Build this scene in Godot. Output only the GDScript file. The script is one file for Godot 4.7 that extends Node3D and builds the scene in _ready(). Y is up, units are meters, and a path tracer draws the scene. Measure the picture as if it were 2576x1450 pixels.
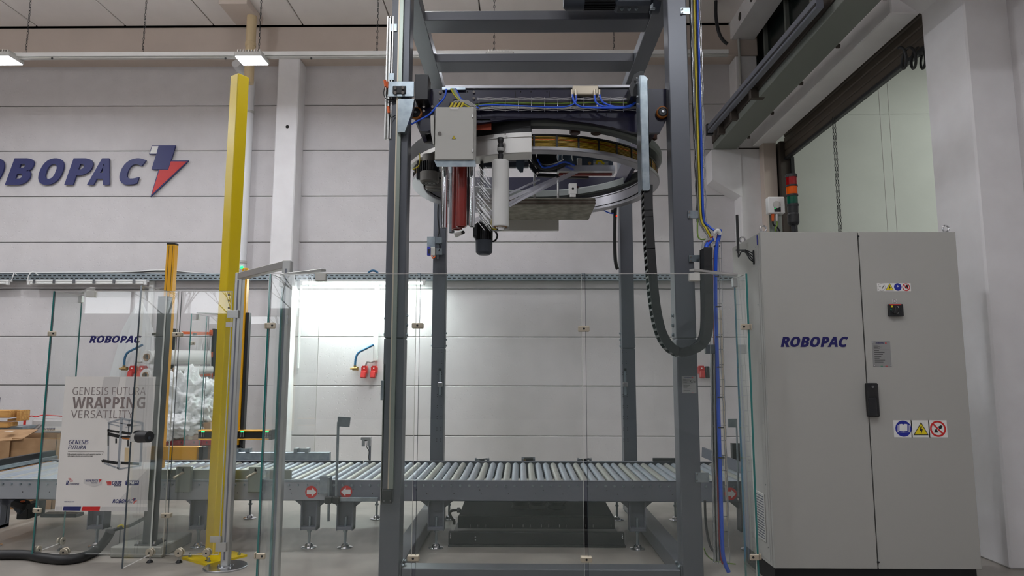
extends Node3D
# An automatic ring stretch-wrapping machine in a factory hall, seen past its glass fence.
# y up, metres; the camera stands at x 0, z 0 and looks along -z at the long back wall.
const F := 1700.0                       # focal length in pixels of the 2576 x 1450 frame
const CAM := Vector3(0, 1.25, 0)
var cam_b := Basis(Vector3.UP, 0.0129) * Basis(Vector3.RIGHT, 0.1208) * Basis(Vector3.BACK, 0.0015)
var M := {}
var names := {}
var sysb: Font
var sysr: Font
var sysh: Font      # heavy
var sysl: Font      # light
var rng := RandomNumberGenerator.new()

class MB:
	var v := PackedVector3Array()
	var n := PackedVector3Array()
	var xf := Transform3D.IDENTITY
	func tri(a: Vector3, b: Vector3, c: Vector3, na: Vector3, nb: Vector3, nc: Vector3) -> void:
		a = xf * a; b = xf * b; c = xf * c
		na = (xf.basis * na).normalized(); nb = (xf.basis * nb).normalized(); nc = (xf.basis * nc).normalized()
		if (c - a).cross(b - a).dot(na + nb + nc) < 0.0:
			v.append_array([a, c, b]); n.append_array([na, nc, nb])
		else:
			v.append_array([a, b, c]); n.append_array([na, nb, nc])
	func quad(a: Vector3, b: Vector3, c: Vector3, d: Vector3, m: Vector3) -> void:
		tri(a, b, c, m, m, m); tri(a, c, d, m, m, m)
	func face(a: Vector3, b: Vector3, c: Vector3, d: Vector3) -> void:
		var m := (b - a).cross(c - a).normalized()
		quad(a, b, c, d, m)
	func box(c: Vector3, s: Vector3, bev := 0.0) -> MB:
		var h := s * 0.5
		bev = minf(bev, minf(h.x, minf(h.y, h.z)) * 0.9)
		for ax in 3:
			var u := (ax + 1) % 3
			var w := (ax + 2) % 3
			for sg in [-1.0, 1.0]:
				var m := Vector3.ZERO
				m[ax] = sg
				var p := []
				for k in [[-1, -1], [1, -1], [1, 1], [-1, 1]]:
					var q := Vector3.ZERO
					q[ax] = sg * h[ax]
					q[u] = k[0] * (h[u] - bev)
					q[w] = k[1] * (h[w] - bev)
					p.append(c + q)
				quad(p[0], p[1], p[2], p[3], m)
			if bev > 0.0:
				for s1 in [-1.0, 1.0]:
					for s2 in [-1.0, 1.0]:
						var m := Vector3.ZERO
						m[u] = s1; m[w] = s2
						var p := []
						for k in [[-1, 0], [1, 0], [1, 1], [-1, 1]]:
							var q := Vector3.ZERO
							q[ax] = k[0] * (h[ax] - bev)
							q[u] = s1 * (h[u] - (bev if k[1] == 0 else 0.0))
							q[w] = s2 * (h[w] - (0.0 if k[1] == 0 else bev))
							p.append(c + q)
						quad(p[0], p[1], p[2], p[3], m.normalized())
		if bev > 0.0:
			for sx in [-1.0, 1.0]:
				for sy in [-1.0, 1.0]:
					for sz in [-1.0, 1.0]:
						var o := c + Vector3(sx * h.x, sy * h.y, sz * h.z)
						var m := Vector3(sx, sy, sz).normalized()
						tri(o - Vector3(0, sy, sz) * bev, o - Vector3(sx, 0, sz) * bev, o - Vector3(sx, sy, 0) * bev, m, m, m)
		return self
	func span(a: Vector3, b: Vector3, bev := 0.0) -> MB:
		return box((a + b) * 0.5, (b - a).abs(), bev)
	func bar(a: Vector3, b: Vector3, w: float, h: float, up := Vector3.UP, bev := 0.0) -> MB:
		var z := (b - a).normalized()
		if absf(z.dot(up)) > 0.98:
			up = Vector3.BACK if absf(z.z) < 0.9 else Vector3.RIGHT
		var x := up.cross(z).normalized()
		var keep := xf
		xf = xf * Transform3D(Basis(x, z.cross(x), z), (a + b) * 0.5)
		box(Vector3.ZERO, Vector3(w, h, a.distance_to(b)), bev)
		xf = keep
		return self
	func cyl(a: Vector3, b: Vector3, r0: float, r1 := -1.0, k := 16, caps := true) -> MB:
		if r1 < 0.0: r1 = r0
		var z := (b - a).normalized()
		var x := (Vector3.RIGHT if absf(z.x) < 0.8 else Vector3.UP).cross(z).normalized()
		var y := z.cross(x)
		for i in k:
			var d0 := x * cos(TAU * i / k) + y * sin(TAU * i / k)
			var d1 := x * cos(TAU * (i + 1) / k) + y * sin(TAU * (i + 1) / k)
			tri(a + d0 * r0, b + d0 * r1, b + d1 * r1, d0, d0, d1)
			tri(a + d0 * r0, b + d1 * r1, a + d1 * r0, d0, d1, d1)
			if caps:
				if r0 > 0.0: tri(a, a + d0 * r0, a + d1 * r0, -z, -z, -z)
				if r1 > 0.0: tri(b, b + d0 * r1, b + d1 * r1, z, z, z)
		return self
	func lathe(prof: Array, c: Vector3, b := Basis.IDENTITY, k := 24, a0 := 0.0, a1 := TAU) -> MB:  # prof: Vector2(radius, along y)
		for j in prof.size() - 1:
			var p: Vector2 = prof[j]
			var q: Vector2 = prof[j + 1]
			var m := Vector2(q.y - p.y, p.x - q.x).normalized()
			for i in k:
				var t0 := lerpf(a0, a1, float(i) / k)
				var t1 := lerpf(a0, a1, float(i + 1) / k)
				var e0 := Vector3(cos(t0), 0, sin(t0))
				var e1 := Vector3(cos(t1), 0, sin(t1))
				var n0 := b * (e0 * m.x + Vector3.UP * m.y)
				var n1 := b * (e1 * m.x + Vector3.UP * m.y)
				var A := c + b * (e0 * p.x + Vector3.UP * p.y)
				var B := c + b * (e1 * p.x + Vector3.UP * p.y)
				var C := c + b * (e1 * q.x + Vector3.UP * q.y)
				var D := c + b * (e0 * q.x + Vector3.UP * q.y)
				if q.x > 1e-6: tri(A, C, D, n0, n1, n0)
				if p.x > 1e-6: tri(A, B, C, n0, n1, n1)
		return self
	func tube(pts: Array, r: float, k := 8, closed := false) -> MB:
		var m := pts.size()
		var rings := []
		var x := Vector3.ZERO
		for i in m:
			var t: Vector3
			if closed: t = (pts[(i + 1) % m] - pts[(i + m - 1) % m]).normalized()
			else: t = (pts[mini(i + 1, m - 1)] - pts[maxi(i - 1, 0)]).normalized()
			if i == 0: x = (Vector3.UP if absf(t.y) < 0.9 else Vector3.RIGHT).cross(t).normalized()
			x = (x - t * x.dot(t)).normalized()
			var y := t.cross(x)
			var ring := []
			for j in k:
				ring.append(x * cos(TAU * j / k) + y * sin(TAU * j / k))
			rings.append(ring)
		for i in (m if closed else m - 1):
			var i2 := (i + 1) % m
			for j in k:
				var j2 := (j + 1) % k
				var d0: Vector3 = rings[i][j]; var d1: Vector3 = rings[i][j2]; var d2: Vector3 = rings[i2][j2]; var d3: Vector3 = rings[i2][j]
				tri(pts[i] + d0 * r, pts[i2] + d3 * r, pts[i2] + d2 * r, d0, d3, d2)
				tri(pts[i] + d0 * r, pts[i2] + d2 * r, pts[i] + d1 * r, d0, d2, d1)
		if not closed:
			for e in [0, m - 1]:
				var t: Vector3 = ((pts[0] - pts[1]) if e == 0 else (pts[m - 1] - pts[m - 2])).normalized()
				for j in k:
					tri(pts[e], pts[e] + rings[e][j] * r, pts[e] + rings[e][(j + 1) % k] * r, t, t, t)
		return self
	func prism(poly: PackedVector2Array, z0: float, z1: float) -> MB:  # extruded along local z
		var ix := Geometry2D.triangulate_polygon(poly)
		for i in range(0, ix.size(), 3):
			for zz in [z0, z1]:
				var m := Vector3(0, 0, signf(zz - (z0 + z1) * 0.5))
				tri(Vector3(poly[ix[i]].x, poly[ix[i]].y, zz), Vector3(poly[ix[i + 1]].x, poly[ix[i + 1]].y, zz), Vector3(poly[ix[i + 2]].x, poly[ix[i + 2]].y, zz), m, m, m)
		var cw := -1.0 if Geometry2D.is_polygon_clockwise(poly) else 1.0
		for i in poly.size():
			var p := poly[i]
			var q := poly[(i + 1) % poly.size()]
			var m := Vector3(q.y - p.y, p.x - q.x, 0).normalized() * cw
			quad(Vector3(p.x, p.y, z0), Vector3(q.x, q.y, z0), Vector3(q.x, q.y, z1), Vector3(p.x, p.y, z1), m)
		return self
	func ball(c: Vector3, r: float, k := 10) -> MB:
		var prof := []
		for i in k / 2 + 1:
			var t := PI * i / (k / 2) - PI / 2
			prof.append(Vector2(maxf(0.0, cos(t)) * r, sin(t) * r))
		return lathe(prof, c, Basis.IDENTITY, k)
	func mesh() -> ArrayMesh:
		var a := []
		a.resize(Mesh.ARRAY_MAX)
		a[Mesh.ARRAY_VERTEX] = v
		a[Mesh.ARRAY_NORMAL] = n
		var m := ArrayMesh.new()
		m.add_surface_from_arrays(Mesh.PRIMITIVE_TRIANGLES, a)
		return m

func P(px: float, py: float, dz: float) -> Vector3:      # the point at depth dz behind a pixel of the photograph
	var d := cam_b * Vector3((px - 1288.0) / F, (725.0 - py) / F, -1.0)
	return CAM + d * (dz / -d.z)
func PX(px: float, py: float, x: float) -> Vector3:      # ... on the plane x
	var d := cam_b * Vector3((px - 1288.0) / F, (725.0 - py) / F, -1.0)
	return CAM + d * (x / d.x)
func PY(px: float, py: float, y := 0.0) -> Vector3:      # ... on the level y
	var d := cam_b * Vector3((px - 1288.0) / F, (725.0 - py) / F, -1.0)
	return CAM + d * ((y - CAM.y) / d.y)

func numbered(called: String) -> String:
	var k: int = names.get(called, 0)
	names[called] = k + 1
	return called if k == 0 else "%s_%03d" % [called, k]
func T(called: String, label: String, category: String, at := Vector3.ZERO, group := "") -> Node3D:
	var o := Node3D.new()
	o.name = numbered(called)
	o.position = at
	add_child(o)
	tag(o, label, category, group)
	return o
func tag(o: Node3D, label: String, category := "", group := "", kind := "") -> Node3D:
	if label: o.set_meta("label", label)
	if category: o.set_meta("category", category)
	if group: o.set_meta("group", group)
	if kind: o.set_meta("kind", kind)
	return o
func S(called: String, label := "", at := Vector3.ZERO) -> Node3D:   # a piece of the setting
	var o := Node3D.new()
	o.name = called
	o.position = at
	add_child(o, true)
	o.set_meta("kind", "structure")
	if label: o.set_meta("label", label)
	return o
func part(up: Node, called: String, mb: MB, m: Material, label := "") -> MeshInstance3D:   # mb is in world coordinates
	var o := MeshInstance3D.new()
	o.mesh = mb.mesh()
	o.material_override = m
	o.name = called
	if up != self and up.get_parent() == self: o.position = -(up as Node3D).position
	up.add_child(o, true)
	if up != self and label: o.set_meta("label", label)
	return o
func one(called: String, mb: MB, m: Material, label: String, category: String, group := "") -> MeshInstance3D:
	var o := MeshInstance3D.new()
	o.mesh = mb.mesh()
	o.material_override = m
	o.name = numbered(called)
	add_child(o)
	tag(o, label, category, group)
	return o
func again(o: Node3D, called: String, label: String, shift: Vector3) -> Node3D:
	var c: Node3D = o.duplicate()
	c.name = numbered(called)
	add_child(c)
	c.position = o.position + shift
	if label: c.set_meta("label", label)
	return c
func word(mb: MB, text: String, lo: Vector3, w: float, h: float, bold := true, slant := 0.0, right := Vector3.RIGHT, up := Vector3.UP, deep := 0.0006, weight := 0) -> MB:
	# flat lettering fitted to a w x h field whose lower left corner is lo
	var t := TextMesh.new()
	t.text = text
	t.font = sysb if bold else sysr
	if weight: t.font = sysh if weight > 0 else sysl
	t.font_size = 64
	t.pixel_size = 0.01
	t.depth = 0.05
	t.curve_step = 1.0
	var a := t.get_mesh_arrays()
	var vs: PackedVector3Array = a[Mesh.ARRAY_VERTEX]
	if vs.is_empty(): return mb
	var ix = a[Mesh.ARRAY_INDEX]
	var order: PackedInt32Array = ix if ix != null else PackedInt32Array(range(vs.size()))
	var a0 := vs[0]
	var a1 := vs[0]
	for q in vs:
		a0 = a0.min(q); a1 = a1.max(q)
	var sy := h / (a1.y - a0.y)
	var sx := (w - slant * h) / (a1.x - a0.x)
	var nz := right.cross(up).normalized()
	var out := PackedVector3Array()
	out.resize(vs.size())
	for i in vs.size():
		var q := vs[i] - a0
		out[i] = lo + right * (q.x * sx + slant * q.y * sy) + up * (q.y * sy) + nz * (deep if vs[i].z > 0.0 else 0.0)
	for i in range(0, order.size(), 3):
		var A := out[order[i]]
		var B := out[order[i + 1]]
		var C := out[order[i + 2]]
		var m := (C - A).cross(B - A)
		if m.length() < 1e-14: continue
		m = m.normalized()
		mb.tri(A, B, C, m, m, m)
	return mb
func bez(pts: Array, k := 8) -> Array:                    # a smooth curve through points
	var c := Curve3D.new()
	for i in pts.size():
		var t: Vector3 = (pts[mini(i + 1, pts.size() - 1)] - pts[maxi(i - 1, 0)]) / 6.0
		c.add_point(pts[i], -t, t)
	var out := []
	for i in pts.size() - 1:
		for j in k:
			out.append(c.sample(i, float(j) / k))
	out.append(pts[-1])
	return out

func mat(key: String, col: Color, rough := 0.6, metal := 0.0) -> StandardMaterial3D:
	var m := StandardMaterial3D.new()
	m.resource_name = key
	m.albedo_color = col
	m.roughness = rough
	m.metallic = metal
	M[key] = m
	return m
func c8(r: int, g: int, b: int, a := 1.0) -> Color:
	return Color(r / 255.0, g / 255.0, b / 255.0, a)
func noise_tex(freq: float, lo: Color, hi: Color, oct := 4, sd := 1, size := 512, cell := false) -> NoiseTexture2D:
	var f := FastNoiseLite.new()
	f.seed = sd
	f.frequency = freq
	f.fractal_octaves = oct
	if cell: f.noise_type = FastNoiseLite.TYPE_CELLULAR
	var t := NoiseTexture2D.new()
	t.width = size; t.height = size
	t.seamless = true
	t.noise = f
	var g := Gradient.new()
	g.set_color(0, lo); g.set_color(1, hi)
	t.color_ramp = g
	return t
func tri_map(m: StandardMaterial3D, s: float, world := true) -> void:
	m.uv1_triplanar = true
	m.uv1_world_triplanar = world
	m.uv1_scale = Vector3.ONE * s
func materials() -> void:
	var wall := mat("wall_paint", c8(212, 208, 209), 0.75)
	wall.albedo_texture = noise_tex(0.006, c8(247, 247, 247), c8(255, 255, 255), 5, 3)
	wall.heightmap_enabled = true
	wall.heightmap_scale = 0.12
	var pits := noise_tex(0.05, Color.BLACK, Color.WHITE, 3, 5, 512)
	pits.color_ramp.set_offset(0, 0.12); pits.color_ramp.set_offset(1, 0.26)
	wall.heightmap_texture = pits
	tri_map(wall, 0.9)
	var bay := mat("bay_paint", c8(214, 216, 211), 0.7)
	bay.albedo_texture = wall.albedo_texture
	tri_map(bay, 0.4)
	mat("hall_paint", c8(124, 122, 120), 0.8)
	var conc := mat("painted_concrete", c8(236, 234, 235), 0.7)
	conc.albedo_texture = noise_tex(0.01, c8(246, 245, 245), c8(255, 255, 255), 4, 8)
	tri_map(conc, 0.6)
	var ceil := mat("ceiling_concrete", c8(236, 229, 225), 0.85)
	ceil.albedo_texture = wall.albedo_texture
	tri_map(ceil, 0.5)
	var beam := mat("beam_concrete", c8(206, 191, 180), 0.8)
	beam.albedo_texture = wall.albedo_texture
	tri_map(beam, 0.5)
	var fl := mat("floor_concrete", c8(168, 163, 156), 0.42)
	fl.albedo_texture = noise_tex(0.006, c8(214, 212, 210), c8(255, 254, 252), 5, 11, 1024)
	fl.roughness_texture = noise_tex(0.008, c8(190, 190, 190), c8(255, 255, 255), 4, 12)
	tri_map(fl, 0.35)
	mat("joint_dark", c8(58, 54, 50), 0.9)
	mat("dark_gap", c8(30, 29, 28), 0.9)
	var gp := mat("grey_paint", c8(94, 97, 104), 0.36, 0.3)
	gp.heightmap_enabled = true
	gp.heightmap_scale = 0.01
	gp.heightmap_texture = noise_tex(0.25, Color.BLACK, Color.WHITE, 2, 21, 256)
	tri_map(gp, 3.0, false)
	mat("conveyor_paint", c8(112, 115, 126), 0.42, 0.2)
	var gal := mat("galvanised", c8(176, 186, 192), 0.32, 0.85)
	gal.albedo_texture = noise_tex(0.03, c8(205, 210, 214), c8(255, 255, 255), 3, 31, 256, true)
	tri_map(gal, 2.0, false)
	mat("steel", c8(196, 198, 202), 0.22, 1.0)
	mat("chrome", c8(225, 226, 230), 0.1, 1.0)
	mat("aluminium", c8(196, 196, 194), 0.35, 0.9)
	mat("satin_plate", c8(205, 203, 200), 0.45, 0.55)
	mat("champagne", c8(196, 186, 168), 0.4, 0.6)
	mat("green_rail", c8(150, 158, 150), 0.35, 0.7)
	var ye := mat("yellow_paint", c8(214, 186, 12), 0.32)
	ye.clearcoat_enabled = true; ye.clearcoat = 0.3; ye.clearcoat_roughness = 0.25
	mat("yellow_curtain", c8(232, 170, 10), 0.35, 0.1)
	mat("black_plastic", c8(26, 26, 28), 0.5)
	mat("black_metal", c8(34, 35, 38), 0.42, 0.2)
	mat("black_profile", c8(24, 27, 32), 0.4, 0.1)
	mat("motor_blue_grey", c8(58, 64, 74), 0.5, 0.1)
	mat("motor_grey", c8(112, 110, 106), 0.5, 0.3)
	mat("navy", c8(14, 12, 44), 0.35, 0.0)
	mat("ring_grey", c8(104, 108, 106), 0.4, 0.35)
	mat("ring_silver", c8(158, 157, 162), 0.33, 0.75)
	mat("copper", c8(190, 112, 60), 0.3, 0.9)
	mat("track_yellow", c8(150, 120, 12), 0.4)
	mat("cabinet_grey", c8(172, 171, 166), 0.55)
	mat("light_grey", c8(190, 189, 184), 0.5)
	mat("white_plastic", c8(226, 226, 224), 0.45)
	mat("red_plastic", c8(176, 28, 26), 0.4)
	mat("red_print", c8(206, 36, 34), 0.6)
	mat("blue_print", c8(28, 40, 150), 0.6)
	mat("navy_print", c8(18, 14, 92), 0.55)
	mat("sign_navy", c8(34, 40, 100), 0.45)
	mat("sign_red", c8(196, 44, 42), 0.45)
	mat("white_print", c8(232, 231, 228), 0.6)
	mat("yellow_print", c8(232, 208, 18), 0.6)
	mat("black_print", c8(24, 23, 24), 0.6)
	mat("grey_print", c8(128, 116, 114), 0.6)
	mat("pale_print", c8(202, 199, 197), 0.6)
	mat("poster_paper", c8(226, 222, 218), 0.5)
	mat("blue_hose", c8(34, 84, 206), 0.3)
	mat("teal_hose", c8(38, 92, 128), 0.4)
	mat("cable_grey", c8(150, 150, 148), 0.45)
	mat("cable_yellow", c8(196, 178, 40), 0.45)
	mat("cable_green", c8(120, 150, 60), 0.45)
	mat("orange_tag", c8(140, 52, 26), 0.7)
	mat("dark_grey", c8(92, 93, 95), 0.5)
	mat("plate_grey", c8(150, 150, 149), 0.45, 0.3)
	mat("film_crease", c8(240, 240, 244), 0.08)
	mat("infeed_paint", c8(160, 164, 170), 0.42, 0.3)
	mat("carriage_zinc", c8(96, 110, 124), 0.35, 0.6)
	mat("cable_orange", c8(214, 92, 24), 0.45)
	mat("cable_red", c8(140, 24, 34), 0.45)
	mat("rubber_red", c8(122, 34, 28), 0.28)
	mat("wheel_orange", c8(164, 96, 30), 0.45)
	mat("wheel_brown", c8(74, 40, 28), 0.5)
	mat("green_plastic", c8(16, 140, 104), 0.4)
	var fo := mat("grey_foam", c8(168, 164, 154), 0.9)
	fo.albedo_texture = noise_tex(0.02, c8(180, 182, 178), c8(255, 250, 246), 4, 41, 256)
	tri_map(fo, 2.0, false)
	var cb := mat("cardboard", c8(172, 138, 102), 0.8)
	cb.albedo_texture = noise_tex(0.02, c8(222, 214, 206), c8(255, 255, 255), 4, 51, 256)
	tri_map(cb, 1.2, false)
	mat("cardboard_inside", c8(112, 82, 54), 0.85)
	var wd := mat("pale_wood", c8(214, 170, 106), 0.7)
	wd.albedo_texture = noise_tex(0.01, c8(196, 170, 140), c8(255, 250, 240), 4, 61, 256)
	wd.uv1_triplanar = true
	wd.uv1_scale = Vector3(0.6, 9.0, 9.0)
	mat("wood_end", c8(188, 142, 82), 0.75)
	mat("brass", c8(150, 122, 74), 0.4, 0.8)
	mat("orange_arm", c8(214, 96, 44), 0.5)
	mat("beige_pipe", c8(206, 184, 146), 0.5)
	mat("white_pipe", c8(226, 226, 228), 0.45)
	mat("stone_block", c8(150, 150, 142), 0.85)
	mat("shutter_brown", c8(92, 82, 72), 0.5, 0.3)
	mat("steel_beam_brown", c8(66, 58, 52), 0.7)
	mat("steel_beam_grey", c8(116, 120, 114), 0.6)
	mat("dark_window", c8(26, 34, 32), 0.2)
	mat("film_roll", c8(206, 206, 204), 0.16)
	var fs := mat("film_sheet", Color(0.9, 0.9, 0.92, 0.16), 0.12)
	fs.transparency = BaseMaterial3D.TRANSPARENCY_ALPHA
	var ft := mat("film_strand", Color(0.86, 0.86, 0.9, 0.42), 0.1)
	ft.transparency = BaseMaterial3D.TRANSPARENCY_ALPHA
	var fp := mat("film_pile", Color(0.93, 0.94, 0.94, 0.86), 0.2)
	fp.transparency = BaseMaterial3D.TRANSPARENCY_ALPHA
	fp.heightmap_enabled = true
	fp.heightmap_scale = 0.7
	var wr := noise_tex(0.012, Color.BLACK, Color.WHITE, 4, 91, 512)
	(wr.noise as FastNoiseLite).fractal_type = FastNoiseLite.FRACTAL_RIDGED
	fp.heightmap_texture = wr
	tri_map(fp, 1.6)
	var pb := mat("film_bag", Color(0.9, 0.91, 0.91, 0.8), 0.3)
	pb.transparency = BaseMaterial3D.TRANSPARENCY_ALPHA
	var gl := mat("glass", Color(0.62, 0.78, 0.74, 0.022), 0.0)
	gl.transparency = BaseMaterial3D.TRANSPARENCY_ALPHA
	var ge := mat("glass_edge", c8(40, 116, 112), 0.08)
	ge.metallic_specular = 0.6
	mat("glass_edge_pale", c8(206, 206, 200), 0.15)
	var gd := mat("glass_edge_dark", c8(52, 62, 70), 0.1)
	gd.metallic_specular = 0.6
	for i in 6:
		mat("roller_%d" % i, [c8(176, 180, 186), c8(181, 178, 182), c8(181, 181, 178), c8(174, 180, 183), c8(178, 176, 183), c8(185, 186, 187)][i], 0.42, 0.45).albedo_texture = noise_tex(0.012, [c8(214, 226, 236), c8(236, 222, 228), c8(228, 232, 220), c8(222, 232, 236), c8(230, 222, 236), c8(234, 234, 234)][i], Color.WHITE, 3, 70 + i, 128)
		tri_map(M["roller_%d" % i], 2.5, false)
	for g in [["led_face", c8(240, 240, 255), 14.0], ["tube_glow", c8(236, 250, 246), 16.0], ["green_led", c8(40, 255, 120), 2.2], ["red_dim", c8(255, 60, 20), 0.8]]:
		var m := mat(g[0], g[1], 0.4)
		m.emission_enabled = true
		m.emission = g[1]
		m.emission_energy_multiplier = g[2]
	for g in [["beacon_red", Color(0.55, 0.02, 0.06)], ["beacon_amber", Color(0.95, 0.42, 0.02)], ["beacon_green", Color(0.0, 0.3, 0.22)]]:
		var m := mat(g[0], g[1], 0.15)
		m.backlight_enabled = true
		m.backlight = g[1]

func area(at: Vector3, w: float, d: float, e: float, col: Color, turn := Basis(Vector3.RIGHT, -PI / 2)) -> void:
	var l := AreaLight3D.new()
	l.name = "lamp_light"
	l.area_size = Vector2(w, d)
	l.light_energy = e
	l.light_color = col
	l.area_range = 30.0
	l.area_attenuation = 2.0
	l.shadow_enabled = true
	l.transform = Transform3D(turn, at)
	add_child(l, true)

func led_panel(at: Vector3, label: String, e: float, group := "", uplight := 0.0) -> void:      # at: the middle of the underside
	var t := T("ceiling_light", label, "ceiling light", at + Vector3(0, 0.06, 0), group)
	part(t, "housing", MB.new().box(at + Vector3(0, 0.034, 0), Vector3(0.30, 0.05, 0.23), 0.008), M.light_grey)
	part(t, "diffuser", MB.new().box(at + Vector3(0, 0.006, 0), Vector3(0.28, 0.012, 0.21), 0.004), M.led_face)
	var fins := MB.new()
	for k in 9: fins.box(at + Vector3(-0.12 + 0.03 * k, 0.073, 0), Vector3(0.006, 0.03, 0.20))
	part(t, "heat_sink", fins, M.aluminium)
	area(at - Vector3(0, 0.004, 0), 0.27, 0.20, e, c8(243, 248, 253))
	if uplight > 0.0:
		part(t, "upper_diffuser", MB.new().box(at + Vector3(0, 0.094, 0), Vector3(0.26, 0.012, 0.19), 0.004), M.led_face)
		area(at + Vector3(0, 0.105, 0), 0.24, 0.18, e * uplight, c8(246, 248, 250), Basis(Vector3.RIGHT, PI / 2))

const ZB := -8.38          # face of the back wall
const ZC := -8.13          # face of its columns and of the beam above
func room() -> void:
	var f := S("floor", "grey concrete floor of the hall")
	part(f, "slab", MB.new().span(Vector3(-13, -0.15, -9), Vector3(9.2, 0, 10.2)), M.floor_concrete)
	# back wall: courses of smooth concrete panels, 0.6 m high
	var wb := S("wall_back", "white back wall of long concrete panels")
	part(wb, "backing", MB.new().span(Vector3(-13.2, 0, ZB - 0.25), Vector3(9.2, 6.2, ZB - 0.03)), M.joint_dark)
	var hs := [0.0, 0.452, 1.055, 1.655, 2.255, 2.852, 3.448, 4.05, 4.655, 5.2]
	for i in hs.size() - 1:
		for xs in [[-13.1, -8.6], [-8.6, -3.02], [-2.86, 2.72]]:
			part(wb, "panel", MB.new().span(Vector3(xs[0] + 0.003, hs[i] + (0.0 if i == 0 else 0.004), ZB - 0.1), Vector3(xs[1] - 0.003, hs[i + 1] - 0.004, ZB), 0.006), M.wall_paint)
	for y in [[0.0, 4.512], [4.5135, 5.6]]:
		part(wb, "panel", MB.new().span(Vector3(2.95, y[0], ZB - 0.1), Vector3(9.1, y[1], ZB), 0.004), M.bay_paint)
	# the beam along the top of the wall and the ceiling slabs
	var tb := S("trim_1", "beige concrete beam along the top of the back wall")
	part(tb, "beam", MB.new().span(Vector3(-13, 5.19, ZB - 0.05), Vector3(2.99, 5.60, ZC), 0.01), M.beam_concrete)
	var cl := S("ceiling", "pale ceiling of concrete slabs with dark joints")
	part(cl, "deck", MB.new().span(Vector3(-13.2, 5.72, ZB - 0.2), Vector3(9.2, 5.9, 10.2)), M.dark_gap)
	var x0 := P(95, 68, -ZC).x
	for k in range(-6, 9):
		part(cl, "slab", MB.new().span(Vector3(x0 + 1.14 * k + 0.008, 5.615, ZC + 0.012), Vector3(x0 + 1.14 * (k + 1) - 0.008, 5.75, 10.1), 0.006), M.ceiling_concrete)
	part(cl, "slab", MB.new().span(Vector3(3.4, 5.615, ZB), Vector3(9.1, 5.75, -2.0), 0.006), M.ceiling_concrete)
	# columns on the back wall
	for k in 2:
		var xs: Array = [[P(700, 155, -ZC).x, P(754, 153, -ZC).x], [2.70, 2.97]][k]
		var c := S("column_%d" % (k + 1), ["square white concrete column on the back wall, left of the machine", "white concrete column at the far end of the shutter opening"][k])
		part(c, "shaft", MB.new().span(Vector3(xs[0], 0, ZB - 0.05), Vector3(xs[1], 5.185, ZC), 0.012), M.painted_concrete)
		if k == 0:
			part(c, "socket_hole", MB.new().cyl(P(723, 319, -ZC), P(723, 319, -ZC) + Vector3(0, 0, 0.002), 0.021, 0.021, 20), M.dark_gap)
			for j in 4:
				var q := Vector3(xs[1], 2.30 - 0.104 * j, (ZB + ZC) * 0.5 - 0.01)
				part(c, "recess", MB.new().lathe([Vector2(0.043, 0), Vector2(0.036, 0.002), Vector2(0.0, 0.0022)], q, Basis(Vector3.BACK, -PI / 2), 20), M.painted_concrete)
	# far walls that the photo does not show but that close the hall
	var wl := S("wall_left")
	part(wl, "panel", MB.new().span(Vector3(-13.2, 0, -8.5), Vector3(-13, 5.9, 10.2)), M.hall_paint)
	var wf := S("wall_front")
	for b in [[Vector3(-13, 0, 10), Vector3(3.6, 2.8, 10.2)], [Vector3(-13, 4.1, 10), Vector3(3.6, 5.9, 10.2)], [Vector3(-5.4, 2.8, 10), Vector3(3.6, 4.1, 10.2)], [Vector3(-13, 2.8, 10), Vector3(-12.6, 4.1, 10.2)]]:
		part(wf, "panel", MB.new().span(b[0], b[1]), M.hall_paint)
	var wn := S("window_1", "window strip in the wall across the hall")
	for k in 6:
		part(wn, "mullion", MB.new().span(Vector3(-12.62 + 1.44 * k, 2.78, 10.02), Vector3(-12.54 + 1.44 * k, 4.12, 10.1)), M.aluminium)
	for y in [2.8, 4.06]:
		part(wn, "rail", MB.new().span(Vector3(-12.6, y - 0.04, 10.02), Vector3(-5.4, y + 0.04, 10.1)), M.aluminium)
	for k in 5:
		part(wn, "pane", MB.new().span(Vector3(-12.54 + 1.44 * k, 2.8, 10.05), Vector3(-11.18 + 1.44 * k, 4.1, 10.058)), M.glass)
	# bare trees beyond that window, seen only as reflections in the glass
	for k in 3:
		var tr := T("bare_tree", "bare branched tree outside the window across the hall, seen only in reflections", "tree", Vector3(-11.5 + 2.2 * k, 0, 14.0 + 0.5 * k), "bare trees outside the window")
		var twigs := MB.new()
		branch(twigs, tr.position, Vector3(0.1 * (k - 1), 1, 0), 1.9, 0.06, 5)
		part(tr, "branches", twigs, M.steel_beam_brown)
	right_side()

func branch(mb: MB, a: Vector3, d: Vector3, ln: float, r: float, depth: int) -> void:
	var b := a + d.normalized() * ln
	mb.cyl(a, b, r, r * 0.65, 5, false)
	if depth == 0: return
	for k in (3 if depth > 2 else 2):
		branch(mb, b, d.normalized() + Vector3(rng.randf_range(-0.8, 0.8), rng.randf_range(-0.1, 0.4), rng.randf_range(-0.5, 0.5)), ln * 0.68, r * 0.62, depth - 1)

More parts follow.
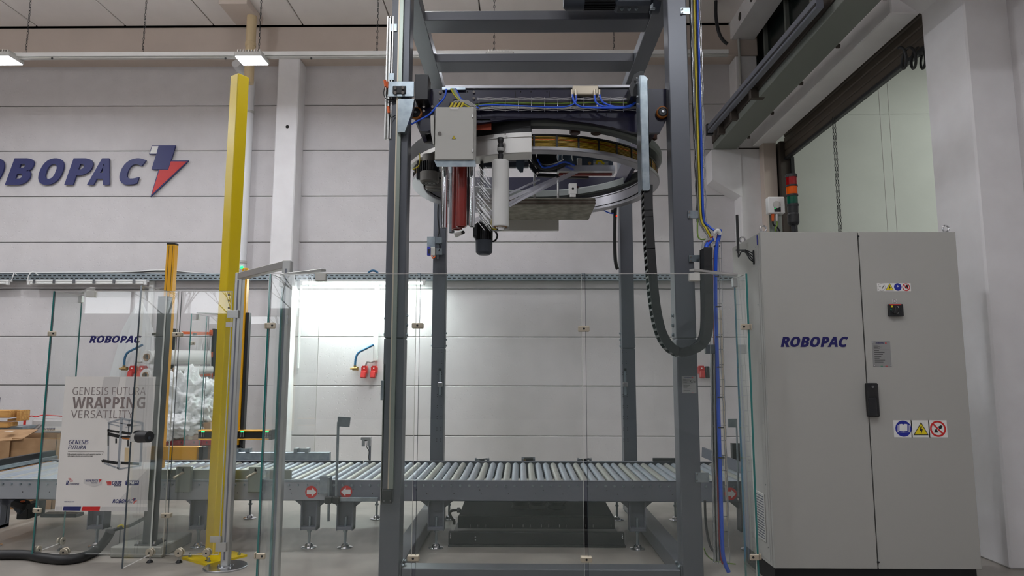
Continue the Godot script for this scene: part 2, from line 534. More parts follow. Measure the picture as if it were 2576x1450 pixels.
func right_side() -> void:
	# the near column and the wall beside it
	var wr := S("wall_right", "bare wall of the hall beyond the near column")
	part(wr, "panel", MB.new().span(Vector3(3.40, 0, -4.6), Vector3(3.6, 5.9, 10.1)), M.wall_paint)
	var nc := S("column_3", "big white concrete column behind the control cabinet")
	var xn := 3.10
	part(nc, "shaft", MB.new().span(Vector3(xn, 0, -4.98), Vector3(3.42, 5.8, -4.50), 0.012), M.painted_concrete)
	var mb := MB.new()
	mb.xf = Transform3D(Basis(Vector3(1, 0, 0), Vector3(0, 1, 0), Vector3(0, 0, 1)), Vector3.ZERO)
	mb.prism(PackedVector2Array([Vector2(3.12, 3.98), Vector2(3.12, 4.9), Vector2(2.32, 4.9), Vector2(2.32, 4.55), Vector2(2.75, 4.25)]), -4.98, -4.66)
	part(nc, "bracket", mb, M.painted_concrete)
	# far column head that carries the steel beam
	var fc := get_node("column_2")
	var hb := MB.new().prism(PackedVector2Array([Vector2(2.72, 3.96), Vector2(2.36, 3.96), Vector2(2.36, 3.58), Vector2(2.72, 3.36)]), ZB, ZC + 0.01)
	part(fc, "bracket", hb, M.painted_concrete)
	part(fc, "joint", MB.new().span(Vector3(2.70, 3.97, ZC - 0.02), Vector3(2.98, 3.985, ZC + 0.004)), M.joint_dark)
	# lintel, jamb and steel beam of the shutter opening
	var ln := S("trim_2", "white concrete lintel over the shutter opening")
	part(ln, "lintel", MB.new().span(Vector3(2.87, 4.0, ZC), Vector3(3.1, 4.34, -4.98), 0.01), M.painted_concrete)
	var jm := S("trim_3", "pale jamb beside the shutter guide")
	part(jm, "jamb", MB.new().span(Vector3(2.95, 0, ZB - 0.02), Vector3(3.11, 4.02, -8.0), 0.006), M.beam_concrete)
	var sb := S("trim_4", "grey steel box beam above the shutter opening")
	part(sb, "web", MB.new().span(Vector3(2.385, 3.965, ZC + 0.0), Vector3(2.665, 4.04, -3.0), 0.004), M.steel_beam_grey)
	part(sb, "flange", MB.new().span(Vector3(2.37, 4.04, ZC + 0.0), Vector3(2.68, 4.20, -3.0), 0.004), M.steel_beam_brown)
	for k in 6:
		part(sb, "bolt", MB.new().cyl(Vector3(2.665, 3.97, -7.7 + 0.75 * k), Vector3(2.69, 3.97, -7.7 + 0.75 * k), 0.02, 0.02, 8), M.steel_beam_brown)
	var cb := S("trim_5", "pierced concrete beam under the ceiling by the dark windows")
	part(cb, "beam", MB.new().span(Vector3(2.65, 5.40, ZC - 0.1), Vector3(2.96, 5.9, -2.5), 0.01), M.painted_concrete)
	for k in 5:
		part(cb, "hole", MB.new().cyl(Vector3(2.648, 5.50, -7.75 + 0.42 * k), Vector3(2.652, 5.50, -7.75 + 0.42 * k), 0.05, 0.05, 24), M.joint_dark)
	var uw := S("window_2", "dark glazing high above the shutter")
	part(uw, "wall", MB.new().span(Vector3(3.06, 4.34, ZB), Vector3(3.4, 5.9, -3.0)), M.dark_window)
	for k in 8:
		part(uw, "mullion", MB.new().span(Vector3(3.02, 4.34, -8.02 + 0.66 * k), Vector3(3.06, 5.62, -7.97 + 0.66 * k)), M.steel_beam_grey)
	part(uw, "rail", MB.new().span(Vector3(3.01, 4.9, ZC), Vector3(3.06, 4.95, -3.0)), M.steel_beam_brown)
	# roller shutter, its guide and the bay beyond
	var sh := S("door_1", "brown roller shutter pulled up in its opening")
	for k in 5:
		part(sh, "slat", MB.new().span(Vector3(3.185, 3.80 + 0.085 * k, -7.95), Vector3(3.215, 3.882 + 0.085 * k, -5.0), 0.01), M.shutter_brown)
	part(sh, "bottom_bar", MB.new().span(Vector3(3.175, 3.765, -7.95), Vector3(3.225, 3.80, -5.0), 0.006), M.black_metal)
	part(sh, "guide", MB.new().span(Vector3(3.13, 0, -8.12), Vector3(3.26, 4.0, -7.93)), M.steel_beam_brown)
	part(sh, "guide_edge", MB.new().span(Vector3(3.24, 0, -7.95), Vector3(3.28, 3.8, -7.90)), M.black_metal)
	var bay := S("wall_far", "walls of the next bay behind the shutter opening")
	part(bay, "side", MB.new().span(Vector3(9.0, 0, -8.5), Vector3(9.2, 5.9, -1.8)), M.wall_paint)
	part(bay, "end", MB.new().span(Vector3(3.4, 0, -2.0), Vector3(9.2, 5.9, -1.8)), M.wall_paint)
	for x in [2215.0, 2238.0]:
		part(bay, "joint", MB.new().span(Vector3(P(x, 300, -ZB).x - 0.004, 0, ZB - 0.001), Vector3(P(x, 300, -ZB).x + 0.004, 5.6, ZB + 0.003)), M.pale_print)
	area(Vector3(6.3, 5.4, -6.0), 0.6, 1.2, 10.0, c8(240, 248, 240))

# ---------------------------------------------------------------- roller conveyors
const ZF := -4.88      # outer face of the near side frame
const ZR := -5.93      # outer face of the far side frame
const HT := 0.476
const HB := 0.335
const HR := 0.442      # axle height
const PITCH := 0.0637

func c_frame(z: float, s: float, x0: float, x1: float) -> MB:   # channel side frame; s: direction of its outer face
	var mb := MB.new()
	mb.span(Vector3(x0, HB, z), Vector3(x1, HT, z - s * 0.004))
	mb.span(Vector3(x0, HT - 0.004, z), Vector3(x1, HT, z - s * 0.03), 0.001)
	mb.span(Vector3(x0, HB, z), Vector3(x1, HB + 0.004, z - s * 0.04))
	return mb

func conveyor_leg(t: Node3D, x: float, z: float, near: bool) -> void:
	var w := 0.115
	var g := MB.new()
	if near:
		var zf := z + 0.035
		g.span(Vector3(x - w / 2, 0.125, zf), Vector3(x - w / 2 + 0.006, HB, zf - 0.09))
		g.span(Vector3(x + w / 2 - 0.006, 0.125, zf), Vector3(x + w / 2, HB, zf - 0.09))
		g.span(Vector3(x - w / 2, 0.15, zf - 0.055), Vector3(x + w / 2, HB, zf - 0.061))
		g.span(Vector3(x - w / 2, 0.128, zf), Vector3(x + w / 2, 0.15, zf - 0.09), 0.002)
	else:
		g.span(Vector3(x - 0.055, 0.27, z + 0.04), Vector3(x + 0.055, HB, z - 0.04), 0.003)
	var lg := part(t, "leg", g, M.conveyor_paint if near else M.black_metal)
	if near:
		for s in [-1.0, 1.0]:
			var gs := MB.new()
			gs.prism(PackedVector2Array([Vector2(x + s * w / 2, HB), Vector2(x + s * (w / 2 + 0.06), HB), Vector2(x + s * (w / 2 + 0.06), HB - 0.012), Vector2(x + s * w / 2, HB - 0.06)]), z - 0.02, z - 0.014)
			gs.cyl(Vector3(x + s * (w / 2 + 0.035), HB - 0.012, z - 0.012), Vector3(x + s * (w / 2 + 0.035), HB + 0.012, z - 0.012), 0.009, 0.009, 6)
			part(lg, "gusset", gs, M.conveyor_paint)
	var rod := MB.new().cyl(Vector3(x, 0.02, z), Vector3(x, 0.215 if near else 0.28, z), 0.0095, 0.0095, 10)
	rod.cyl(Vector3(x, 0.112, z), Vector3(x, 0.126, z), 0.017, 0.017, 6)
	part(lg, "threaded_rod", rod, M.galvanised)
	part(lg, "foot", MB.new().lathe([Vector2(0.052, 0.0), Vector2(0.054, 0.006), Vector2(0.03, 0.011), Vector2(0.028, 0.022), Vector2(0.018, 0.032), Vector2(0.0, 0.034)], Vector3(x, 0, z), Basis.IDENTITY, 20), M.chrome)

func conveyor(label: String, x0: float, x1: float, first: float, legs: Array, far_legs: Array, lip: bool) -> Node3D:
	var t := T("roller_conveyor", label, "conveyor", Vector3((x0 + x1) / 2, 0, (ZF + ZR) / 2))
	part(t, "side_frame", c_frame(ZF, 1.0, x0, x1), M.infeed_paint if lip else M.conveyor_paint)
	part(t, "side_frame", c_frame(ZR, -1.0, x0, x1), M.conveyor_paint)
	if lip:
		part(t, "edge_strip", MB.new().span(Vector3(x0, HT - 0.014, ZF + 0.004), Vector3(x1, HT + 0.003, ZF - 0.008), 0.002), M.galvanised)
	var holes := MB.new()
	var k := 0
	var x := first
	while x > x0 + 0.03: x -= PITCH
	while x < x0 + 0.024: x += PITCH
	while x < x1 - 0.024:
		var r := MB.new()
		var rr := 0.0255
		var z0 := ZF - 0.035
		var z1 := ZR + 0.035
		r.lathe([Vector2(0.0, z0 + 0.004), Vector2(rr - 0.004, z0 + 0.004), Vector2(rr, z0), Vector2(rr, z1 + 0.012), Vector2(rr - 0.006, z1), Vector2(0, z1)], Vector3(x, HR, 0), Basis(Vector3.RIGHT, PI / 2), 14)
		part(t, "roller", r, M["roller_%d" % ((k * 7 + k * k) % 6)])
		var b := MB.new().cyl(Vector3(x, HR, ZF), Vector3(x, HR, ZF + 0.008), 0.0085, 0.0075, 6)
		b.cyl(Vector3(x, HR, ZF), Vector3(x, HR, ZF + 0.002), 0.0095, 0.0095, 10)
		part(t, "bolt", b, M.galvanised)
		if k % 3 == 1:
			holes.cyl(Vector3(x + 0.02, HR - 0.055, ZF), Vector3(x + 0.02, HR - 0.055, ZF + 0.0008), 0.0035, 0.0035, 8)
		if k % 7 == 2:
			holes.cyl(Vector3(x + 0.01, HR - 0.03, ZF), Vector3(x + 0.01, HR - 0.03, ZF + 0.0008), 0.0035, 0.0035, 8)
		x += PITCH
		k += 1
	tag(part(t, "hole", holes, M.dark_gap), "", "", "", "stuff")
	for lx in legs: conveyor_leg(t, lx, -4.945, true)
	for lx in far_legs: conveyor_leg(t, lx, -5.88, false)
	# cross beams that tie the two side frames together
	for lx in legs:
		part(t, "cross_beam", MB.new().span(Vector3(lx - 0.03, HB - 0.0, ZF - 0.05), Vector3(lx + 0.03, HB + 0.05, ZR + 0.03)), M.conveyor_paint)
	return t

func conveyors() -> void:
	var fx := func(px: float) -> float: return P(px, 1240, 4.88).x
	var x1: float = fx.call(1021.0)
	var jl := x1 - PITCH * (roundf((x1 - fx.call(828.0)) / PITCH - 0.5) + 0.5)
	var jr := x1 + PITCH * (roundf((fx.call(1846.0) - x1) / PITCH - 0.5) + 0.5)
	conveyor("silver roller conveyor running through the wrapping machine between its four posts", jl + 0.004, jr - 0.004, x1, [fx.call(866.0), fx.call(1096.0), fx.call(1605.0)], [P(948, 1270, 5.88).x, P(1130, 1290, 5.88).x, P(1552, 1290, 5.88).x, 1.3], false)
	conveyor("silver roller conveyor on the infeed side, behind the poster and the yellow post", -4.05, jl - 0.004, x1, [-3.75, fx.call(238.0), fx.call(495.0), fx.call(775.0)], [-3.6, P(630, 1270, 5.88).x, -2.6], true)
	conveyor("short end of roller conveyor seen between the cable tray and the grey cabinet", jr + 0.004, 2.7, x1, [fx.call(1842.0) + 0.12, 2.4], [2.3], false)
	# round red stickers with a white arrow
	var names_ := ["round red sticker with white arrow pointing right, on the conveyor left of the sensor rod", "round red sticker with white arrow pointing left, on the conveyor right of the sensor rod", "round red sticker with white arrow beside the blue hose at the far right"]
	for k in 3:
		var q := P([783.0, 871.0, 1838.0][k], [1238.5, 1238.0, 1243.0][k], 4.88)
		var s: float = [1.0, -1.0, 1.0][k]
		var t := T("arrow_sticker", names_[k], "sticker", q + Vector3(0, -0.043, 0.001), "round arrow stickers on the conveyor frames")
		part(t, "disc", MB.new().cyl(q + Vector3(0, 0, 0.0006), q + Vector3(0, 0, 0.0014), 0.0425, 0.0425, 28), M.red_print)
		var mb := MB.new()
		var pl := PackedVector2Array()
		for a in [[-0.031, 0.0145], [0.004, 0.0145], [0.004, 0.030], [0.036, 0.0], [0.004, -0.030], [0.004, -0.0145], [-0.031, -0.0145]]:
			pl.append(Vector2(q.x + s * a[0], q.y + a[1]))
		part(t, "arrow", mb.prism(pl, q.z + 0.0014, q.z + 0.002), M.white_print)
	# clamped sensor rods at the joint
	var t := T("reflector_stand", "tall thin steel rod with square bracket on top, clamped to the conveyor joint", "sensor stand", Vector3(fx.call(848.0), HB, ZF + 0.03))
	var b0 := P(846, 1260, 4.84)
	var rail0 := P(822, 1254, 4.85)
	part(t, "rod", MB.new().cyl(P(845.5, 1253, 4.84), P(851, 1062, 4.84), 0.0095, 0.0095, 12), M.galvanised)
	part(t, "clamp", MB.new().box(P(846, 1258, 4.84), Vector3(0.05, 0.05, 0.04), 0.006), M.black_plastic)
	var pq := P(864, 1062, 4.84)
	part(t, "plate", MB.new().bar(pq + Vector3(-0.038, 0.004, 0.012), pq + Vector3(0.044, -0.004, -0.012), 0.068, 0.003, Vector3.BACK), M.galvanised)
	part(t, "plate_flange", MB.new().box(pq + Vector3(-0.036, 0, 0.0), Vector3(0.004, 0.066, 0.03)), M.galvanised)
	var t2 := T("short_rod", "short steel rod in a black clamp, left of the tall rod at the conveyor joint", "sensor stand", P(826, 1315, 4.84))
	part(t2, "rod", MB.new().cyl(P(826, 1312, 4.84), P(828, 1202, 4.84), 0.009, 0.009, 12), M.galvanised)
	part(t2, "clamp", MB.new().box(P(827, 1258, 4.84), Vector3(0.052, 0.05, 0.04), 0.006), M.black_plastic)
	one("support_rail", MB.new().span(P(838, 1251, 4.86), P(950, 1263, 4.84), 0.002), M.galvanised, "flat galvanised rail along the conveyor foot, from the clamps to the machine post", "rail")
	one("joint_plate", MB.new().span(P(805, 1198, 4.87), P(834, 1243, 4.865), 0.002), M.galvanised, "small galvanised joining plate at the conveyor joint, behind the short rod", "plate")
	# photocell on the far frame
	var s3 := T("photocell_stand", "small grey post with bracket and photocell behind the rollers, left of the machine", "sensor stand", P(930, 1160, 5.95))
	part(s3, "post", MB.new().span(P(928, 1160, 5.97), P(933, 1104, 5.95)), M.conveyor_paint)
	part(s3, "bracket", MB.new().span(P(911, 1123, 5.95), P(918, 1104, 5.93)).span(P(911, 1106, 5.95), P(932, 1101, 5.9)).span(P(925, 1123, 5.95), P(932, 1104, 5.93)), M.steel)
	part(s3, "photocell", MB.new().box(P(921, 1107, 5.93), Vector3(0.022, 0.02, 0.03), 0.003), M.black_plastic)
	part(s3, "cable", MB.new().tube(bez([P(921, 1110, 5.92), P(922, 1124, 5.92), P(928, 1136, 5.92), P(927, 1152, 5.93), P(930, 1161, 5.94)]), 0.0035, 6), M.black_plastic)
	# three little brackets behind the machine rollers
	for k in 3:
		var px: float = [1213.0, 1329.0, 1470.0][k]
		var t4 := T("roller_bracket", ["first small steel bracket behind the rollers, left of the middle one", "middle small bracket behind the rollers, holding a dark sensor", "third small steel bracket behind the rollers, right of the middle one"][k], "bracket", P(px, 1162, 6.0), "brackets along the far conveyor frame")
		var mb := MB.new()
		if k == 1:
			mb.span(P(px - 17, 1161, 6.0), P(px + 17, 1151, 5.99))
			part(t4, "plate", mb, M.steel)
			part(t4, "sensor", MB.new().span(P(px - 10, 1160, 5.99), P(px + 12, 1153, 5.97), 0.002), M.black_plastic)
			part(t4, "lens", MB.new().span(P(px - 12, 1161, 5.985), P(px - 6, 1157, 5.965)), M.brass)
		else:
			for e in [-1.0, 1.0]:
				mb.bar(P(px - 18, 1158 + e * 1.0, 6.0), P(px + 18, 1155 - e * 1.0, 6.02), 0.006, 0.012)
			mb.span(P(px - 18, 1161, 6.0), P(px - 14, 1153, 5.98)).span(P(px + 12, 1161, 6.0), P(px + 18, 1154, 5.98))
			part(t4, "plate", mb, M.steel)
			part(t4, "sensor", MB.new().box(P(px, 1158, 5.99), Vector3(0.04, 0.02, 0.03), 0.004), M.black_plastic)
	one("dark_block", MB.new().span(Vector3(P(1642, 1160, 5.92).x, HT, -5.93), Vector3(P(1702, 1160, 5.92).x, HT + 0.03, -5.90), 0.003), M.black_metal, "flat dark bar lying on the far conveyor frame, left of the right front post", "bar")
	# guide rail of the far frame and of the near frame on the infeed side
	var gr := T("guide_rail", "long galvanised guide rail on the far side of the infeed conveyor", "guide rail", P(720, 1160, 5.95))
	part(gr, "rail", MB.new().span(P(560, 1158, 5.98), P(829, 1139, 5.93), 0.003), M.galvanised)
	for px in [612.0, 760.0]:
		part(gr, "bracket", MB.new().span(P(px - 16, 1139, 5.97), P(px + 16, 1129, 5.96)).span(P(px - 16, 1139, 5.99), P(px - 12, 1129, 5.93)).span(P(px + 12, 1139, 5.99), P(px + 16, 1129, 5.93)), M.galvanised)
	var g2 := T("guide_rail", "olive tinted guide rail at the near edge of the infeed conveyor, with two clamp brackets", "guide rail", P(560, 1210, 4.86))
	part(g2, "rail", MB.new().span(P(400, 1206, 4.90), P(733, 1183, 4.88), 0.003), M.green_rail)
	for k in 2:
		var px: float = [463.0, 645.0][k]
		var br := part(g2, "bracket", MB.new().span(P(px - 17, 1237, 4.868), P(px + 17, 1175, 4.83), 0.003), M.green_rail)
		part(br, "hole", MB.new().cyl(P(px - 1, 1183, 4.83), P(px - 1, 1183, 4.829), 0.011, 0.011, 16), M.dark_gap)
		part(br, "pin", MB.new().cyl(P(px - 2, 1190, 4.83), P(px - 25, 1202, 4.70), 0.0085, 0.0085, 12), M.champagne)
	# dark end rail at the left end of the conveyor
	var er := T("end_rail", "dark rail with silver lip across the left end of the conveyor, before the cardboard box", "rail", Vector3(-4.05, HT, -5.4))
	part(er, "rail", MB.new().span(Vector3(-4.12, 0.46, -4.9), Vector3(-4.075, 0.545, -6.0)), M.black_metal)
	part(er, "lip", MB.new().span(Vector3(-4.075, 0.47, -4.9), Vector3(-4.05, 0.50, -6.0), 0.003), M.galvanised)

func scissor_lift() -> void:
	var a := P(1131, 1371, 4.98)
	var t := T("lift_base", "low black steel base of the lift under the machine conveyor", "lift", Vector3(0.13, 0, -5.4))
	var xl := P(1150, 1360, 4.99).x
	var xr := P(1550, 1360, 4.99).x
	part(t, "sill", MB.new().span(Vector3(P(1127, 1370, 4.98).x, 0, -4.98), Vector3(P(1575, 1370, 4.98).x, 0.015, -5.75), 0.003), M.black_metal)
	part(t, "front_channel", MB.new().span(Vector3(P(1128, 1355, 4.99).x, 0.015, -4.99), Vector3(P(1571, 1355, 4.99).x, 0.10, -5.04), 0.004), M.black_metal)
	part(t, "upper_channel", MB.new().span(Vector3(xl - 0.005, 0.105, -5.08), Vector3(P(1547, 1340, 5.08).x, 0.19, -5.14), 0.004), M.black_metal)
	var dk := MB.new()
	dk.face(Vector3(xl, 0.19, -5.14), Vector3(xr, 0.19, -5.14), Vector3(xr - 0.05, 0.30, -5.7), Vector3(xl + 0.04, 0.30, -5.7))
	dk.span(Vector3(xl, 0.1, -5.14), Vector3(xr, 0.188, -5.74))
	part(t, "deck", dk, M.black_plastic)
	for k in 3:
		var q := P([1310.0, 1352.0, 1400.0][k], 1292, 5.3)
		var sp := MB.new()
		var pts := []
		for i in 73:
			pts.append(Vector3(q.x + 0.055 * cos(i * TAU / 12), 0.20 + 0.0021 * i, q.z + 0.055 * sin(i * TAU / 12)))
		part(t, "air_bellows", MB.new().lathe([Vector2(0.06, 0.19), Vector2(0.075, 0.215), Vector2(0.058, 0.235), Vector2(0.075, 0.262), Vector2(0.058, 0.285), Vector2(0.075, 0.31), Vector2(0.06, 0.33), Vector2(0, 0.33)], Vector3(q.x, 0, q.z), Basis.IDENTITY, 24), M.black_plastic)
	for px in [1183.0, 1202.0, 1205.0, 1222.0, 1271.0, 1289.0, 1316.0, 1334.0, 1362.0, 1380.0, 1407.0, 1424.0, 1474.0, 1492.0, 1537.0]:
		part(t, "slot", MB.new().box(P(px, 1324, 5.079), Vector3(0.003, 0.02, 0.002)), M.steel)
	for q in [P(1134, 1349, 4.98), P(1565, 1351, 4.98)]:
		part(t, "eye_bolt", MB.new().lathe(torus_profile(0.016, 0.005), q, Basis(Vector3.BACK, PI / 2), 16), M.chrome)
	for y in [1352.0, 1359.0]:
		part(t, "bolt", MB.new().cyl(P(1196, y, 4.99), P(1196, y, 4.985), 0.006, 0.006, 8), M.steel)
	# brass valve and pipe at its left end
	var v := T("air_valve", "dark pipe with a valve at the left end of the black lift base", "valve", P(1140, 1300, 5.3))
	part(v, "pipe", MB.new().tube(bez([P(1160, 1284, 5.3), P(1140, 1285, 5.3), P(1132, 1290, 5.3), P(1134, 1300, 5.3), P(1142, 1312, 5.3), P(1142, 1320, 5.3)]), 0.01, 8), M.black_metal)
	part(v, "body", MB.new().cyl(P(1150, 1284, 5.3), P(1158, 1284, 5.3), 0.02, 0.02, 12), M.steel)

func torus_profile(R: float, r: float) -> Array:
	var o := []
	for i in 11:
		o.append(Vector2(R + r * cos(-TAU * i / 10), r * sin(-TAU * i / 10)))
	return o

# ---------------------------------------------------------------- the wrapping machine
const XL := -0.816
const XR := 1.044
const MW := 0.12
const ZA := -4.03      # front of the front posts
const ZD := -6.20      # front of the rear posts

func bolt(up: Node, at: Vector3, dir: Vector3, r := 0.009, m: Material = null) -> void:
	var mb := MB.new().cyl(at, at + dir * 0.003, r * 1.5, r * 1.5, 12)
	mb.cyl(at + dir * 0.003, at + dir * 0.012, r, r, 6)
	part(up, "bolt", mb, m if m else M.galvanised)

func machine_frame() -> void:
	var t := T("machine_frame", "tall grey steel portal frame of the wrapping machine, four posts with beams", "machine frame", Vector3(0.114, 0, -5.17))
	var seam := P(1000, 851.5, -ZA).y
	for k in 4:
		var x0: float = XL if k % 2 == 0 else XR - MW
		var z0: float = ZA if k < 2 else ZD
		var sm: float = seam if k < 2 else P(1590, 877, 6.2).y
		part(t, "post", MB.new().span(Vector3(x0, 0, z0), Vector3(x0 + MW, sm - 0.0012, z0 - MW), 0.005), M.grey_paint)
		part(t, "post", MB.new().span(Vector3(x0, sm + 0.0012, z0), Vector3(x0 + MW, 3.86, z0 - MW), 0.005), M.grey_paint)
		part(t, "post_core", MB.new().span(Vector3(x0 + 0.01, sm - 0.01, z0 - 0.01), Vector3(x0 + MW - 0.01, sm + 0.01, z0 - MW + 0.01)), M.dark_gap)
		var xi: float = x0 + MW if k % 2 == 0 else x0
		var xo: float = x0 if k % 2 == 0 else x0 + MW
		var si: float = 1.0 if k % 2 == 0 else -1.0
		for j in 3:
			bolt(t, Vector3(xi, sm + 0.024 + 0.058 * j, z0 - 0.07), Vector3(si, 0, 0))
			if j < 2: bolt(t, Vector3(xo, sm + 0.026 + 0.098 * j, z0 - 0.05), Vector3(-si, 0, 0))
	# floor frame
	part(t, "floor_beam", MB.new().span(Vector3(XL + MW + 0.012, 0, ZA), Vector3(XR - MW - 0.012, 0.118, ZA - MW), 0.004), M.grey_paint)
	for s in [0, 1]:
		var x0: float = XL if s == 0 else XR - MW
		part(t, "floor_beam", MB.new().span(Vector3(x0 - 0.0, 0.016, ZA - MW - 0.006), Vector3(x0 + MW, 0.118, ZD), 0.004), M.grey_paint)
		part(t, "floor_pad", MB.new().span(Vector3(x0 + 0.012, 0, ZA - MW - 0.01), Vector3(x0 + MW - 0.012, 0.016, ZD)), M.black_plastic)
		var xe: float = XL + MW if s == 0 else XR - MW
		var si: float = 1.0 if s == 0 else -1.0
		part(t, "end_plate", MB.new().span(Vector3(xe + si * 0.002, 0, ZA + 0.001), Vector3(xe + si * 0.010, 0.142, ZA - MW), 0.001), M.grey_paint)
		bolt(t, Vector3(xe + si * 0.012, 0.136, ZA - 0.09), Vector3(si, 0, 0))
		bolt(t, Vector3(xe + si * 0.012, 0.131, ZA - 0.02), Vector3(si, 0, 0))
		part(t, "floor_bolt", MB.new().cyl(Vector3(xe + si * 0.09, 0, ZA - MW - 0.05), Vector3(xe + si * 0.09, 0.012, ZA - MW - 0.05), 0.012, 0.01, 8), M.galvanised)
		# the long beams overhead
		part(t, "top_beam", MB.new().span(Vector3(x0, 3.75, ZA - MW), Vector3(x0 + MW + 0.004, 3.84, ZD - MW), 0.004), M.grey_paint)
		var gp := MB.new()
		gp.xf = Transform3D(Basis(Vector3.UP, PI / 2), Vector3(xe + si * 0.006, 0, 0))
		part(t, "gusset", gp.prism(PackedVector2Array([Vector2(-ZD - 0.0, 3.75), Vector2(-ZD - 0.36, 3.75), Vector2(-ZD, 3.45)]), -0.004, 0.004), M.grey_paint)
	for zz in [[-4.59, -4.78], [-5.253, -5.455]]:
		part(t, "cross_beam", MB.new().span(Vector3(XL + MW, 3.75, zz[0]), Vector3(XR - MW, 3.822, zz[1]), 0.004), M.grey_paint)
	part(t, "cross_beam", MB.new().span(Vector3(XL + MW, 3.75, ZD), Vector3(XR - MW, 3.86, ZD - MW), 0.004), M.grey_paint)
	# dotted rows of holes in the lower rear posts
	for px in [1105.5, 1572.0]:
		var holes := MB.new()
		for j in 9:
			for o in [0.0, 5.5]:
				for e in [-5.0, 5.0]:
					var q := P(px + e, 881.0 + 28.0 * j + o, 6.2)
					holes.cyl(Vector3(P(px + e, 980, 6.2).x, q.y, ZD), Vector3(P(px + e, 980, 6.2).x, q.y, ZD + 0.0015), 0.0042, 0.0042, 8)
		tag(part(t, "hole", holes, M.dark_gap), "", "", "", "stuff")
	# belt of the lift drive on the left front post, with its idler box at the foot
	var bx0 := P(987, 700, 4.0).x
	var bx1 := P(999.6, 700, 4.0).x
	var yb := P(975, 1232, 4.0).y
	part(t, "drive_belt", MB.new().span(Vector3(bx0 + 0.008, yb, ZA + 0.028), Vector3(bx1, 3.9, ZA + 0.004)), M.green_rail, "pale green drive belt on the left front post")
	part(t, "belt_edge", MB.new().span(Vector3(bx0, yb, ZA + 0.030), Vector3(bx0 + 0.008, 3.9, ZA)), M.champagne)
	var ib := part(t, "idler_box", MB.new().span(P(960, 1268, 3.99), P(989, 1231, 4.03), 0.003), M.black_metal, "black idler box at the foot of the drive belt")
	for px in [966.0, 982.0]:
		part(ib, "bolt", MB.new().cyl(P(px, 1261, 3.99), P(px, 1261, 3.983), 0.004, 0.004, 8), M.chrome)
	# thin aluminium rails left of that post
	var al := MB.new()
	for e in [0.0, 0.018, 0.034]:
		var q := P(966, 349, 4.02)
		al.span(Vector3(q.x + e, q.y, -4.02), Vector3(q.x + e + 0.009, P(973, 40, 4.02).y, -4.045), 0.001)
	part(t, "aluminium_rail", al.span(P(966, 349, 4.045), Vector3(P(966, 349, 4.045).x + 0.043, P(973, 40, 4.02).y, -4.05)), M.aluminium, "tall aluminium slot rail beside the left front post")
	part(t, "rail_bracket", MB.new().span(Vector3(P(984, 70, 4.03).x - 0.004, P(984, 80, 4.03).y, ZA + 0.006), Vector3(P(999, 70, 4.03).x, P(984, 61, 4.03).y, ZA), 0.001), M.galvanised)
	part(t, "rail_bracket", MB.new().span(Vector3(P(979, 195, 4.03).x, P(984, 204, 4.03).y, ZA + 0.012), Vector3(P(992, 195, 4.03).x, P(984, 186, 4.03).y, ZA), 0.001), M.galvanised)
	part(t, "lower_rail", MB.new().span(P(956, 1271, 4.03), Vector3(P(966, 1100, 4.03).x, P(962, 916, 4.03).y, -4.06), 0.002), M.aluminium, "thin aluminium rail beside the lower left post")
	part(t, "lower_rail_cover", MB.new().span(P(957, 1007, 4.02), Vector3(P(965, 1000, 4.02).x, P(962, 958, 4.02).y, -4.03), 0.001), M.galvanised)
	# orange sensor plugs on the upper rail
	for y in [209.0, 213.0, 275.0]:
		var px: float = [968.0, 974.0, 976.0][int([209.0, 213.0, 275.0].find(y))]
		var pl := part(t, "sensor_plug", MB.new().cyl(P(px, y - 7, 4.0), P(px + 2, y + 9, 4.0), 0.009, 0.008, 10), M.cable_orange)
		part(pl, "cable", MB.new().tube(bez([P(px + 1, y + 8, 4.0), P(px - 3, y + 26, 4.0), P(px + 4, y + 40, 4.0), P(px + 24, y + 42, 4.02)] if y < 250.0 else [P(px + 2, y + 8, 4.0), P(px + 8, y + 20, 4.0), P(px + 18, y + 16, 4.02)]), 0.003, 6), M.black_plastic)
	# measuring slides on the rear posts
	for px in [1107.0, 1573.0]:
		var c := P(px, 960, 6.18)
		part(t, "slide_rod", MB.new().span(P(px - 2.2, 995, 6.18), P(px + 2.2, 933, 6.17)), M.galvanised)
		part(t, "slide_cap", MB.new().span(P(px - 3.2, 934, 6.18), P(px + 3.2, 927, 6.165)), M.black_plastic)
		part(t, "slide_block", MB.new().box(P(px, 968, 6.175), Vector3(0.045, 0.04, 0.02), 0.004), M.steel)
	# bracket arms for the cable tray on the right post
	for a in [[1712.0, 19.0, 1735.0, 37.0], [1730.0, 530.0, 1756.0, 550.0], [1733.0, 642.0, 1760.0, 660.0], [1749.0, 1190.0, 1784.0, 1214.0]]:
		var br := part(t, "tray_bracket", MB.new().span(P(a[0], a[3], 4.03), P(a[2], a[1], 4.022), 0.001), M.galvanised)
		for y in [a[1] + 4.0, a[3] - 4.0]:
			part(br, "bolt", MB.new().cyl(P(a[0] + 4.5, y, 4.022), P(a[0] + 4.5, y, 4.014), 0.006, 0.006, 6), M.chrome)
	# rating plate on the right post
	var pl := part(t, "rating_plate", MB.new().span(P(1716, 990, 4.029), P(1751, 947, 4.027)), M.plate_grey, "silver rating plate with a CE mark on the right front post")
	print_plate(pl, P(1716, 990, 4.0265), P(1751, 947, 4.0265), true)
	# geared motor of the lift, just under the top beams
	var gm := T("gear_motor", "dark blue-grey geared motor under the top beams, at the upper photo edge", "motor", P(1540, 20, 4.42) + Vector3(0, 0.09, 0))
	var cy := P(1540, 22, 4.42).y + 0.085
	var x0 := P(1418, 10, 4.42).x
	var x1 := P(1546, 10, 4.42).x
	var x2 := P(1640, 10, 4.42).x
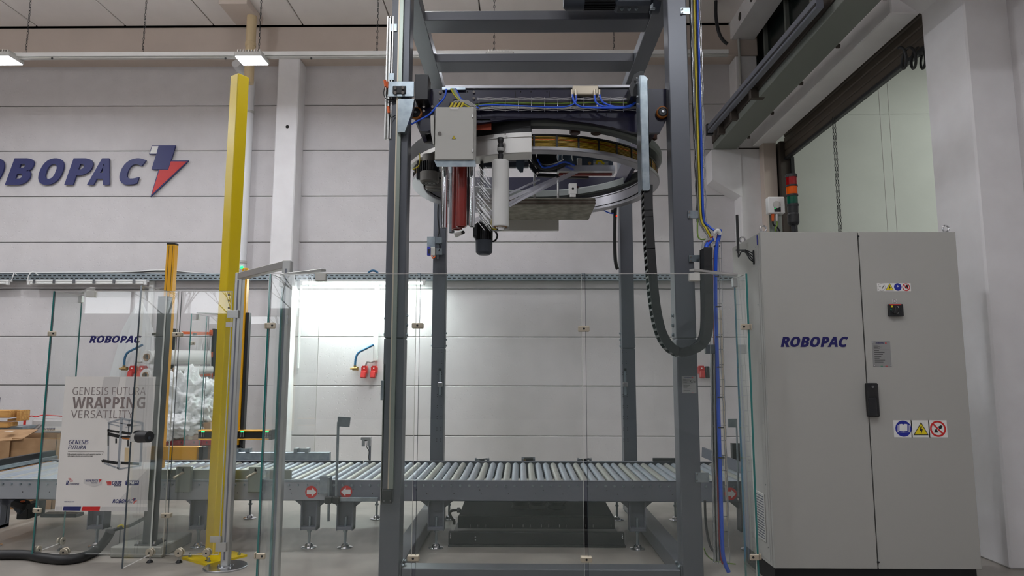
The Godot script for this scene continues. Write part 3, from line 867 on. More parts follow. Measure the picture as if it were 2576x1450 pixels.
	var mo := MB.new().cyl(Vector3(x0 + 0.02, cy, -4.42), Vector3(x0 + 0.14, cy, -4.42), 0.088, 0.088, 24).cyl(Vector3(x0, cy, -4.42), Vector3(x0 + 0.02, cy, -4.42), 0.07, 0.088, 24)
	part(gm, "fan_cowl", mo, M.motor_blue_grey)
	var fins := MB.new().cyl(Vector3(x0 + 0.14, cy, -4.42), Vector3(x1, cy, -4.42), 0.07, 0.07, 24)
	for k in 24:
		var d := Vector3(0, cos(TAU * k / 24), sin(TAU * k / 24))
		fins.bar(Vector3(x0 + 0.14, cy, -4.42) + d * 0.075, Vector3(x1, cy, -4.42) + d * 0.075, 0.004, 0.02, d)
	part(gm, "finned_body", fins, M.black_metal)
	part(gm, "gearbox", MB.new().span(Vector3(x1, cy - 0.085, -4.36), Vector3(x2, cy + 0.1, -4.50), 0.02), M.motor_blue_grey)
	part(gm, "gearbox_flange", MB.new().cyl(Vector3(x2, cy - 0.01, -4.43), Vector3(x2 + 0.05, cy - 0.01, -4.43), 0.10, 0.10, 24), M.motor_blue_grey)
	part(gm, "mount", MB.new().span(Vector3(x2 - 0.02, cy - 0.11, -4.38), Vector3(XR - MW, cy + 0.1, -4.40), 0.003), M.galvanised)
	for k in 3:
		bolt(gm, Vector3(x1 + 0.05 + 0.05 * k, cy - 0.085, -4.42), Vector3.DOWN, 0.008)

func print_plate(up: Node3D, lo: Vector3, hi: Vector3, ce: bool) -> void:   # small print of a rating plate
	var w := hi.x - lo.x
	var h := hi.y - lo.y
	var o := Vector3(lo.x, lo.y, lo.z)
	part(up, "lettering", word(MB.new(), "ROBOPAC", o + Vector3(w * 0.2, h * 0.9, 0), w * 0.5, h * 0.055, true, 0.25), M.navy_print)
	var mk := MB.new()
	mk.prism(PackedVector2Array([Vector2(o.x + w * 0.73, o.y + h * 0.89), Vector2(o.x + w * 0.82, o.y + h * 0.92), Vector2(o.x + w * 0.73, o.y + h * 0.965)]), o.z, o.z + 0.0004)
	part(up, "mark", mk, M.red_print)
	if ce:
		part(up, "lettering", word(MB.new(), "CE", o + Vector3(w * 0.6, h * 0.62, 0), w * 0.34, h * 0.17, false), M.black_print)
	var lines := MB.new()
	for k in 6:
		var y := o.y + h * (0.82 - 0.022 * k)
		lines.span(Vector3(o.x + w * 0.08, y, o.z), Vector3(o.x + w * (0.30 + 0.12 * ((k * 5) % 3)), y + h * 0.008, o.z + 0.0004))
	for k in 7:
		var y := o.y + h * (0.62 - 0.075 * k)
		lines.span(Vector3(o.x + w * 0.1, y, o.z), Vector3(o.x + w * (0.36 + 0.1 * ((k * 3) % 4)), y + h * 0.016, o.z + 0.0004))
	lines.span(Vector3(o.x + w * 0.06, o.y + h * 0.66, o.z), Vector3(o.x + w * (0.55 if ce else 0.94), o.y + h * 0.665, o.z + 0.0004))
	tag(part(up, "small_print", lines, M.black_print), "", "", "", "stuff")
	part(up, "stripe", MB.new().span(o + Vector3(w * 0.40, h * 0.015, 0), o + Vector3(w * 0.52, h * 0.035, 0.0004)), M.green_plastic)
	part(up, "stripe", MB.new().span(o + Vector3(w * 0.66, h * 0.015, 0), o + Vector3(w * 0.78, h * 0.035, 0.0004)), M.red_print)

const RC := Vector3(0.114, 0.024, -5.15)

func carriage() -> void:
	var t := T("ring_carriage", "dark blue lifting carriage with round steel ring hanging in the machine frame", "ring carriage", Vector3(0.114, 2.6, -5.15))
	var d := 4.12
	var pts := PackedVector2Array()
	for a in [[1062, 224], [1676, 224], [1675, 268], [1682, 292], [1660, 334], [1600, 334], [1540, 320], [1480, 309], [1375, 297], [1280, 300], [1190, 312], [1110, 332], [1058, 330], [1043, 290], [1055, 258]]:
		var q := P(a[0], a[1], d)
		pts.append(Vector2(q.x, q.y))
	part(t, "front_plate", MB.new().prism(pts, -d, -d - 0.03), M.navy)
	var yt := P(1300, 224, d).y
	part(t, "top_rail", MB.new().span(Vector3(P(1120, 224, d).x, yt, -d + 0.012), Vector3(P(1590, 224, d).x, yt + 0.022, -d - 0.1), 0.003), M.ring_silver, "bright steel rail along the top of the carriage")
	for s in [0, 1]:
		var xs: float = XL + MW + 0.02 if s == 0 else XR - MW - 0.02
		var si: float = 1.0 if s == 0 else -1.0
		part(t, "side_plate", MB.new().span(Vector3(xs, yt - 0.2, -d - 0.05), Vector3(xs + si * 0.03, yt, -6.12)), M.navy)
	part(t, "rear_plate", MB.new().span(Vector3(XL + MW + 0.02, 2.81, -6.10), Vector3(XR - MW - 0.02, yt, -6.14), 0.003), M.navy)
	part(t, "inner_plate", MB.new().span(Vector3(XL + MW + 0.05, yt - 0.03, -4.18), Vector3(XR - MW - 0.05, yt - 0.02, -4.6)), M.navy)
	for x in [1296.0, 1381.0]:
		part(t, "plate_joint", MB.new().span(P(x, 246, d - 0.0005), P(x + 1.2, 228, d - 0.002)), M.dark_gap)
	for a in [[1107, 232], [1107, 249], [1192, 231], [1192, 247], [1066, 268], [1088, 268], [1066, 279], [1088, 279]]:
		part(t, "bolt", MB.new().cyl(P(a[0], a[1], d - 0.001), P(a[0], a[1], d - 0.013), 0.009, 0.009, 6), M.chrome)
	for px in [1310.0, 1336.0, 1376.0, 1170.0, 1176.0]:
		part(t, "screw", MB.new().cyl(P(px, 231, d - 0.001), P(px, 231, d - 0.003), 0.004, 0.004, 8), M.black_print)
	# running wheels against the posts
	for a in [[1665, 285, 0.038], [1047, 287, 0.04]]:
		var q := P(a[0], a[1], d - 0.002)
		var w := part(t, "guide_wheel", MB.new().lathe([Vector2(0.0, -0.01), Vector2(a[2] - 0.004, -0.01), Vector2(a[2], 0.0), Vector2(a[2], 0.022), Vector2(a[2] - 0.006, 0.026), Vector2(0.0, 0.026)], q, Basis(Vector3.RIGHT, PI / 2), 24), M.wheel_orange)
		part(w, "hub", MB.new().lathe([Vector2(0.031, 0.0262), Vector2(0.029, 0.03), Vector2(0.026, 0.0305), Vector2(0.022, 0.0275), Vector2(0.0, 0.0275)], q, Basis(Vector3.RIGHT, PI / 2), 24), M.black_metal)
		part(w, "axle", MB.new().cyl(q + Vector3(0, 0, 0.027), q + Vector3(0, 0, 0.034), 0.009, 0.009, 6), M.steel)
	# the fixed tube ring and the rotating ring with its slip tracks
	part(t, "fixed_ring", MB.new().lathe([Vector2(0.97, 2.80), Vector2(0.97, 2.845), Vector2(0.955, 2.862), Vector2(0.90, 2.862), Vector2(0.885, 2.848), Vector2(0.885, 2.80), Vector2(0.90, 2.788), Vector2(0.955, 2.788), Vector2(0.97, 2.80)], RC, Basis.IDENTITY, 96), M.ring_grey)
	part(t, "ring_body", MB.new().lathe([Vector2(0.925, 2.655), Vector2(0.925, 2.73), Vector2(0.935, 2.732), Vector2(0.935, 2.742), Vector2(0.86, 2.742), Vector2(0.86, 2.655)], RC, Basis.IDENTITY, 96), M.black_plastic)
	for k in 8:
		var y := 2.658 + 0.0088 * k
		part(t, "slip_track", MB.new().lathe([Vector2(0.924, y), Vector2(0.934, y + 0.0012), Vector2(0.934, y + 0.0056), Vector2(0.924, y + 0.0068)], RC, Basis.IDENTITY, 96), M.copper if k in [5] else M.track_yellow)
	for k in 40:
		var e := Vector3(cos(TAU * k / 40 + 0.03), 0, sin(TAU * k / 40 + 0.03))
		part(t, "track_clip", MB.new().bar(RC + e * 0.933 + Vector3(0, 2.656, 0), RC + e * 0.933 + Vector3(0, 2.731, 0), 0.012, 0.012, e), M.black_plastic)
	part(t, "ring_flange", MB.new().lathe([Vector2(0.945, 2.628), Vector2(0.95, 2.632), Vector2(0.95, 2.652), Vector2(0.945, 2.655), Vector2(0.87, 2.655), Vector2(0.866, 2.65), Vector2(0.866, 2.632), Vector2(0.87, 2.628), Vector2(0.945, 2.628)], RC, Basis.IDENTITY, 96), M.ring_silver)
	part(t, "ring_liner", MB.new().lathe([Vector2(0.858, 2.655), Vector2(0.858, 2.742)], RC, Basis.IDENTITY, 96), M.ring_silver)
	part(t, "outer_band", MB.new().lathe([Vector2(0.968, 2.70), Vector2(0.972, 2.70), Vector2(0.972, 2.79), Vector2(0.968, 2.79), Vector2(0.968, 2.70)], RC, Basis.IDENTITY, 60, PI * 1.02, PI * 1.98), M.ring_silver)
	part(t, "liner_seam", MB.new().lathe([Vector2(0.855, 2.728), Vector2(0.855, 2.732)], RC, Basis.IDENTITY, 96), M.dark_gap)
	# support rollers and brackets of the ring
	for a in [[1352, 307, 4.24], [1640, 345, 4.75], [1446, 330, 4.5], [1500, 330, 4.35]]:
		var q := P(a[0], a[1], a[2])
		var r: float = 0.037
		var sr := part(t, "support_roller", MB.new().lathe([Vector2(0.0, -0.022), Vector2(r - 0.008, -0.022), Vector2(r, -0.016), Vector2(r, 0.022), Vector2(r - 0.006, 0.026), Vector2(0.0, 0.026)], q, Basis.IDENTITY, 24), M.wheel_brown)
		part(sr, "bracket", MB.new().box(q + Vector3(0, 0.04, 0), Vector3(0.1, 0.028, 0.07), 0.004), M.black_metal)
	for a in [[1441, 476, 5.95], [1582, 441, 5.7]]:
		var q := P(a[0], a[1], a[2])
		var b := part(t, "ring_bracket", MB.new().box(q, Vector3(0.075, 0.10, 0.03), 0.004), M.satin_plate)
		part(b, "roller", MB.new().cyl(q + Vector3(0.03, -0.01, -0.03), q + Vector3(0.03, 0.03, -0.03), 0.03, 0.03, 16), M.wheel_brown)
		part(b, "hole", MB.new().cyl(q + Vector3(0, 0, 0.015), q + Vector3(0, 0, 0.0165), 0.011, 0.011, 16), M.dark_gap)
		part(b, "lower_plate", MB.new().box(q + Vector3(0, -0.062, 0.0), Vector3(0.055, 0.03, 0.03), 0.003), M.satin_plate)
	# film carriage: black curved cover, its pale base plate and motors
	part(t, "curved_cover", MB.new().lathe([Vector2(0.985, 2.735), Vector2(0.985, 2.85), Vector2(0.96, 2.858), Vector2(0.80, 2.858), Vector2(0.80, 2.735), Vector2(0.985, 2.735)], RC, Basis.IDENTITY, 36, deg_to_rad(93), deg_to_rad(163)), M.black_plastic)
	var ce := Vector3(cos(deg_to_rad(93)), 0, sin(deg_to_rad(93)))
	part(t, "cover_end", MB.new().bar(RC + ce * 0.80 + Vector3(0, 2.796, 0), RC + ce * 0.984 + Vector3(0, 2.796, 0), 0.004, 0.12), M.black_plastic)
	part(t, "cover_rim", MB.new().lathe([Vector2(0.99, 2.705), Vector2(0.99, 2.734), Vector2(0.962, 2.734), Vector2(0.962, 2.705), Vector2(0.99, 2.705)], RC, Basis.IDENTITY, 36, deg_to_rad(92.6), deg_to_rad(163)), M.satin_plate)
	part(t, "base_plate", MB.new().lathe([Vector2(0.975, 2.60), Vector2(0.984, 2.605), Vector2(0.984, 2.705), Vector2(0.962, 2.705), Vector2(0.955, 2.60), Vector2(0.86, 2.595), Vector2(0.975, 2.60)], RC, Basis.IDENTITY, 24, deg_to_rad(92.6), deg_to_rad(118)), M.satin_plate)
	part(t, "screw", MB.new().cyl(P(1271, 337, 4.163), P(1271, 337, 4.158), 0.006, 0.006, 12), M.chrome)
	part(t, "orange_tag", MB.new().span(P(1196, 328, 4.16), P(1236, 309, 4.155)), M.orange_tag, "orange paper tag with a scribbled word on the black cover")
	part(t, "green_strip", MB.new().span(P(1198, 306, 4.14), P(1234, 300, 4.12)), M.green_plastic)
	part(t, "green_strip", MB.new().span(P(1470, 306, 4.17), P(1506, 298, 4.15)), M.green_plastic)
	for a in [[1080, 375, 462, 4.5], [1092, 372, 479, 4.9]]:
		var q := P(a[0], a[2], a[3])
		var yt2 := 2.715
		var yb := q.y
		var m := part(t, "drive_motor", MB.new().lathe([Vector2(0.0, yb + 0.06), Vector2(0.052, yb + 0.06), Vector2(0.052, yt2), Vector2(0, yt2)], Vector3(q.x, 0, q.z), Basis.IDENTITY, 24), M.motor_grey)
		var fins := MB.new()
		for k in 22:
			var e := Vector3(cos(TAU * k / 22), 0, sin(TAU * k / 22))
			fins.bar(Vector3(q.x, yb + 0.07, q.z) + e * 0.057, Vector3(q.x, yt2 - 0.05, q.z) + e * 0.057, 0.004, 0.016, e)
		part(m, "fins", fins, M.black_metal)
		part(m, "fan_cowl", MB.new().lathe([Vector2(0.0, yb), Vector2(0.05, yb), Vector2(0.064, yb + 0.012), Vector2(0.066, yb + 0.075), Vector2(0.06, yb + 0.078)], Vector3(q.x, 0, q.z), Basis.IDENTITY, 28), M.motor_grey)
		var gr := MB.new()
		for k in 5:
			gr.lathe([Vector2(0.012 + 0.009 * k, -0.0006), Vector2(0.016 + 0.009 * k, -0.0006)], Vector3(q.x, yb, q.z), Basis.IDENTITY, 24)
		part(m, "grille", gr, M.dark_gap)
		if a[0] == 1080:
			part(m, "terminal_box", MB.new().span(P(1047, 450, 4.5), P(1058, 407, 4.54), 0.004), M.black_metal)
			part(m, "cable", MB.new().tube(bez([P(1055, 386, 4.5), P(1056, 400, 4.48), P(1054, 416, 4.47), P(1044, 424, 4.47), P(1038, 427, 4.47)]), 0.004, 6), M.cable_yellow)
	# left end: dark box, zinc plate with four bolts, zinc horn
	part(t, "end_box", MB.new().span(P(1043, 250, 4.0), P(1084, 207, 4.12), 0.003), M.black_metal)
	var zp := part(t, "bolt_plate", MB.new().span(P(976, 243, 3.985), P(1043, 207, 4.0), 0.002), M.galvanised, "zinc mounting plate with black pad and four big bolts")
	part(zp, "pad", MB.new().span(P(988, 236, 3.985), P(1021, 216, 3.975), 0.003), M.black_plastic)
	for a in [[994, 221], [1013, 221], [994, 233], [1013, 233]]:
		part(zp, "bolt", MB.new().cyl(P(a[0], a[1], 3.975), P(a[0], a[1], 3.96), 0.0095, 0.0095, 6), M.chrome)
	var hp := PackedVector2Array()
	for a in [[1002, 251], [1043, 251], [1037, 285], [1019, 335], [1001, 335]]:
		var q := P(a[0], a[1], 3.99)
		hp.append(Vector2(q.x, q.y))
	part(t, "horn_bracket", MB.new().prism(hp, -3.975, -4.026), M.galvanised)
	# right end: black head of the cable chain guide
	var kp := PackedVector2Array()
	for a in [[1580, 232], [1592, 196], [1606, 188], [1616, 188], [1616, 250], [1584, 250]]:
		var q := P(a[0], a[1], 4.0)
		kp.append(Vector2(q.x, q.y))
	part(t, "chain_head", MB.new().prism(kp, -3.95, -4.11), M.black_metal)
	var g0 := P(1616, 480, 3.87)
	var g1 := P(1636, 480, 3.87)
	var gt := P(1620, 190, 3.87).y
	var gd := MB.new()
	gd.prism(PackedVector2Array([Vector2(g0.x, g0.y + 0.02), Vector2(g0.x, gt), Vector2(g1.x - 0.02, gt), Vector2(g1.x, gt - 0.02), Vector2(g1.x, g1.y + 0.012), Vector2(g1.x - 0.012, g1.y), Vector2(g0.x + 0.002, g0.y)]), -3.868, -3.872)
	gd.span(Vector3(g0.x - 0.002, g0.y + 0.012, -3.868), Vector3(g0.x + 0.002, gt, -4.00))
	gd.span(Vector3(g1.x - 0.003, g0.y + 0.04, -3.868), Vector3(g1.x, gt - 0.03, -4.00))
	part(t, "chain_guide", gd, M.galvanised, "long zinc channel that guides the cable chain")
	for y in [197.0, 210.0, 243.0, 262.0]:
		part(t, "bolt", MB.new().cyl(Vector3(g0.x - 0.003, P(1612, y, 3.93).y, -3.93), Vector3(g0.x - 0.013, P(1612, y, 3.93).y, -3.93), 0.006, 0.006, 8), M.chrome)
	part(t, "tray_plate", MB.new().span(P(1112, 226, 4.1), P(1171, 221, 4.11)), M.galvanised)
	# basket of wires on the front with the hoses lying in it
	for y in [247.0, 274.0]:
		for o in [0.0, 3.5]:
			var w := []
			for k in 70:
				w.append(P(1200.0 + (1606.0 - 1200.0) * k / 69.0, y + o + 0.7 * sin(k * 0.9 + o), 4.06))
			part(t, "basket_wire", MB.new().tube(w, 0.0026, 5), M.steel)
	for k in 13:
		var px := 1205.0 + 33.0 * k
		part(t, "basket_rung", MB.new().tube([P(px, 244, 4.055), P(px, 256, 4.07), P(px, 270, 4.07), P(px, 281, 4.055)], 0.0022, 5), M.steel)
	for a in [[256.0, "black_plastic"], [259.0, "cable_green"], [262.0, "black_plastic"], [268.0, "cable_grey"], [271.0, "cable_grey"], [265.0, "black_plastic"]]:
		part(t, "cable", MB.new().tube([P(1196, a[0] + 5, 4.09), P(1260, a[0], 4.09), P(1400, a[0] + 2, 4.09), P(1520, a[0] - 1, 4.09), P(1606, a[0] + 1, 4.09)], 0.005, 6), M[a[1]])
	var hoses := [[[1204, 266], [1240, 264], [1300, 266], [1390, 270], [1430, 267], [1448, 256], [1449, 240]], [[1440, 238], [1444, 255], [1460, 268], [1500, 271], [1550, 272], [1585, 268], [1604, 250]], [[1496, 240], [1500, 258], [1520, 268], [1560, 271]], [[1508, 238], [1516, 256], [1540, 267], [1570, 269], [1592, 262], [1606, 247]]]
	for h in hoses:
		var w := []
		for q in h: w.append(P(q[0], q[1], 4.045))
		part(t, "air_hose", MB.new().tube(bez(w), 0.0065 if h != hoses[0] else 0.0045, 8), M.blue_hose)
	var mf := part(t, "valve_manifold", MB.new().span(P(1441, 238, 4.06), P(1504, 221, 4.10), 0.006), M.champagne, "pale metal valve manifold with hose fittings")
	for px in [1439.0, 1449.0, 1496.0, 1508.0]:
		part(mf, "fitting", MB.new().cyl(P(px, 246, 4.05), P(px, 226, 4.05), 0.008, 0.007, 10), M.champagne)
	for px in [1450.0, 1460.0, 1471.0, 1482.0, 1494.0]:
		part(mf, "screw", MB.new().cyl(P(px, 221, 4.07), P(px, 219, 4.07), 0.006, 0.005, 8), M.chrome)
	# cables that dive from the basket to the left
	for a in [[[1123, 224], [1118, 245], [1100, 266], [1080, 288], [1055, 302], [1034, 313]]]:
		var w := []
		for q in a: w.append(P(q[0], q[1], 4.03))
		part(t, "air_hose", MB.new().tube(bez(w), 0.006, 8), M.blue_hose)
	for k in 5:
		var w := []
		for q in [[1134 + 3 * k, 223], [1142 + 3 * k, 238], [1154 + 2 * k, 251], [1166 + 4 * k, 262], [1186 + 5 * k, 273]]: w.append(P(q[0], q[1], 4.05))
		part(t, "cable", MB.new().tube(bez(w), 0.005, 6), [M.cable_yellow, M.cable_green, M.cable_grey, M.cable_grey, M.blue_hose][k])
	film_unit()
	platen(t)
	# sensors and lines on the rear posts
	var sb := T("photocell_bracket", "zinc bracket with a blue and white photocell on the left rear machine post", "sensor", P(1095, 650, 6.15))
	part(sb, "upper_plate", MB.new().span(P(1074, 622, 6.14), P(1095, 596, 6.15), 0.001).span(P(1095, 612, 6.1), P(1113, 600, 6.15)), M.galvanised)
	part(sb, "lower_plate", MB.new().span(P(1096, 641, 6.13), P(1113, 626, 6.16), 0.002).span(P(1100, 652, 6.16), P(1104, 600, 6.17)), M.galvanised)
	part(sb, "case", MB.new().span(P(1074, 643, 6.10), P(1084, 623, 6.15), 0.003), M.blue_print)
	part(sb, "window", MB.new().span(P(1076, 638, 6.098), P(1081, 627, 6.101)), M.black_print)
	part(sb, "plug", MB.new().span(P(1084, 643, 6.11), P(1096, 624, 6.15), 0.003), M.light_grey)
	part(sb, "cable", MB.new().tube(bez([P(1104, 497, 6.17), P(1101, 540, 6.17), P(1104, 580, 6.17), P(1101, 600, 6.16), P(1107, 620, 6.14), P(1104, 632, 6.13)]), 0.006, 6), M.black_plastic)
	part(sb, "cable", MB.new().tube(bez([P(1086, 643, 6.11), P(1089, 650, 6.11), P(1095, 646, 6.11)]), 0.006, 6), M.cable_orange)
	var rl := T("cable_strip", "black cable strip hanging beside the right rear machine post, with a blue wire", "cable", P(1549, 680, 6.15))
	part(rl, "strip", MB.new().tube(bez([P(1548, 515, 6.16), P(1546, 580, 6.16), P(1547, 640, 6.16), P(1550, 668, 6.16), P(1554, 678, 6.16)]), 0.017, 8), M.black_plastic)
	part(rl, "wire", MB.new().tube(bez([P(1508, 516, 6.0), P(1516, 527, 6.05), P(1530, 535, 6.1), P(1543, 538, 6.14)]), 0.006, 6), M.blue_hose)
	part(rl, "strap", MB.new().span(P(1538, 536, 6.13), P(1543, 529, 6.15)), M.black_plastic)
	part(rl, "red_light", MB.new().box(P(1551, 544, 6.14), Vector3(0.012, 0.012, 0.012)), M.red_dim)

func platen(t: Node3D) -> void:
	var p := T("press_platen", "grey felt covered pressing plate hanging in the middle of the ring", "press plate", Vector3(0.114, 2.46, -5.15))
	var pr := MB.new()
	pr.span(Vector3(-0.33, 2.462, -4.90), Vector3(0.554, 2.52, -5.40), 0.006)
	part(p, "pad", pr, M.grey_foam)
	for y in [2.478, 2.498]:
		part(p, "layer", MB.new().span(Vector3(-0.332, y, -4.898), Vector3(0.556, y + 0.003, -5.402)), M.wheel_brown)
	part(p, "lower_tray", MB.new().span(P(1240, 580, 5.42), P(1405, 556, 5.46), 0.004), M.light_grey)
	part(p, "rod", MB.new().cyl(Vector3(P(1345, 480, 5.0).x, 2.52, -5.05), Vector3(P(1345, 480, 5.0).x, 2.80, -5.05), 0.009, 0.009, 12), M.aluminium)
	part(p, "rod", MB.new().cyl(Vector3(0.3, 2.52, -5.3), Vector3(0.3, 2.80, -5.3), 0.009, 0.009, 12), M.aluminium)
	# second film carriage at the back right of the ring, seen from below
	var f := T("film_carriage", "zinc film stretching carriage under the right part of the ring", "film carriage", P(1470, 420, 4.7))
	part(f, "side_plate", MB.new().span(P(1405, 430, 4.62), P(1491, 394, 4.66), 0.003).span(P(1491, 403, 4.62), P(1539, 394, 4.66)).span(P(1531, 430, 4.62), P(1540, 402, 4.66)).span(P(1491, 430, 4.62), P(1533, 426, 4.66)), M.carriage_zinc)
	part(f, "underside", MB.new().span(P(1402, 431, 4.6), P(1542, 428.5, 4.72)), M.steel)
	part(f, "red_strip", MB.new().span(P(1406, 440, 4.66), P(1538, 431, 4.70), 0.002), M.rubber_red)
	part(f, "limit_switch", MB.new().span(P(1451, 417, 4.615), P(1464, 398, 4.60), 0.003), M.satin_plate)
	part(f, "knob", MB.new().cyl(P(1483, 411, 4.62), P(1483, 411, 4.605), 0.013, 0.011, 12), M.brass)
	var yc := []
	for q in [[1500, 413], [1503, 406], [1510, 405], [1516, 410], [1520, 413]]: yc.append(P(q[0], q[1], 4.63))
	part(f, "cable", MB.new().tube(bez(yc), 0.008, 8), M.yellow_print)
	part(f, "back_panel", MB.new().span(P(1493, 427, 4.72), P(1531, 402, 4.73)), M.light_grey)
	part(f, "lever", MB.new().bar(P(1350, 441, 4.7), P(1480, 446, 4.75), 0.03, 0.025), M.black_metal)
	part(f, "lever", MB.new().bar(P(1326, 405, 4.6), P(1352, 438, 4.6), 0.03, 0.03), M.black_metal)
	for q in [[1330, 415], [1352, 436]]:
		part(f, "bolt", MB.new().cyl(P(q[0], q[1], 4.58), P(q[0], q[1], 4.57), 0.008, 0.008, 8), M.chrome)
	part(f, "cross_bar", MB.new().span(P(1205, 420, 4.5), P(1330, 411, 4.54), 0.002), M.motor_blue_grey)
	part(f, "cross_bar", MB.new().span(P(1206, 408.5, 4.52), P(1328, 403.5, 4.54), 0.002), M.aluminium)
	part(f, "hanger", MB.new().prism(quadpx([[1299, 390], [1322, 390], [1316, 432], [1309, 433], [1298, 420]], 4.45), -4.45, -4.47), M.carriage_zinc)
	var ch := []
	for q in [[1340, 388], [1344, 404], [1356, 417], [1376, 422], [1400, 417], [1420, 408]]: ch.append(P(q[0], q[1], 4.58))
	part(f, "cable_chain", MB.new().tube(bez(ch), 0.022, 8), M.black_plastic)
	ch = []
	for q in [[1352, 400], [1366, 421], [1390, 418], [1420, 408], [1446, 417]]: ch.append(P(q[0], q[1], 4.55))
	part(f, "air_hose", MB.new().tube(bez(ch), 0.006, 8), M.blue_hose)
	for px in [1405.0, 1417.0, 1442.0]:
		part(f, "cable", MB.new().tube(bez([P(px, 384, 4.6), P(px - 3, 394, 4.6), P(px - 1, 405, 4.6)]), 0.004, 6), M.white_plastic)
	part(f, "hanger", MB.new().span(P(1350, 430, 4.64), P(1430, 386, 4.68)), M.black_metal)

func quadpx(a: Array, dz: float) -> PackedVector2Array:
	var o := PackedVector2Array()
	for q in a:
		var p := P(q[0], q[1], dz)
		o.append(Vector2(p.x, p.y))
	return o

func vroller(t: Node3D, called: String, px0: float, px1: float, pyb: float, dz: float, top: float, m: Material, hollow := true) -> Node3D:
	var c := P((px0 + px1) / 2, pyb, dz)
	var r := (P(px1, pyb, dz).x - P(px0, pyb, dz).x) / 2
	var prof := [Vector2(r * 0.72, c.y + 0.02), Vector2(r * 0.72, c.y), Vector2(r - 0.002, c.y), Vector2(r, c.y + 0.002), Vector2(r, top), Vector2(0.0, top)]
	var o := part(t, called, MB.new().lathe(prof, Vector3(c.x, 0, c.z), Basis.IDENTITY, 32), m)
	part(o, "bore", MB.new().cyl(Vector3(c.x, c.y + 0.018, c.z), Vector3(c.x, c.y + 0.02, c.z), r * 0.73, r * 0.73, 20), M.dark_gap)
	return o

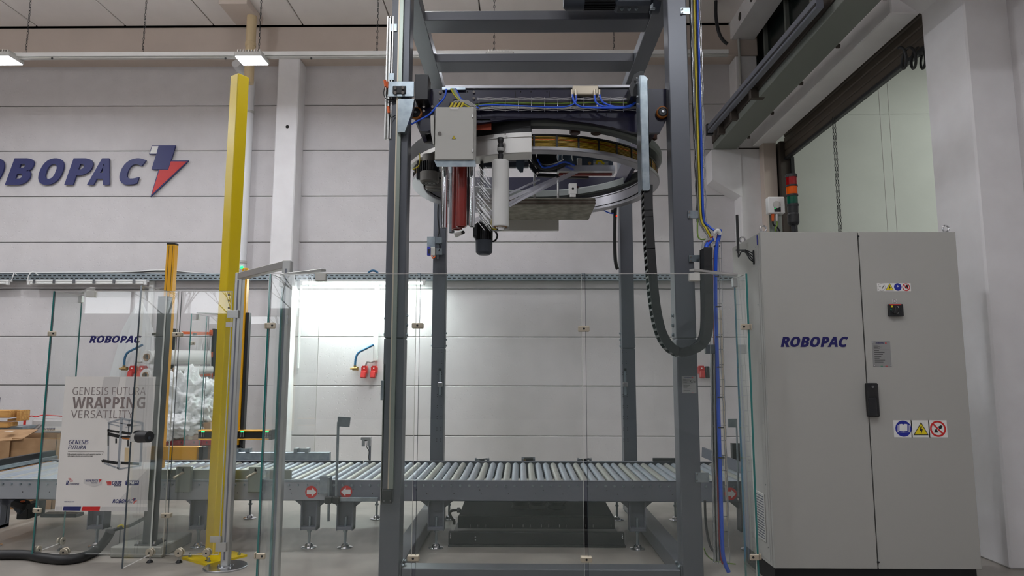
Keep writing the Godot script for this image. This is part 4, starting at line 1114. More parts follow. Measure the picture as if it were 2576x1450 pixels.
func film_unit() -> void:
	var u := T("stretch_rollers", "hanging stretch unit of red and bright steel rollers below the grey box", "roller unit", P(1150, 500, 4.15))
	vroller(u, "steel_roller", 1108.5, 1124, 574, 4.1, 2.72, M.chrome)
	vroller(u, "red_roller", 1146.5, 1174, 571, 4.12, 2.72, M.rubber_red)
	vroller(u, "red_roller", 1136, 1163, 578, 4.19, 2.72, M.rubber_red)
	vroller(u, "steel_roller", 1180, 1194.5, 571, 4.09, 2.72, M.chrome)
	vroller(u, "steel_roller", 1129, 1143, 586, 4.27, 2.72, M.galvanised)
	part(u, "film_wrap", MB.new().bar(P(1133, 500, 4.25) + Vector3(0, 0.17, 0), P(1133, 500, 4.25) - Vector3(0, 0.17, 0), 0.05, 0.002, Vector3.BACK), M.film_sheet)
	part(u, "guide_bar", MB.new().span(P(1174.5, 566, 4.16), Vector3(P(1179, 560, 4.16).x, 2.72, -4.18)), M.black_metal)
	part(u, "bottom_clip", MB.new().cyl(P(1165, 585, 4.3), P(1165, 585, 4.27), 0.012, 0.012, 10), M.black_plastic)
	part(u, "white_spool", MB.new().cyl(P(1146, 592, 4.33), P(1163, 586, 4.31), 0.016, 0.013, 14), M.white_plastic)
	# grey control box on its front
	var b := T("control_box", "small grey steel control box with warning triangle, hung on the front of the ring", "control box", P(1144, 410, 4.0))
	var q0 := P(1093, 404, 3.97)
	var q1 := P(1197, 270, 3.97)
	part(b, "body", MB.new().span(Vector3(q0.x, q0.y, -3.975), Vector3(q1.x, q1.y, -4.055), 0.004), M.cabinet_grey)
	part(b, "door", MB.new().span(Vector3(q0.x + 0.002, q0.y + 0.002, -3.958), Vector3(q1.x - 0.01, q1.y - 0.002, -3.975), 0.004), M.cabinet_grey)
	part(b, "lock", MB.new().cyl(P(1106, 336, 3.958), P(1106, 336, 3.95), 0.012, 0.011, 20), M.chrome)
	for y in [292.0, 379.0]:
		part(b, "hinge", MB.new().span(P(1187, y + 5, 3.958), P(1191, y - 5, 3.95), 0.002), M.aluminium)
	part(b, "name_tag", MB.new().span(P(1133, 276, 3.958), P(1153, 271, 3.955)), M.pale_print)
	var tr := MB.new().prism(quadpx([[1136.5, 350], [1147, 350], [1141.8, 341]], 3.957), -3.957, -3.956)
	var wt := part(b, "warning_triangle", tr, M.black_print)
	part(wt, "yellow_field", MB.new().prism(quadpx([[1137.7, 349.2], [1145.8, 349.2], [1141.8, 342.3]], 3.956), -3.9565, -3.9555), M.yellow_print)
	part(wt, "bolt_symbol", MB.new().prism(quadpx([[1141.2, 344.2], [1142.6, 344.2], [1142.2, 346], [1143, 346], [1141.4, 348.6], [1141.7, 346.8], [1140.9, 346.8]], 3.955), -3.9556, -3.955), M.black_print)
	part(b, "drip_plate", MB.new().prism(quadpx([[1092, 404], [1196, 404], [1198, 420], [1099, 420]], 3.975), -3.972, -3.976), M.galvanised)
	part(b, "side_box", MB.new().prism(quadpx([[1086, 293], [1093, 293], [1093, 365], [1090, 365], [1085, 337], [1084, 296]], 4.02), -4.0, -4.05), M.light_grey)
	for k in 4:
		var w := []
		for q in [[1134 + 9 * k, 270], [1138 + 9 * k, 261], [1148 + 8 * k, 254], [1164 + 5 * k, 256], [1186 + 4 * k, 268]]: w.append(P(q[0], q[1], 4.0))
		var cb := part(b, "cable", MB.new().tube(bez(w), 0.0055, 8), M.cable_grey)
		part(cb, "cable_mark", MB.new().cyl(P(1132.5 + 9 * k, 271, 4.0), P(1139 + 9 * k, 259, 4.0), 0.0075, 0.0075, 8), M.cable_yellow)
	# roll of film
	var r := T("film_roll", "upright roll of white stretch film on the film carriage", "film roll", P(1258, 570, 4.15))
	var c := P(1258.5, 572, 4.15)
	var rr := 0.0545
	var yt := P(1258, 405, 4.15).y
	part(r, "film", MB.new().lathe([Vector2(0.041, c.y + 0.002), Vector2(rr - 0.003, c.y), Vector2(rr, c.y + 0.004), Vector2(rr, yt - 0.006), Vector2(rr - 0.006, yt), Vector2(0, yt)], Vector3(c.x, 0, c.z), Basis.IDENTITY, 40), M.film_roll)
	part(r, "core", MB.new().lathe([Vector2(0.036, c.y + 0.02), Vector2(0.036, c.y - 0.004), Vector2(0.041, c.y - 0.004), Vector2(0.041, c.y + 0.01)], Vector3(c.x, 0, c.z), Basis.IDENTITY, 32), M.cardboard)
	var hd := part(r, "holder", MB.new().lathe([Vector2(0.016, yt), Vector2(0.018, yt + 0.04), Vector2(0.012, yt + 0.05), Vector2(0.02, yt + 0.06), Vector2(0.02, yt + 0.10), Vector2(0.014, yt + 0.115), Vector2(0.02, yt + 0.13), Vector2(0.02, 2.715)], Vector3(c.x, 0, c.z), Basis.IDENTITY, 24), M.black_plastic)
	part(hd, "collar", MB.new().lathe([Vector2(0.0205, yt + 0.062), Vector2(0.022, yt + 0.066), Vector2(0.022, yt + 0.08), Vector2(0.0205, yt + 0.084)], Vector3(c.x, 0, c.z), Basis.IDENTITY, 24), M.cable_grey)
	part(r, "lower_clamp", MB.new().lathe([Vector2(0.0, c.y - 0.012), Vector2(0.024, c.y - 0.012), Vector2(0.034, c.y + 0.004), Vector2(0.034, c.y + 0.02)], Vector3(c.x, 0, c.z), Basis.IDENTITY, 20), M.chrome)
	part(r, "clip_plate", MB.new().span(P(1269, 578, 4.16), P(1279, 566, 4.15), 0.002), M.aluminium)
	# motor that hangs below it
	var m := T("hanging_motor", "black finned electric motor hanging below the stretch rollers and film roll", "motor", P(1218, 640, 4.3))
	var k0 := P(1217.5, 641, 4.3)
	var mr := 0.055
	var mt := P(1217, 556, 4.3).y
	part(m, "fan_cowl", MB.new().lathe([Vector2(0, k0.y), Vector2(mr - 0.016, k0.y), Vector2(mr - 0.002, k0.y + 0.014), Vector2(mr, k0.y + 0.09), Vector2(mr - 0.004, k0.y + 0.094)], Vector3(k0.x, 0, k0.z), Basis.IDENTITY, 28), M.motor_blue_grey)
	part(m, "body", MB.new().lathe([Vector2(0.044, k0.y + 0.09), Vector2(0.044, mt - 0.01), Vector2(0.03, mt), Vector2(0, mt)], Vector3(k0.x, 0, k0.z), Basis.IDENTITY, 24), M.black_metal)
	var fins := MB.new()
	for i in 26:
		var e := Vector3(cos(TAU * i / 26), 0, sin(TAU * i / 26))
		fins.bar(Vector3(k0.x, k0.y + 0.094, k0.z) + e * 0.049, Vector3(k0.x, mt - 0.02, k0.z) + e * 0.049, 0.004, 0.014, e)
	part(m, "fins", fins, M.black_metal)
	part(m, "terminal_box", MB.new().box(Vector3(k0.x - 0.055, mt - 0.07, k0.z), Vector3(0.03, 0.08, 0.07), 0.005), M.black_metal)
	part(m, "hanger", MB.new().span(Vector3(k0.x - 0.03, mt - 0.01, k0.z - 0.03), Vector3(k0.x - 0.01, 2.72, k0.z - 0.05)), M.black_metal)
	for i in 3:
		var w := []
		for q in [[1229 + 4 * i, 552 - i], [1228 + 4 * i, 566], [1234 + 3 * i, 578 - i], [1252, 581 - 2 * i], [1268, 576 - 2 * i]]: w.append(P(q[0], q[1], 4.24))
		part(m, "cable", MB.new().tube(bez(w), 0.0045, 6), [M.cable_grey, M.black_plastic, M.cable_yellow][i])
	part(m, "cable", MB.new().tube(bez([P(1244, 580, 4.25), P(1251, 592, 4.25), P(1247, 604, 4.27), P(1240, 608, 4.29)]), 0.006, 8), M.black_plastic)
	# stretched film: a thin web, its bright creases and the tails that run back into the ring
	var fw := T("film_web", "clear stretch film pulled from the roll across the rollers in bright creases", "film", P(1215, 500, 4.15))
	var web := MB.new()
	web.face(P(1194, 430, 4.09), P(1238, 428, 4.14), P(1238, 568, 4.14), P(1194, 556, 4.09))
	part(fw, "web", web, M.film_sheet)
	for i in 48:
		var y0 := 420.0 + 2.9 * i + rng.randf_range(-4, 4)
		var x0 := rng.randf_range(1196, 1222)
		var ln := rng.randf_range(0.35, 1.0)
		var xe := lerpf(x0, 1238.0, ln)
		part(fw, "crease", MB.new().tube([P(x0, y0, 4.1), P((x0 + xe) / 2, y0 + (xe - x0) * 0.62, 4.1), P(xe, y0 + (xe - x0) * 1.25, 4.11)], rng.randf_range(0.0008, 0.0026), 5), M.film_crease)
	for a in [[1194, 556, 1453, 430, 0.030], [1281, 500, 1400, 448, 0.022], [1281, 520, 1420, 440, 0.012], [1281, 487, 1358, 452, 0.012]]:
		part(fw, "tail", MB.new().bar(P(a[0], a[1], 4.22), P(a[2], a[3], 4.62), 0.004, a[4], Vector3.UP), M.film_strand)

func energy_chain() -> void:
	var t := T("cable_chain", "black cable chain hanging in a long loop in front of the right post", "cable chain", P(1700, 895, 3.93))
	var pts := []
	for q in [[1626, 470], [1626, 520], [1630, 600], [1634, 660], [1640, 730], [1648, 790], [1660, 838], [1678, 870], [1706, 889], [1740, 883], [1766, 866], [1778, 836], [1780, 780], [1779, 720], [1778, 660], [1778, 628]]:
		pts.append(P(q[0], q[1], 3.93))
	var c := Curve3D.new()
	for q in bez(pts, 6): c.add_point(q)
	var n := 46
	var ln := c.get_baked_length()
	for k in n:
		var a := c.sample_baked(ln * k / n)
		var b := c.sample_baked(ln * (k + 1) / n)
		var tg := (b - a).normalized()
		var inner := Vector3(-tg.y, tg.x, 0)     # towards the middle of the loop
		var mb := MB.new()
		for z in [-3.885, -3.975]:
			mb.bar(a + inner * 0.004 + Vector3(0, 0, z + 3.93), b + tg * 0.004 + inner * 0.004 + Vector3(0, 0, z + 3.93), 0.05, 0.008, Vector3.BACK)
		mb.bar(a + inner * 0.024, b + tg * 0.003 + inner * 0.024, 0.004, 0.085, Vector3.BACK)
		var l := part(t, "link", mb, M.black_plastic)
		part(l, "crossbar", MB.new().bar(a + tg * 0.006 - inner * 0.018, a + tg * 0.018 - inner * 0.018, 0.008, 0.086, Vector3.BACK), M.dark_grey)
	for i in 2:
		var w := []
		for q in pts: w.append(q + Vector3(0, 0, -0.015 + 0.03 * i))
		part(t, "cable", MB.new().tube(bez(w, 4), 0.008, 6), [M.black_plastic, M.cable_yellow][i])

# ---------------------------------------------------------------- glass fences, posts and light curtains
const ZG := -3.72      # front fence of the machine
const ZL := -4.56      # fence of the infeed side
const HG := 1.782

func pane(label: String, a: Vector3, b: Vector3, y0: float, dark := false) -> Node3D:
	var m := Vector3((a.x + b.x) / 2, 0, (a.z + b.z) / 2)
	var t := T("glass_screen", label, "glass pane", m)
	var d := (b - a).normalized()
	var n := Vector3(d.z, 0, -d.x)
	var hh := (HG - y0) / 2
	var yc := (HG + y0) / 2
	var g := MB.new()
	g.xf = Transform3D(Basis(d, Vector3.UP, -n), m + Vector3(0, yc, 0))
	part(t, "sheet", g.box(Vector3.ZERO, Vector3(a.distance_to(b) - 0.004, HG - y0 - 0.003, 0.0095)), M.glass)
	for s in [-1.0, 1.0]:
		var e := MB.new()
		e.xf = g.xf
		part(t, "edge", e.box(Vector3(s * (a.distance_to(b) / 2 - 0.001), 0, 0), Vector3(0.0018, HG - y0, 0.0100)), (M.glass_edge_dark if s < 0.0 else M.glass_edge_pale) if dark else M.glass_edge)
	for s in [-1.0, 1.0]:
		var te := MB.new()
		te.xf = g.xf
		part(t, "edge", te.box(Vector3(0, s * (hh - 0.0008), 0), Vector3(a.distance_to(b) - 0.004, 0.0016, 0.0098)), M.pale_print)
	return t

func clamp_plate(label: String, at: Vector3, turn := 0.0, w := 0.062, h := 0.03) -> void:
	var t := T("glass_clamp", label, "glass clamp", at - Vector3(0, h / 2, 0))
	for s in [-1.0, 1.0]:
		var mb := MB.new()
		mb.xf = Transform3D(Basis(Vector3.UP, turn), at)
		part(t, "jaw", mb.box(Vector3(0, 0, s * 0.0115), Vector3(w, h, 0.012), 0.004), M.champagne)
	var sc := MB.new()
	sc.xf = Transform3D(Basis(Vector3.UP, turn), at)
	part(t, "screw", sc.cyl(Vector3(0, 0, 0.0175), Vector3(0, 0, 0.019), 0.006, 0.006, 14), M.black_metal)

func corner_clamp(label: String, at: Vector3, sx: float, sz: float) -> void:   # joins a front pane and a return pane
	var t := T("glass_clamp", label, "glass clamp", at - Vector3(0, 0.015, 0))
	part(t, "jaw", MB.new().box(at + Vector3(sx * 0.022, 0, 0.012), Vector3(0.05, 0.032, 0.012), 0.004), M.champagne)
	part(t, "jaw", MB.new().box(at + Vector3(-sx * 0.012, 0, sz * 0.02 + 0.004), Vector3(0.012, 0.032, 0.05), 0.004), M.champagne)
	part(t, "screw", MB.new().cyl(at + Vector3(sx * 0.03, 0, 0.018), at + Vector3(sx * 0.03, 0, 0.0195), 0.006, 0.006, 12), M.black_metal)

func foot_clamp(label: String, at: Vector3, along_z := false) -> void:          # at: on the floor
	var t := T("screen_stand", label, "glass foot", at, "round feet under the glass panes of the infeed side")
	part(t, "foot", MB.new().lathe([Vector2(0.0, 0.0), Vector2(0.021, 0.0), Vector2(0.021, 0.004), Vector2(0.011, 0.016), Vector2(0.0, 0.017)], at, Basis.IDENTITY, 18), M.black_plastic)
	part(t, "stem", MB.new().cyl(at + Vector3(0, 0.015, 0), at + Vector3(0, 0.05, 0), 0.005, 0.005, 10), M.steel)
	var ax := Vector3.RIGHT if along_z else Vector3.BACK
	var c := at + Vector3(0, 0.064, 0)
	for s in [-1.0, 1.0]:
		var bb := Basis(Vector3.RIGHT, PI / 2) if not along_z else Basis(Vector3.BACK, PI / 2)
		part(t, "disc", MB.new().lathe([Vector2(0.0, -0.006), Vector2(0.024, -0.006), Vector2(0.027, -0.003), Vector2(0.027, 0.003), Vector2(0.024, 0.006), Vector2(0.0, 0.006)], c + ax * s * 0.012, bb, 24), M.champagne)
	part(t, "screw", MB.new().cyl(c + ax * 0.018, c + ax * 0.0195, 0.006, 0.006, 12), M.black_metal)

func brace(label: String, front: Vector3, back: Vector3) -> void:               # diagonal stay on top of a glass corner
	var t := T("corner_stay", label, "glass stay", (front + back) * 0.5)
	var d := (back - front).normalized()
	part(t, "arm", MB.new().bar(front - d * 0.02 + Vector3(0, 0.018, 0), back + d * 0.01 + Vector3(0, 0.018, 0), 0.034, 0.014, Vector3.UP, 0.002), M.aluminium)
	part(t, "block", MB.new().box(front + Vector3(0, -0.02, 0), Vector3(0.058, 0.045, 0.036), 0.003), M.light_grey)
	part(t, "hook", MB.new().box(back + Vector3(0, -0.025, 0), Vector3(0.026, 0.055, 0.035), 0.003), M.aluminium)

func fences() -> void:
	var gx := [P(680, 687, -ZG).x, P(1049, 690, -ZG).x, P(1057.5, 690, -ZG).x, P(1462.5, 690, -ZG).x, P(1471, 690, -ZG).x, P(1877.5, 690, -ZG).x]
	pane("front glass pane at the left, between the gate post and the left machine post", Vector3(gx[0] + 0.008, 0, ZG), Vector3(gx[1], 0, ZG), 0.03, true)
	pane("middle front glass pane, in front of the machine conveyor", Vector3(gx[2], 0, ZG), Vector3(gx[3], 0, ZG), 0.03, true)
	pane("front glass pane at the right, before the right machine post and the cable chain loop", Vector3(gx[4], 0, ZG), Vector3(gx[5] - 0.008, 0, ZG), 0.03, true)
	pane("narrow glass pane with green edge, between front fence and gate post", Vector3(gx[0], 0, ZG), Vector3(gx[0], 0, -3.915), 0.03)
	pane("narrow glass pane with green edge beside the grey electrical cabinet", Vector3(gx[5], 0, ZG), Vector3(gx[5], 0, -3.93), 0.03)
	var q := P(1052, 820, -ZG)
	clamp_plate("upper clamp on the glass joint beside the left machine post", Vector3((gx[1] + gx[2]) / 2, q.y, ZG))
	clamp_plate("upper clamp on the glass joint in the middle of the wall, right of centre", Vector3((gx[3] + gx[4]) / 2, P(1467, 828, -ZG).y, ZG))
	clamp_plate("lower clamp on the glass joint just right of the left machine post foot", Vector3((gx[1] + gx[2]) / 2, P(1041, 1404, -ZG).y, ZG))
	clamp_plate("lower clamp on the glass joint before the black lift base", Vector3((gx[3] + gx[4]) / 2, P(1472, 1407, -ZG).y, ZG))
	corner_clamp("upper corner clamp on the green glass edge by the gate", Vector3(gx[0], P(679, 820, -ZG).y, ZG), 1.0, -1.0)
	corner_clamp("lower corner clamp on the green glass edge by the gate", Vector3(gx[0], P(652, 1398, -ZG).y, ZG), 1.0, -1.0)
	corner_clamp("upper corner clamp on the green glass edge by the cabinet", Vector3(gx[5], P(1880, 823, -ZG).y, ZG), -1.0, -1.0)
	corner_clamp("lower corner clamp on the green glass edge by the cabinet plinth", Vector3(gx[5], P(1902, 1401, -ZG).y, ZG), -1.0, -1.0)
	brace("grey diagonal stay on the glass corner beside the gate", Vector3(P(808, 690, -ZG).x, HG, ZG), Vector3(gx[0] + 0.006, HG, -3.90))
	brace("grey diagonal stay on the glass corner by the cable chain and cabinet", Vector3(P(1746, 690, -ZG).x, HG, ZG), Vector3(gx[5] - 0.006, HG, -3.91))
	# infeed side
	var lx := [P(136, 734, -ZL).x, P(450, 735, -ZL).x, P(457, 735, -ZL).x, P(585, 735, -ZL).x]
	var sx := P(421, 735, -ZL).x
	pane("glass pane behind the poster, with blue lettering", Vector3(lx[0] + 0.008, 0, ZL), Vector3(lx[1], 0, ZL), 0.05, true)
	pane("glass pane bolted in front of the yellow post", Vector3(lx[2], 0, ZL), Vector3(lx[3], 0, ZL), 0.05, true)
	pane("leftmost narrow glass pane with green edge, before the cardboard box", Vector3(lx[0], 0, ZL), Vector3(lx[0], 0, -4.86), 0.05)
	pane("narrow glass pane whose dark edge crosses the poster", Vector3(sx, 0, -4.24), Vector3(sx, 0, ZL + 0.008), 0.05, true)
	brace("grey diagonal stay on the leftmost glass corner", Vector3(P(231, 734, -ZL).x, HG, ZL), Vector3(lx[0] + 0.006, HG, -4.84))
	corner_clamp("upper corner clamp on the leftmost green glass edge", Vector3(lx[0], P(129, 840, -ZL).y, ZL), 1.0, -1.0)
	corner_clamp("lower corner clamp on the leftmost green glass edge", Vector3(lx[0], P(91, 1284, -ZL).y, ZL), 1.0, -1.0)
	clamp_plate("upper clamp on the glass joint right of the black column", Vector3((lx[1] + lx[2]) / 2, P(449, 842, -ZL).y, ZL), 0.0, 0.064)
	clamp_plate("lower clamp on the glass joint right of the black column foot", Vector3((lx[1] + lx[2]) / 2, P(420, 1297, -ZL).y, ZL), 0.0, 0.064)
	for a in [[132, "round glass foot nearest the leftmost corner, under the poster pane"], [355, "round glass foot under the right end of the poster pane"], [431, "round glass foot left of the yellow base plate"], [503, "round glass foot touching the yellow base plate"]]:
		foot_clamp(a[1], Vector3(PY(a[0], 1427, 0.0).x, 0, ZL), false)
	foot_clamp("round glass foot at the leftmost glass corner, by the black hose", Vector3(lx[0], 0, ZL - 0.045), true)
	foot_clamp("round glass foot at the back end of the leftmost narrow pane", Vector3(lx[0], 0, -4.84), true)
	# fence on the far side of the infeed conveyor
	var fx := P(482, 790, 6.4).x
	pane("glass pane with dark edge beyond the infeed conveyor, in front of the film heap", Vector3(fx, 0, -6.4), Vector3(fx, 0, -6.72), 0.05)
	pane("long glass pane beyond the infeed conveyor", Vector3(fx + 0.01, 0, -6.74), Vector3(-2.02, 0, -6.74), 0.05, true)
	brace("grey diagonal stay on the far glass corner behind the yellow post", Vector3(P(563, 797, 6.74).x, HG, -6.74), Vector3(fx + 0.006, HG, -6.52))
	corner_clamp("small clamp on the dark far glass edge behind the yellow post", Vector3(fx, P(479, 864, 6.4).y, -6.42), 1.0, -1.0)
	# lettering on the glass
	var tl := P(224, 863.5, -ZL - 0.007)
	var tr := P(356, 863.5, -ZL - 0.007)
	one("glass_lettering", word(MB.new(), "ROBOPAC", tl, tr.x - tl.x, P(224, 845, -ZL - 0.007).y - tl.y, true, 0.27, Vector3.RIGHT, Vector3.UP, 0.0006, 1), M.navy_print, "dark blue slanted lettering on the glass above the poster", "lettering")

func gate_and_post() -> void:
	var t := T("gate_frame", "grey steel door frame standing open between the two glass fences", "gate frame", Vector3(-1.6, 0, -4.2))
	var a := P(722.5, 700, 3.95)
	var b := P(601, 760, 4.46)
	var hh := 1.892
	var w := 0.05
	var d := (Vector3(a.x, 0, a.z) - Vector3(b.x, 0, b.z)).normalized()
	for e in [a, b]:
		var mb := MB.new()
		mb.xf = Transform3D(Basis(Vector3.UP, 0.0), Vector3(e.x, 0, e.z))
		var p := part(t, "post", mb.span(Vector3(-w / 2, 0.012, -w / 2), Vector3(w / 2, hh, w / 2), 0.004), M.aluminium)
		part(p, "groove", MB.new().span(Vector3(e.x - 0.006, 0.05, e.z + w / 2), Vector3(e.x + 0.004, hh - 0.05, e.z + w / 2 + 0.001)), M.conveyor_paint)
		part(p, "base_plate", MB.new().lathe([Vector2(0.134, 0.0), Vector2(0.134, 0.008), Vector2(0.128, 0.011), Vector2(0.05, 0.011), Vector2(0.048, 0.018), Vector2(0.0, 0.018)], Vector3(e.x, 0, e.z), Basis.IDENTITY, 40), M.steel)
		for k in 3:
			var r := Vector3(cos(0.4 + TAU * k / 3), 0, sin(0.4 + TAU * k / 3)) * 0.04
			part(p, "bolt", MB.new().cyl(Vector3(e.x, 0.016, e.z) + r, Vector3(e.x, 0.026, e.z) + r, 0.006, 0.006, 6), M.chrome)
	part(t, "top_bar", MB.new().bar(Vector3(b.x, hh - 0.022, b.z) + d * 0.01, Vector3(a.x, hh - 0.022, a.z) - d * 0.01, w - 0.004, 0.044, Vector3.UP, 0.003), M.aluminium)
	part(t, "latch", MB.new().span(P(721, 815, 3.91), P(726, 795, 3.93)), M.steel)
	for q in [[571, 800, 602, 781], [527, 1366, 558, 1349], [541, 1389, 571, 1365]]:
		part(t, "hinge_plate", MB.new().span(P(q[0], q[1], 4.42), P(q[2], q[3], 4.435), 0.001), M.aluminium)
	one("glass_sticker", MB.new().span(P(568, 823, 4.553), P(585, 811, 4.551)), M.pale_print, "small blank grey sticker on the glass in front of the yellow post", "sticker")
	for y in [742.0, 757.0, 775.0]:
		one("glass_bolt", MB.new().cyl(P(575.5, y, 4.555), P(575.5, y, 4.54), 0.007, 0.006, 12), M.chrome, ["topmost of three small bolts through the glass before the yellow post", "middle one of three small bolts through the glass before the yellow post", "lowest of three small bolts through the glass before the yellow post"][int((y - 742.0) / 15.0)], "bolt", "three bolts through the glass")
	# the yellow post
	var c := PY(541, 1391, 0.012)
	var y := T("yellow_post", "tall square yellow painted steel post on a bolted yellow base plate", "post", Vector3(c.x, 0, c.z))
	var pb := MB.new()
	pb.xf = Transform3D(Basis(Vector3.UP, deg_to_rad(57)), Vector3(c.x, 0, c.z))
	var yt := P(602, 193, -c.z).y
	part(y, "shaft", pb.span(Vector3(-0.047, 0.012, -0.047), Vector3(0.047, yt, 0.047), 0.005), M.yellow_paint)
	var k0 := PY(457, 1402, 0.014)
	var k1 := PY(520, 1420, 0.014)
	var k2 := PY(622, 1396, 0.014)
	var k3 := k0 + k2 - k1
	var bp := MB.new()
	bp.xf = Transform3D(Basis(Vector3(1, 0, 0), Vector3(0, 0, -1), Vector3(0, 1, 0)), Vector3.ZERO)
	var pl := PackedVector2Array()
	for k in [k0, k1, k2, k3]: pl.append(Vector2(k.x, -k.z))
	part(y, "base_plate", bp.prism(pl, 0.0, 0.014), M.yellow_paint)
	for k in [k0, k1, k2, k3]:
		var q := (k as Vector3).lerp((k0 + k2) * 0.5, 0.25)
		part(y, "anchor_bolt", MB.new().cyl(Vector3(q.x, 0.014, q.z), Vector3(q.x, 0.026, q.z), 0.011, 0.011, 6).cyl(Vector3(q.x, 0.026, q.z), Vector3(q.x, 0.042, q.z), 0.006, 0.006, 8), M.galvanised)
	one("status_lamp", MB.new().lathe([Vector2(0.0, 0.0), Vector2(0.016, 0.0), Vector2(0.016, 0.012), Vector2(0.010, 0.022), Vector2(0.0, 0.026)], P(608, 676, 6.0), Basis.IDENTITY, 16), M.green_led, "small green lamp glowing just above the gate bar, beside the yellow post", "lamp")

func light_curtains() -> void:
	var t := T("curtain_column", "black aluminium column bolted on a concrete block, right of the poster", "column", Vector3(P(383, 1366, 4.8).x, 0.07, -4.81))
	var cx := P(410.5, 748, 4.72).x
	var ct := P(410, 748, 4.72).y
	part(t, "profile", MB.new().span(Vector3(cx - 0.034, 0.078, -4.715), Vector3(cx + 0.034, ct, -4.785), 0.003), M.black_profile)
	part(t, "mirror_strip", MB.new().span(Vector3(cx + 0.02, 0.3, -4.712), Vector3(cx + 0.03, ct - 0.02, -4.716)), M.motor_blue_grey)
	part(t, "cap", MB.new().span(Vector3(cx - 0.035, ct, -4.714), Vector3(cx + 0.035, ct + 0.006, -4.786), 0.002), M.black_plastic)
	part(t, "base_plate", MB.new().span(Vector3(cx - 0.075, 0.07, -4.69), Vector3(cx + 0.075, 0.08, -4.82), 0.002), M.black_metal)
	for s in [[-1, -4.705], [1, -4.705], [-1, -4.805], [1, -4.805]]:
		part(t, "bolt", MB.new().cyl(Vector3(cx + s[0] * 0.055, 0.08, s[1]), Vector3(cx + s[0] * 0.055, 0.097, s[1]), 0.01, 0.01, 6), M.chrome)
	var b0 := PY(281, 1402, 0.0)
	one("concrete_block", MB.new().span(Vector3(b0.x, 0, -4.66), Vector3(PY(412, 1402, 0.0).x, 0.07, -5.08), 0.006), M.stone_block, "flat grey concrete block under the black column", "block")
	var l := T("light_curtain", "yellow safety light curtain beside the black column, with a yellow muting arm", "light curtain", P(415, 1180, 4.80))
	var x0 := P(417.5, 640, 4.79).x
	var x1 := P(438, 640, 4.79).x
	var y0 := P(408, 1180, 4.79).y
	var y1 := P(427, 615, 4.79).y
	part(l, "housing", MB.new().span(Vector3(x0, y0, -4.79), Vector3(x1, y1, -4.845), 0.004), M.yellow_curtain)
	part(l, "groove", MB.new().span(Vector3(x0 + 0.018, y0 + 0.02, -4.789), Vector3(x0 + 0.021, y1 - 0.01, -4.792)).span(Vector3(x1 - 0.014, y0 + 0.02, -4.789), Vector3(x1 - 0.011, y1 - 0.01, -4.792)), M.black_plastic)
	part(l, "cap", MB.new().span(Vector3(x0 - 0.001, y1, -4.789), Vector3(x1 + 0.001, y1 + 0.012, -4.846), 0.002), M.black_plastic)
	part(l, "foot", MB.new().span(Vector3(x0, y0 - 0.03, -4.792), Vector3(x1 - 0.02, y0, -4.843), 0.002), M.black_plastic)
	for py in [798.0, 1082.0]:
		part(l, "mount", MB.new().span(P(lerpf(421, 403, (py - 798.0) / 284.0), py + 8, 4.77), P(lerpf(430, 412, (py - 798.0) / 284.0), py - 8, 4.775), 0.001), M.satin_plate)
	part(l, "muting_arm", MB.new().span(P(409, 1158, 4.76), P(509, 1122, 4.84), 0.003), M.yellow_curtain)
	part(l, "arm_cap", MB.new().span(P(509, 1158, 4.76), P(514, 1122, 4.84), 0.002), M.black_plastic)
	part(l, "cable", MB.new().tube(bez([P(405, 1185, 4.79), P(400, 1200, 4.80), P(402, 1220, 4.80), P(396, 1240, 4.81)]), 0.004, 6), M.black_plastic)
	# the one across the conveyor
	var f := T("light_curtain", "far yellow light curtain across the conveyor, two black muting arms with green lights", "light curtain", P(600, 1150, 6.02))
	var fx := P(613, 760, 6.0).x
	var fy0 := P(600, 1120, 6.0).y
	part(f, "housing", MB.new().span(Vector3(fx - 0.026, fy0, -5.99), Vector3(fx + 0.022, 2.16, -6.05), 0.004), M.yellow_curtain)
	part(f, "groove", MB.new().span(Vector3(fx - 0.004, fy0, -5.988), Vector3(fx + 0.002, 2.15, -5.992)), M.champagne)
	part(f, "foot", MB.new().span(Vector3(fx - 0.026, fy0 - 0.10, -5.99), Vector3(fx + 0.02, fy0, -6.05), 0.002), M.black_plastic)
	part(f, "back_profile", MB.new().span(Vector3(fx + 0.024, 0.3, -6.0), Vector3(fx + 0.052, P(615, 787, 6.0).y, -6.06), 0.003), M.black_profile)
	for a in [[498.0, 596.0, [510.0]], [595.0, 684.0, [609.0, 671.0]]]:
		var arm := part(f, "muting_arm", MB.new().span(P(a[0], 1103, 5.97), P(a[1], 1086, 6.02), 0.002), M.black_plastic)
		part(arm, "upper_lip", MB.new().span(P(a[0], 1086, 5.955), P(a[1], 1081.5, 6.03), 0.001), M.yellow_curtain)
		part(arm, "lower_lip", MB.new().span(P(a[0], 1107, 5.955), P(a[1], 1103, 6.03), 0.001), M.yellow_curtain)
		part(arm, "end_cap", MB.new().span(P(a[1] - 1.0, 1107.5, 5.953), P(a[1] + 1.5, 1081, 6.032)), M.black_plastic)
		for px in a[2]:
			var se := part(f, "sensor", MB.new().span(P(px - 4, 1101, 5.955), P(px + 4, 1087, 5.965), 0.002), M.black_metal)
			part(se, "lens_rim", MB.new().span(P(px - 3.5, 1100, 5.954), P(px - 2.2, 1089, 5.953)).span(P(px + 2.2, 1100, 5.954), P(px + 3.5, 1089, 5.953)), M.chrome)
			part(se, "green_light", MB.new().span(P(px - 3.6, 1088.5, 5.953), P(px + 5, 1084.5, 5.958), 0.001), M.green_led)
	part(f, "cable", MB.new().tube(bez([P(618, 1106, 5.98), P(605, 1112, 5.98), P(606, 1118, 5.98), P(611, 1128, 5.99)]), 0.003, 6), M.black_plastic)

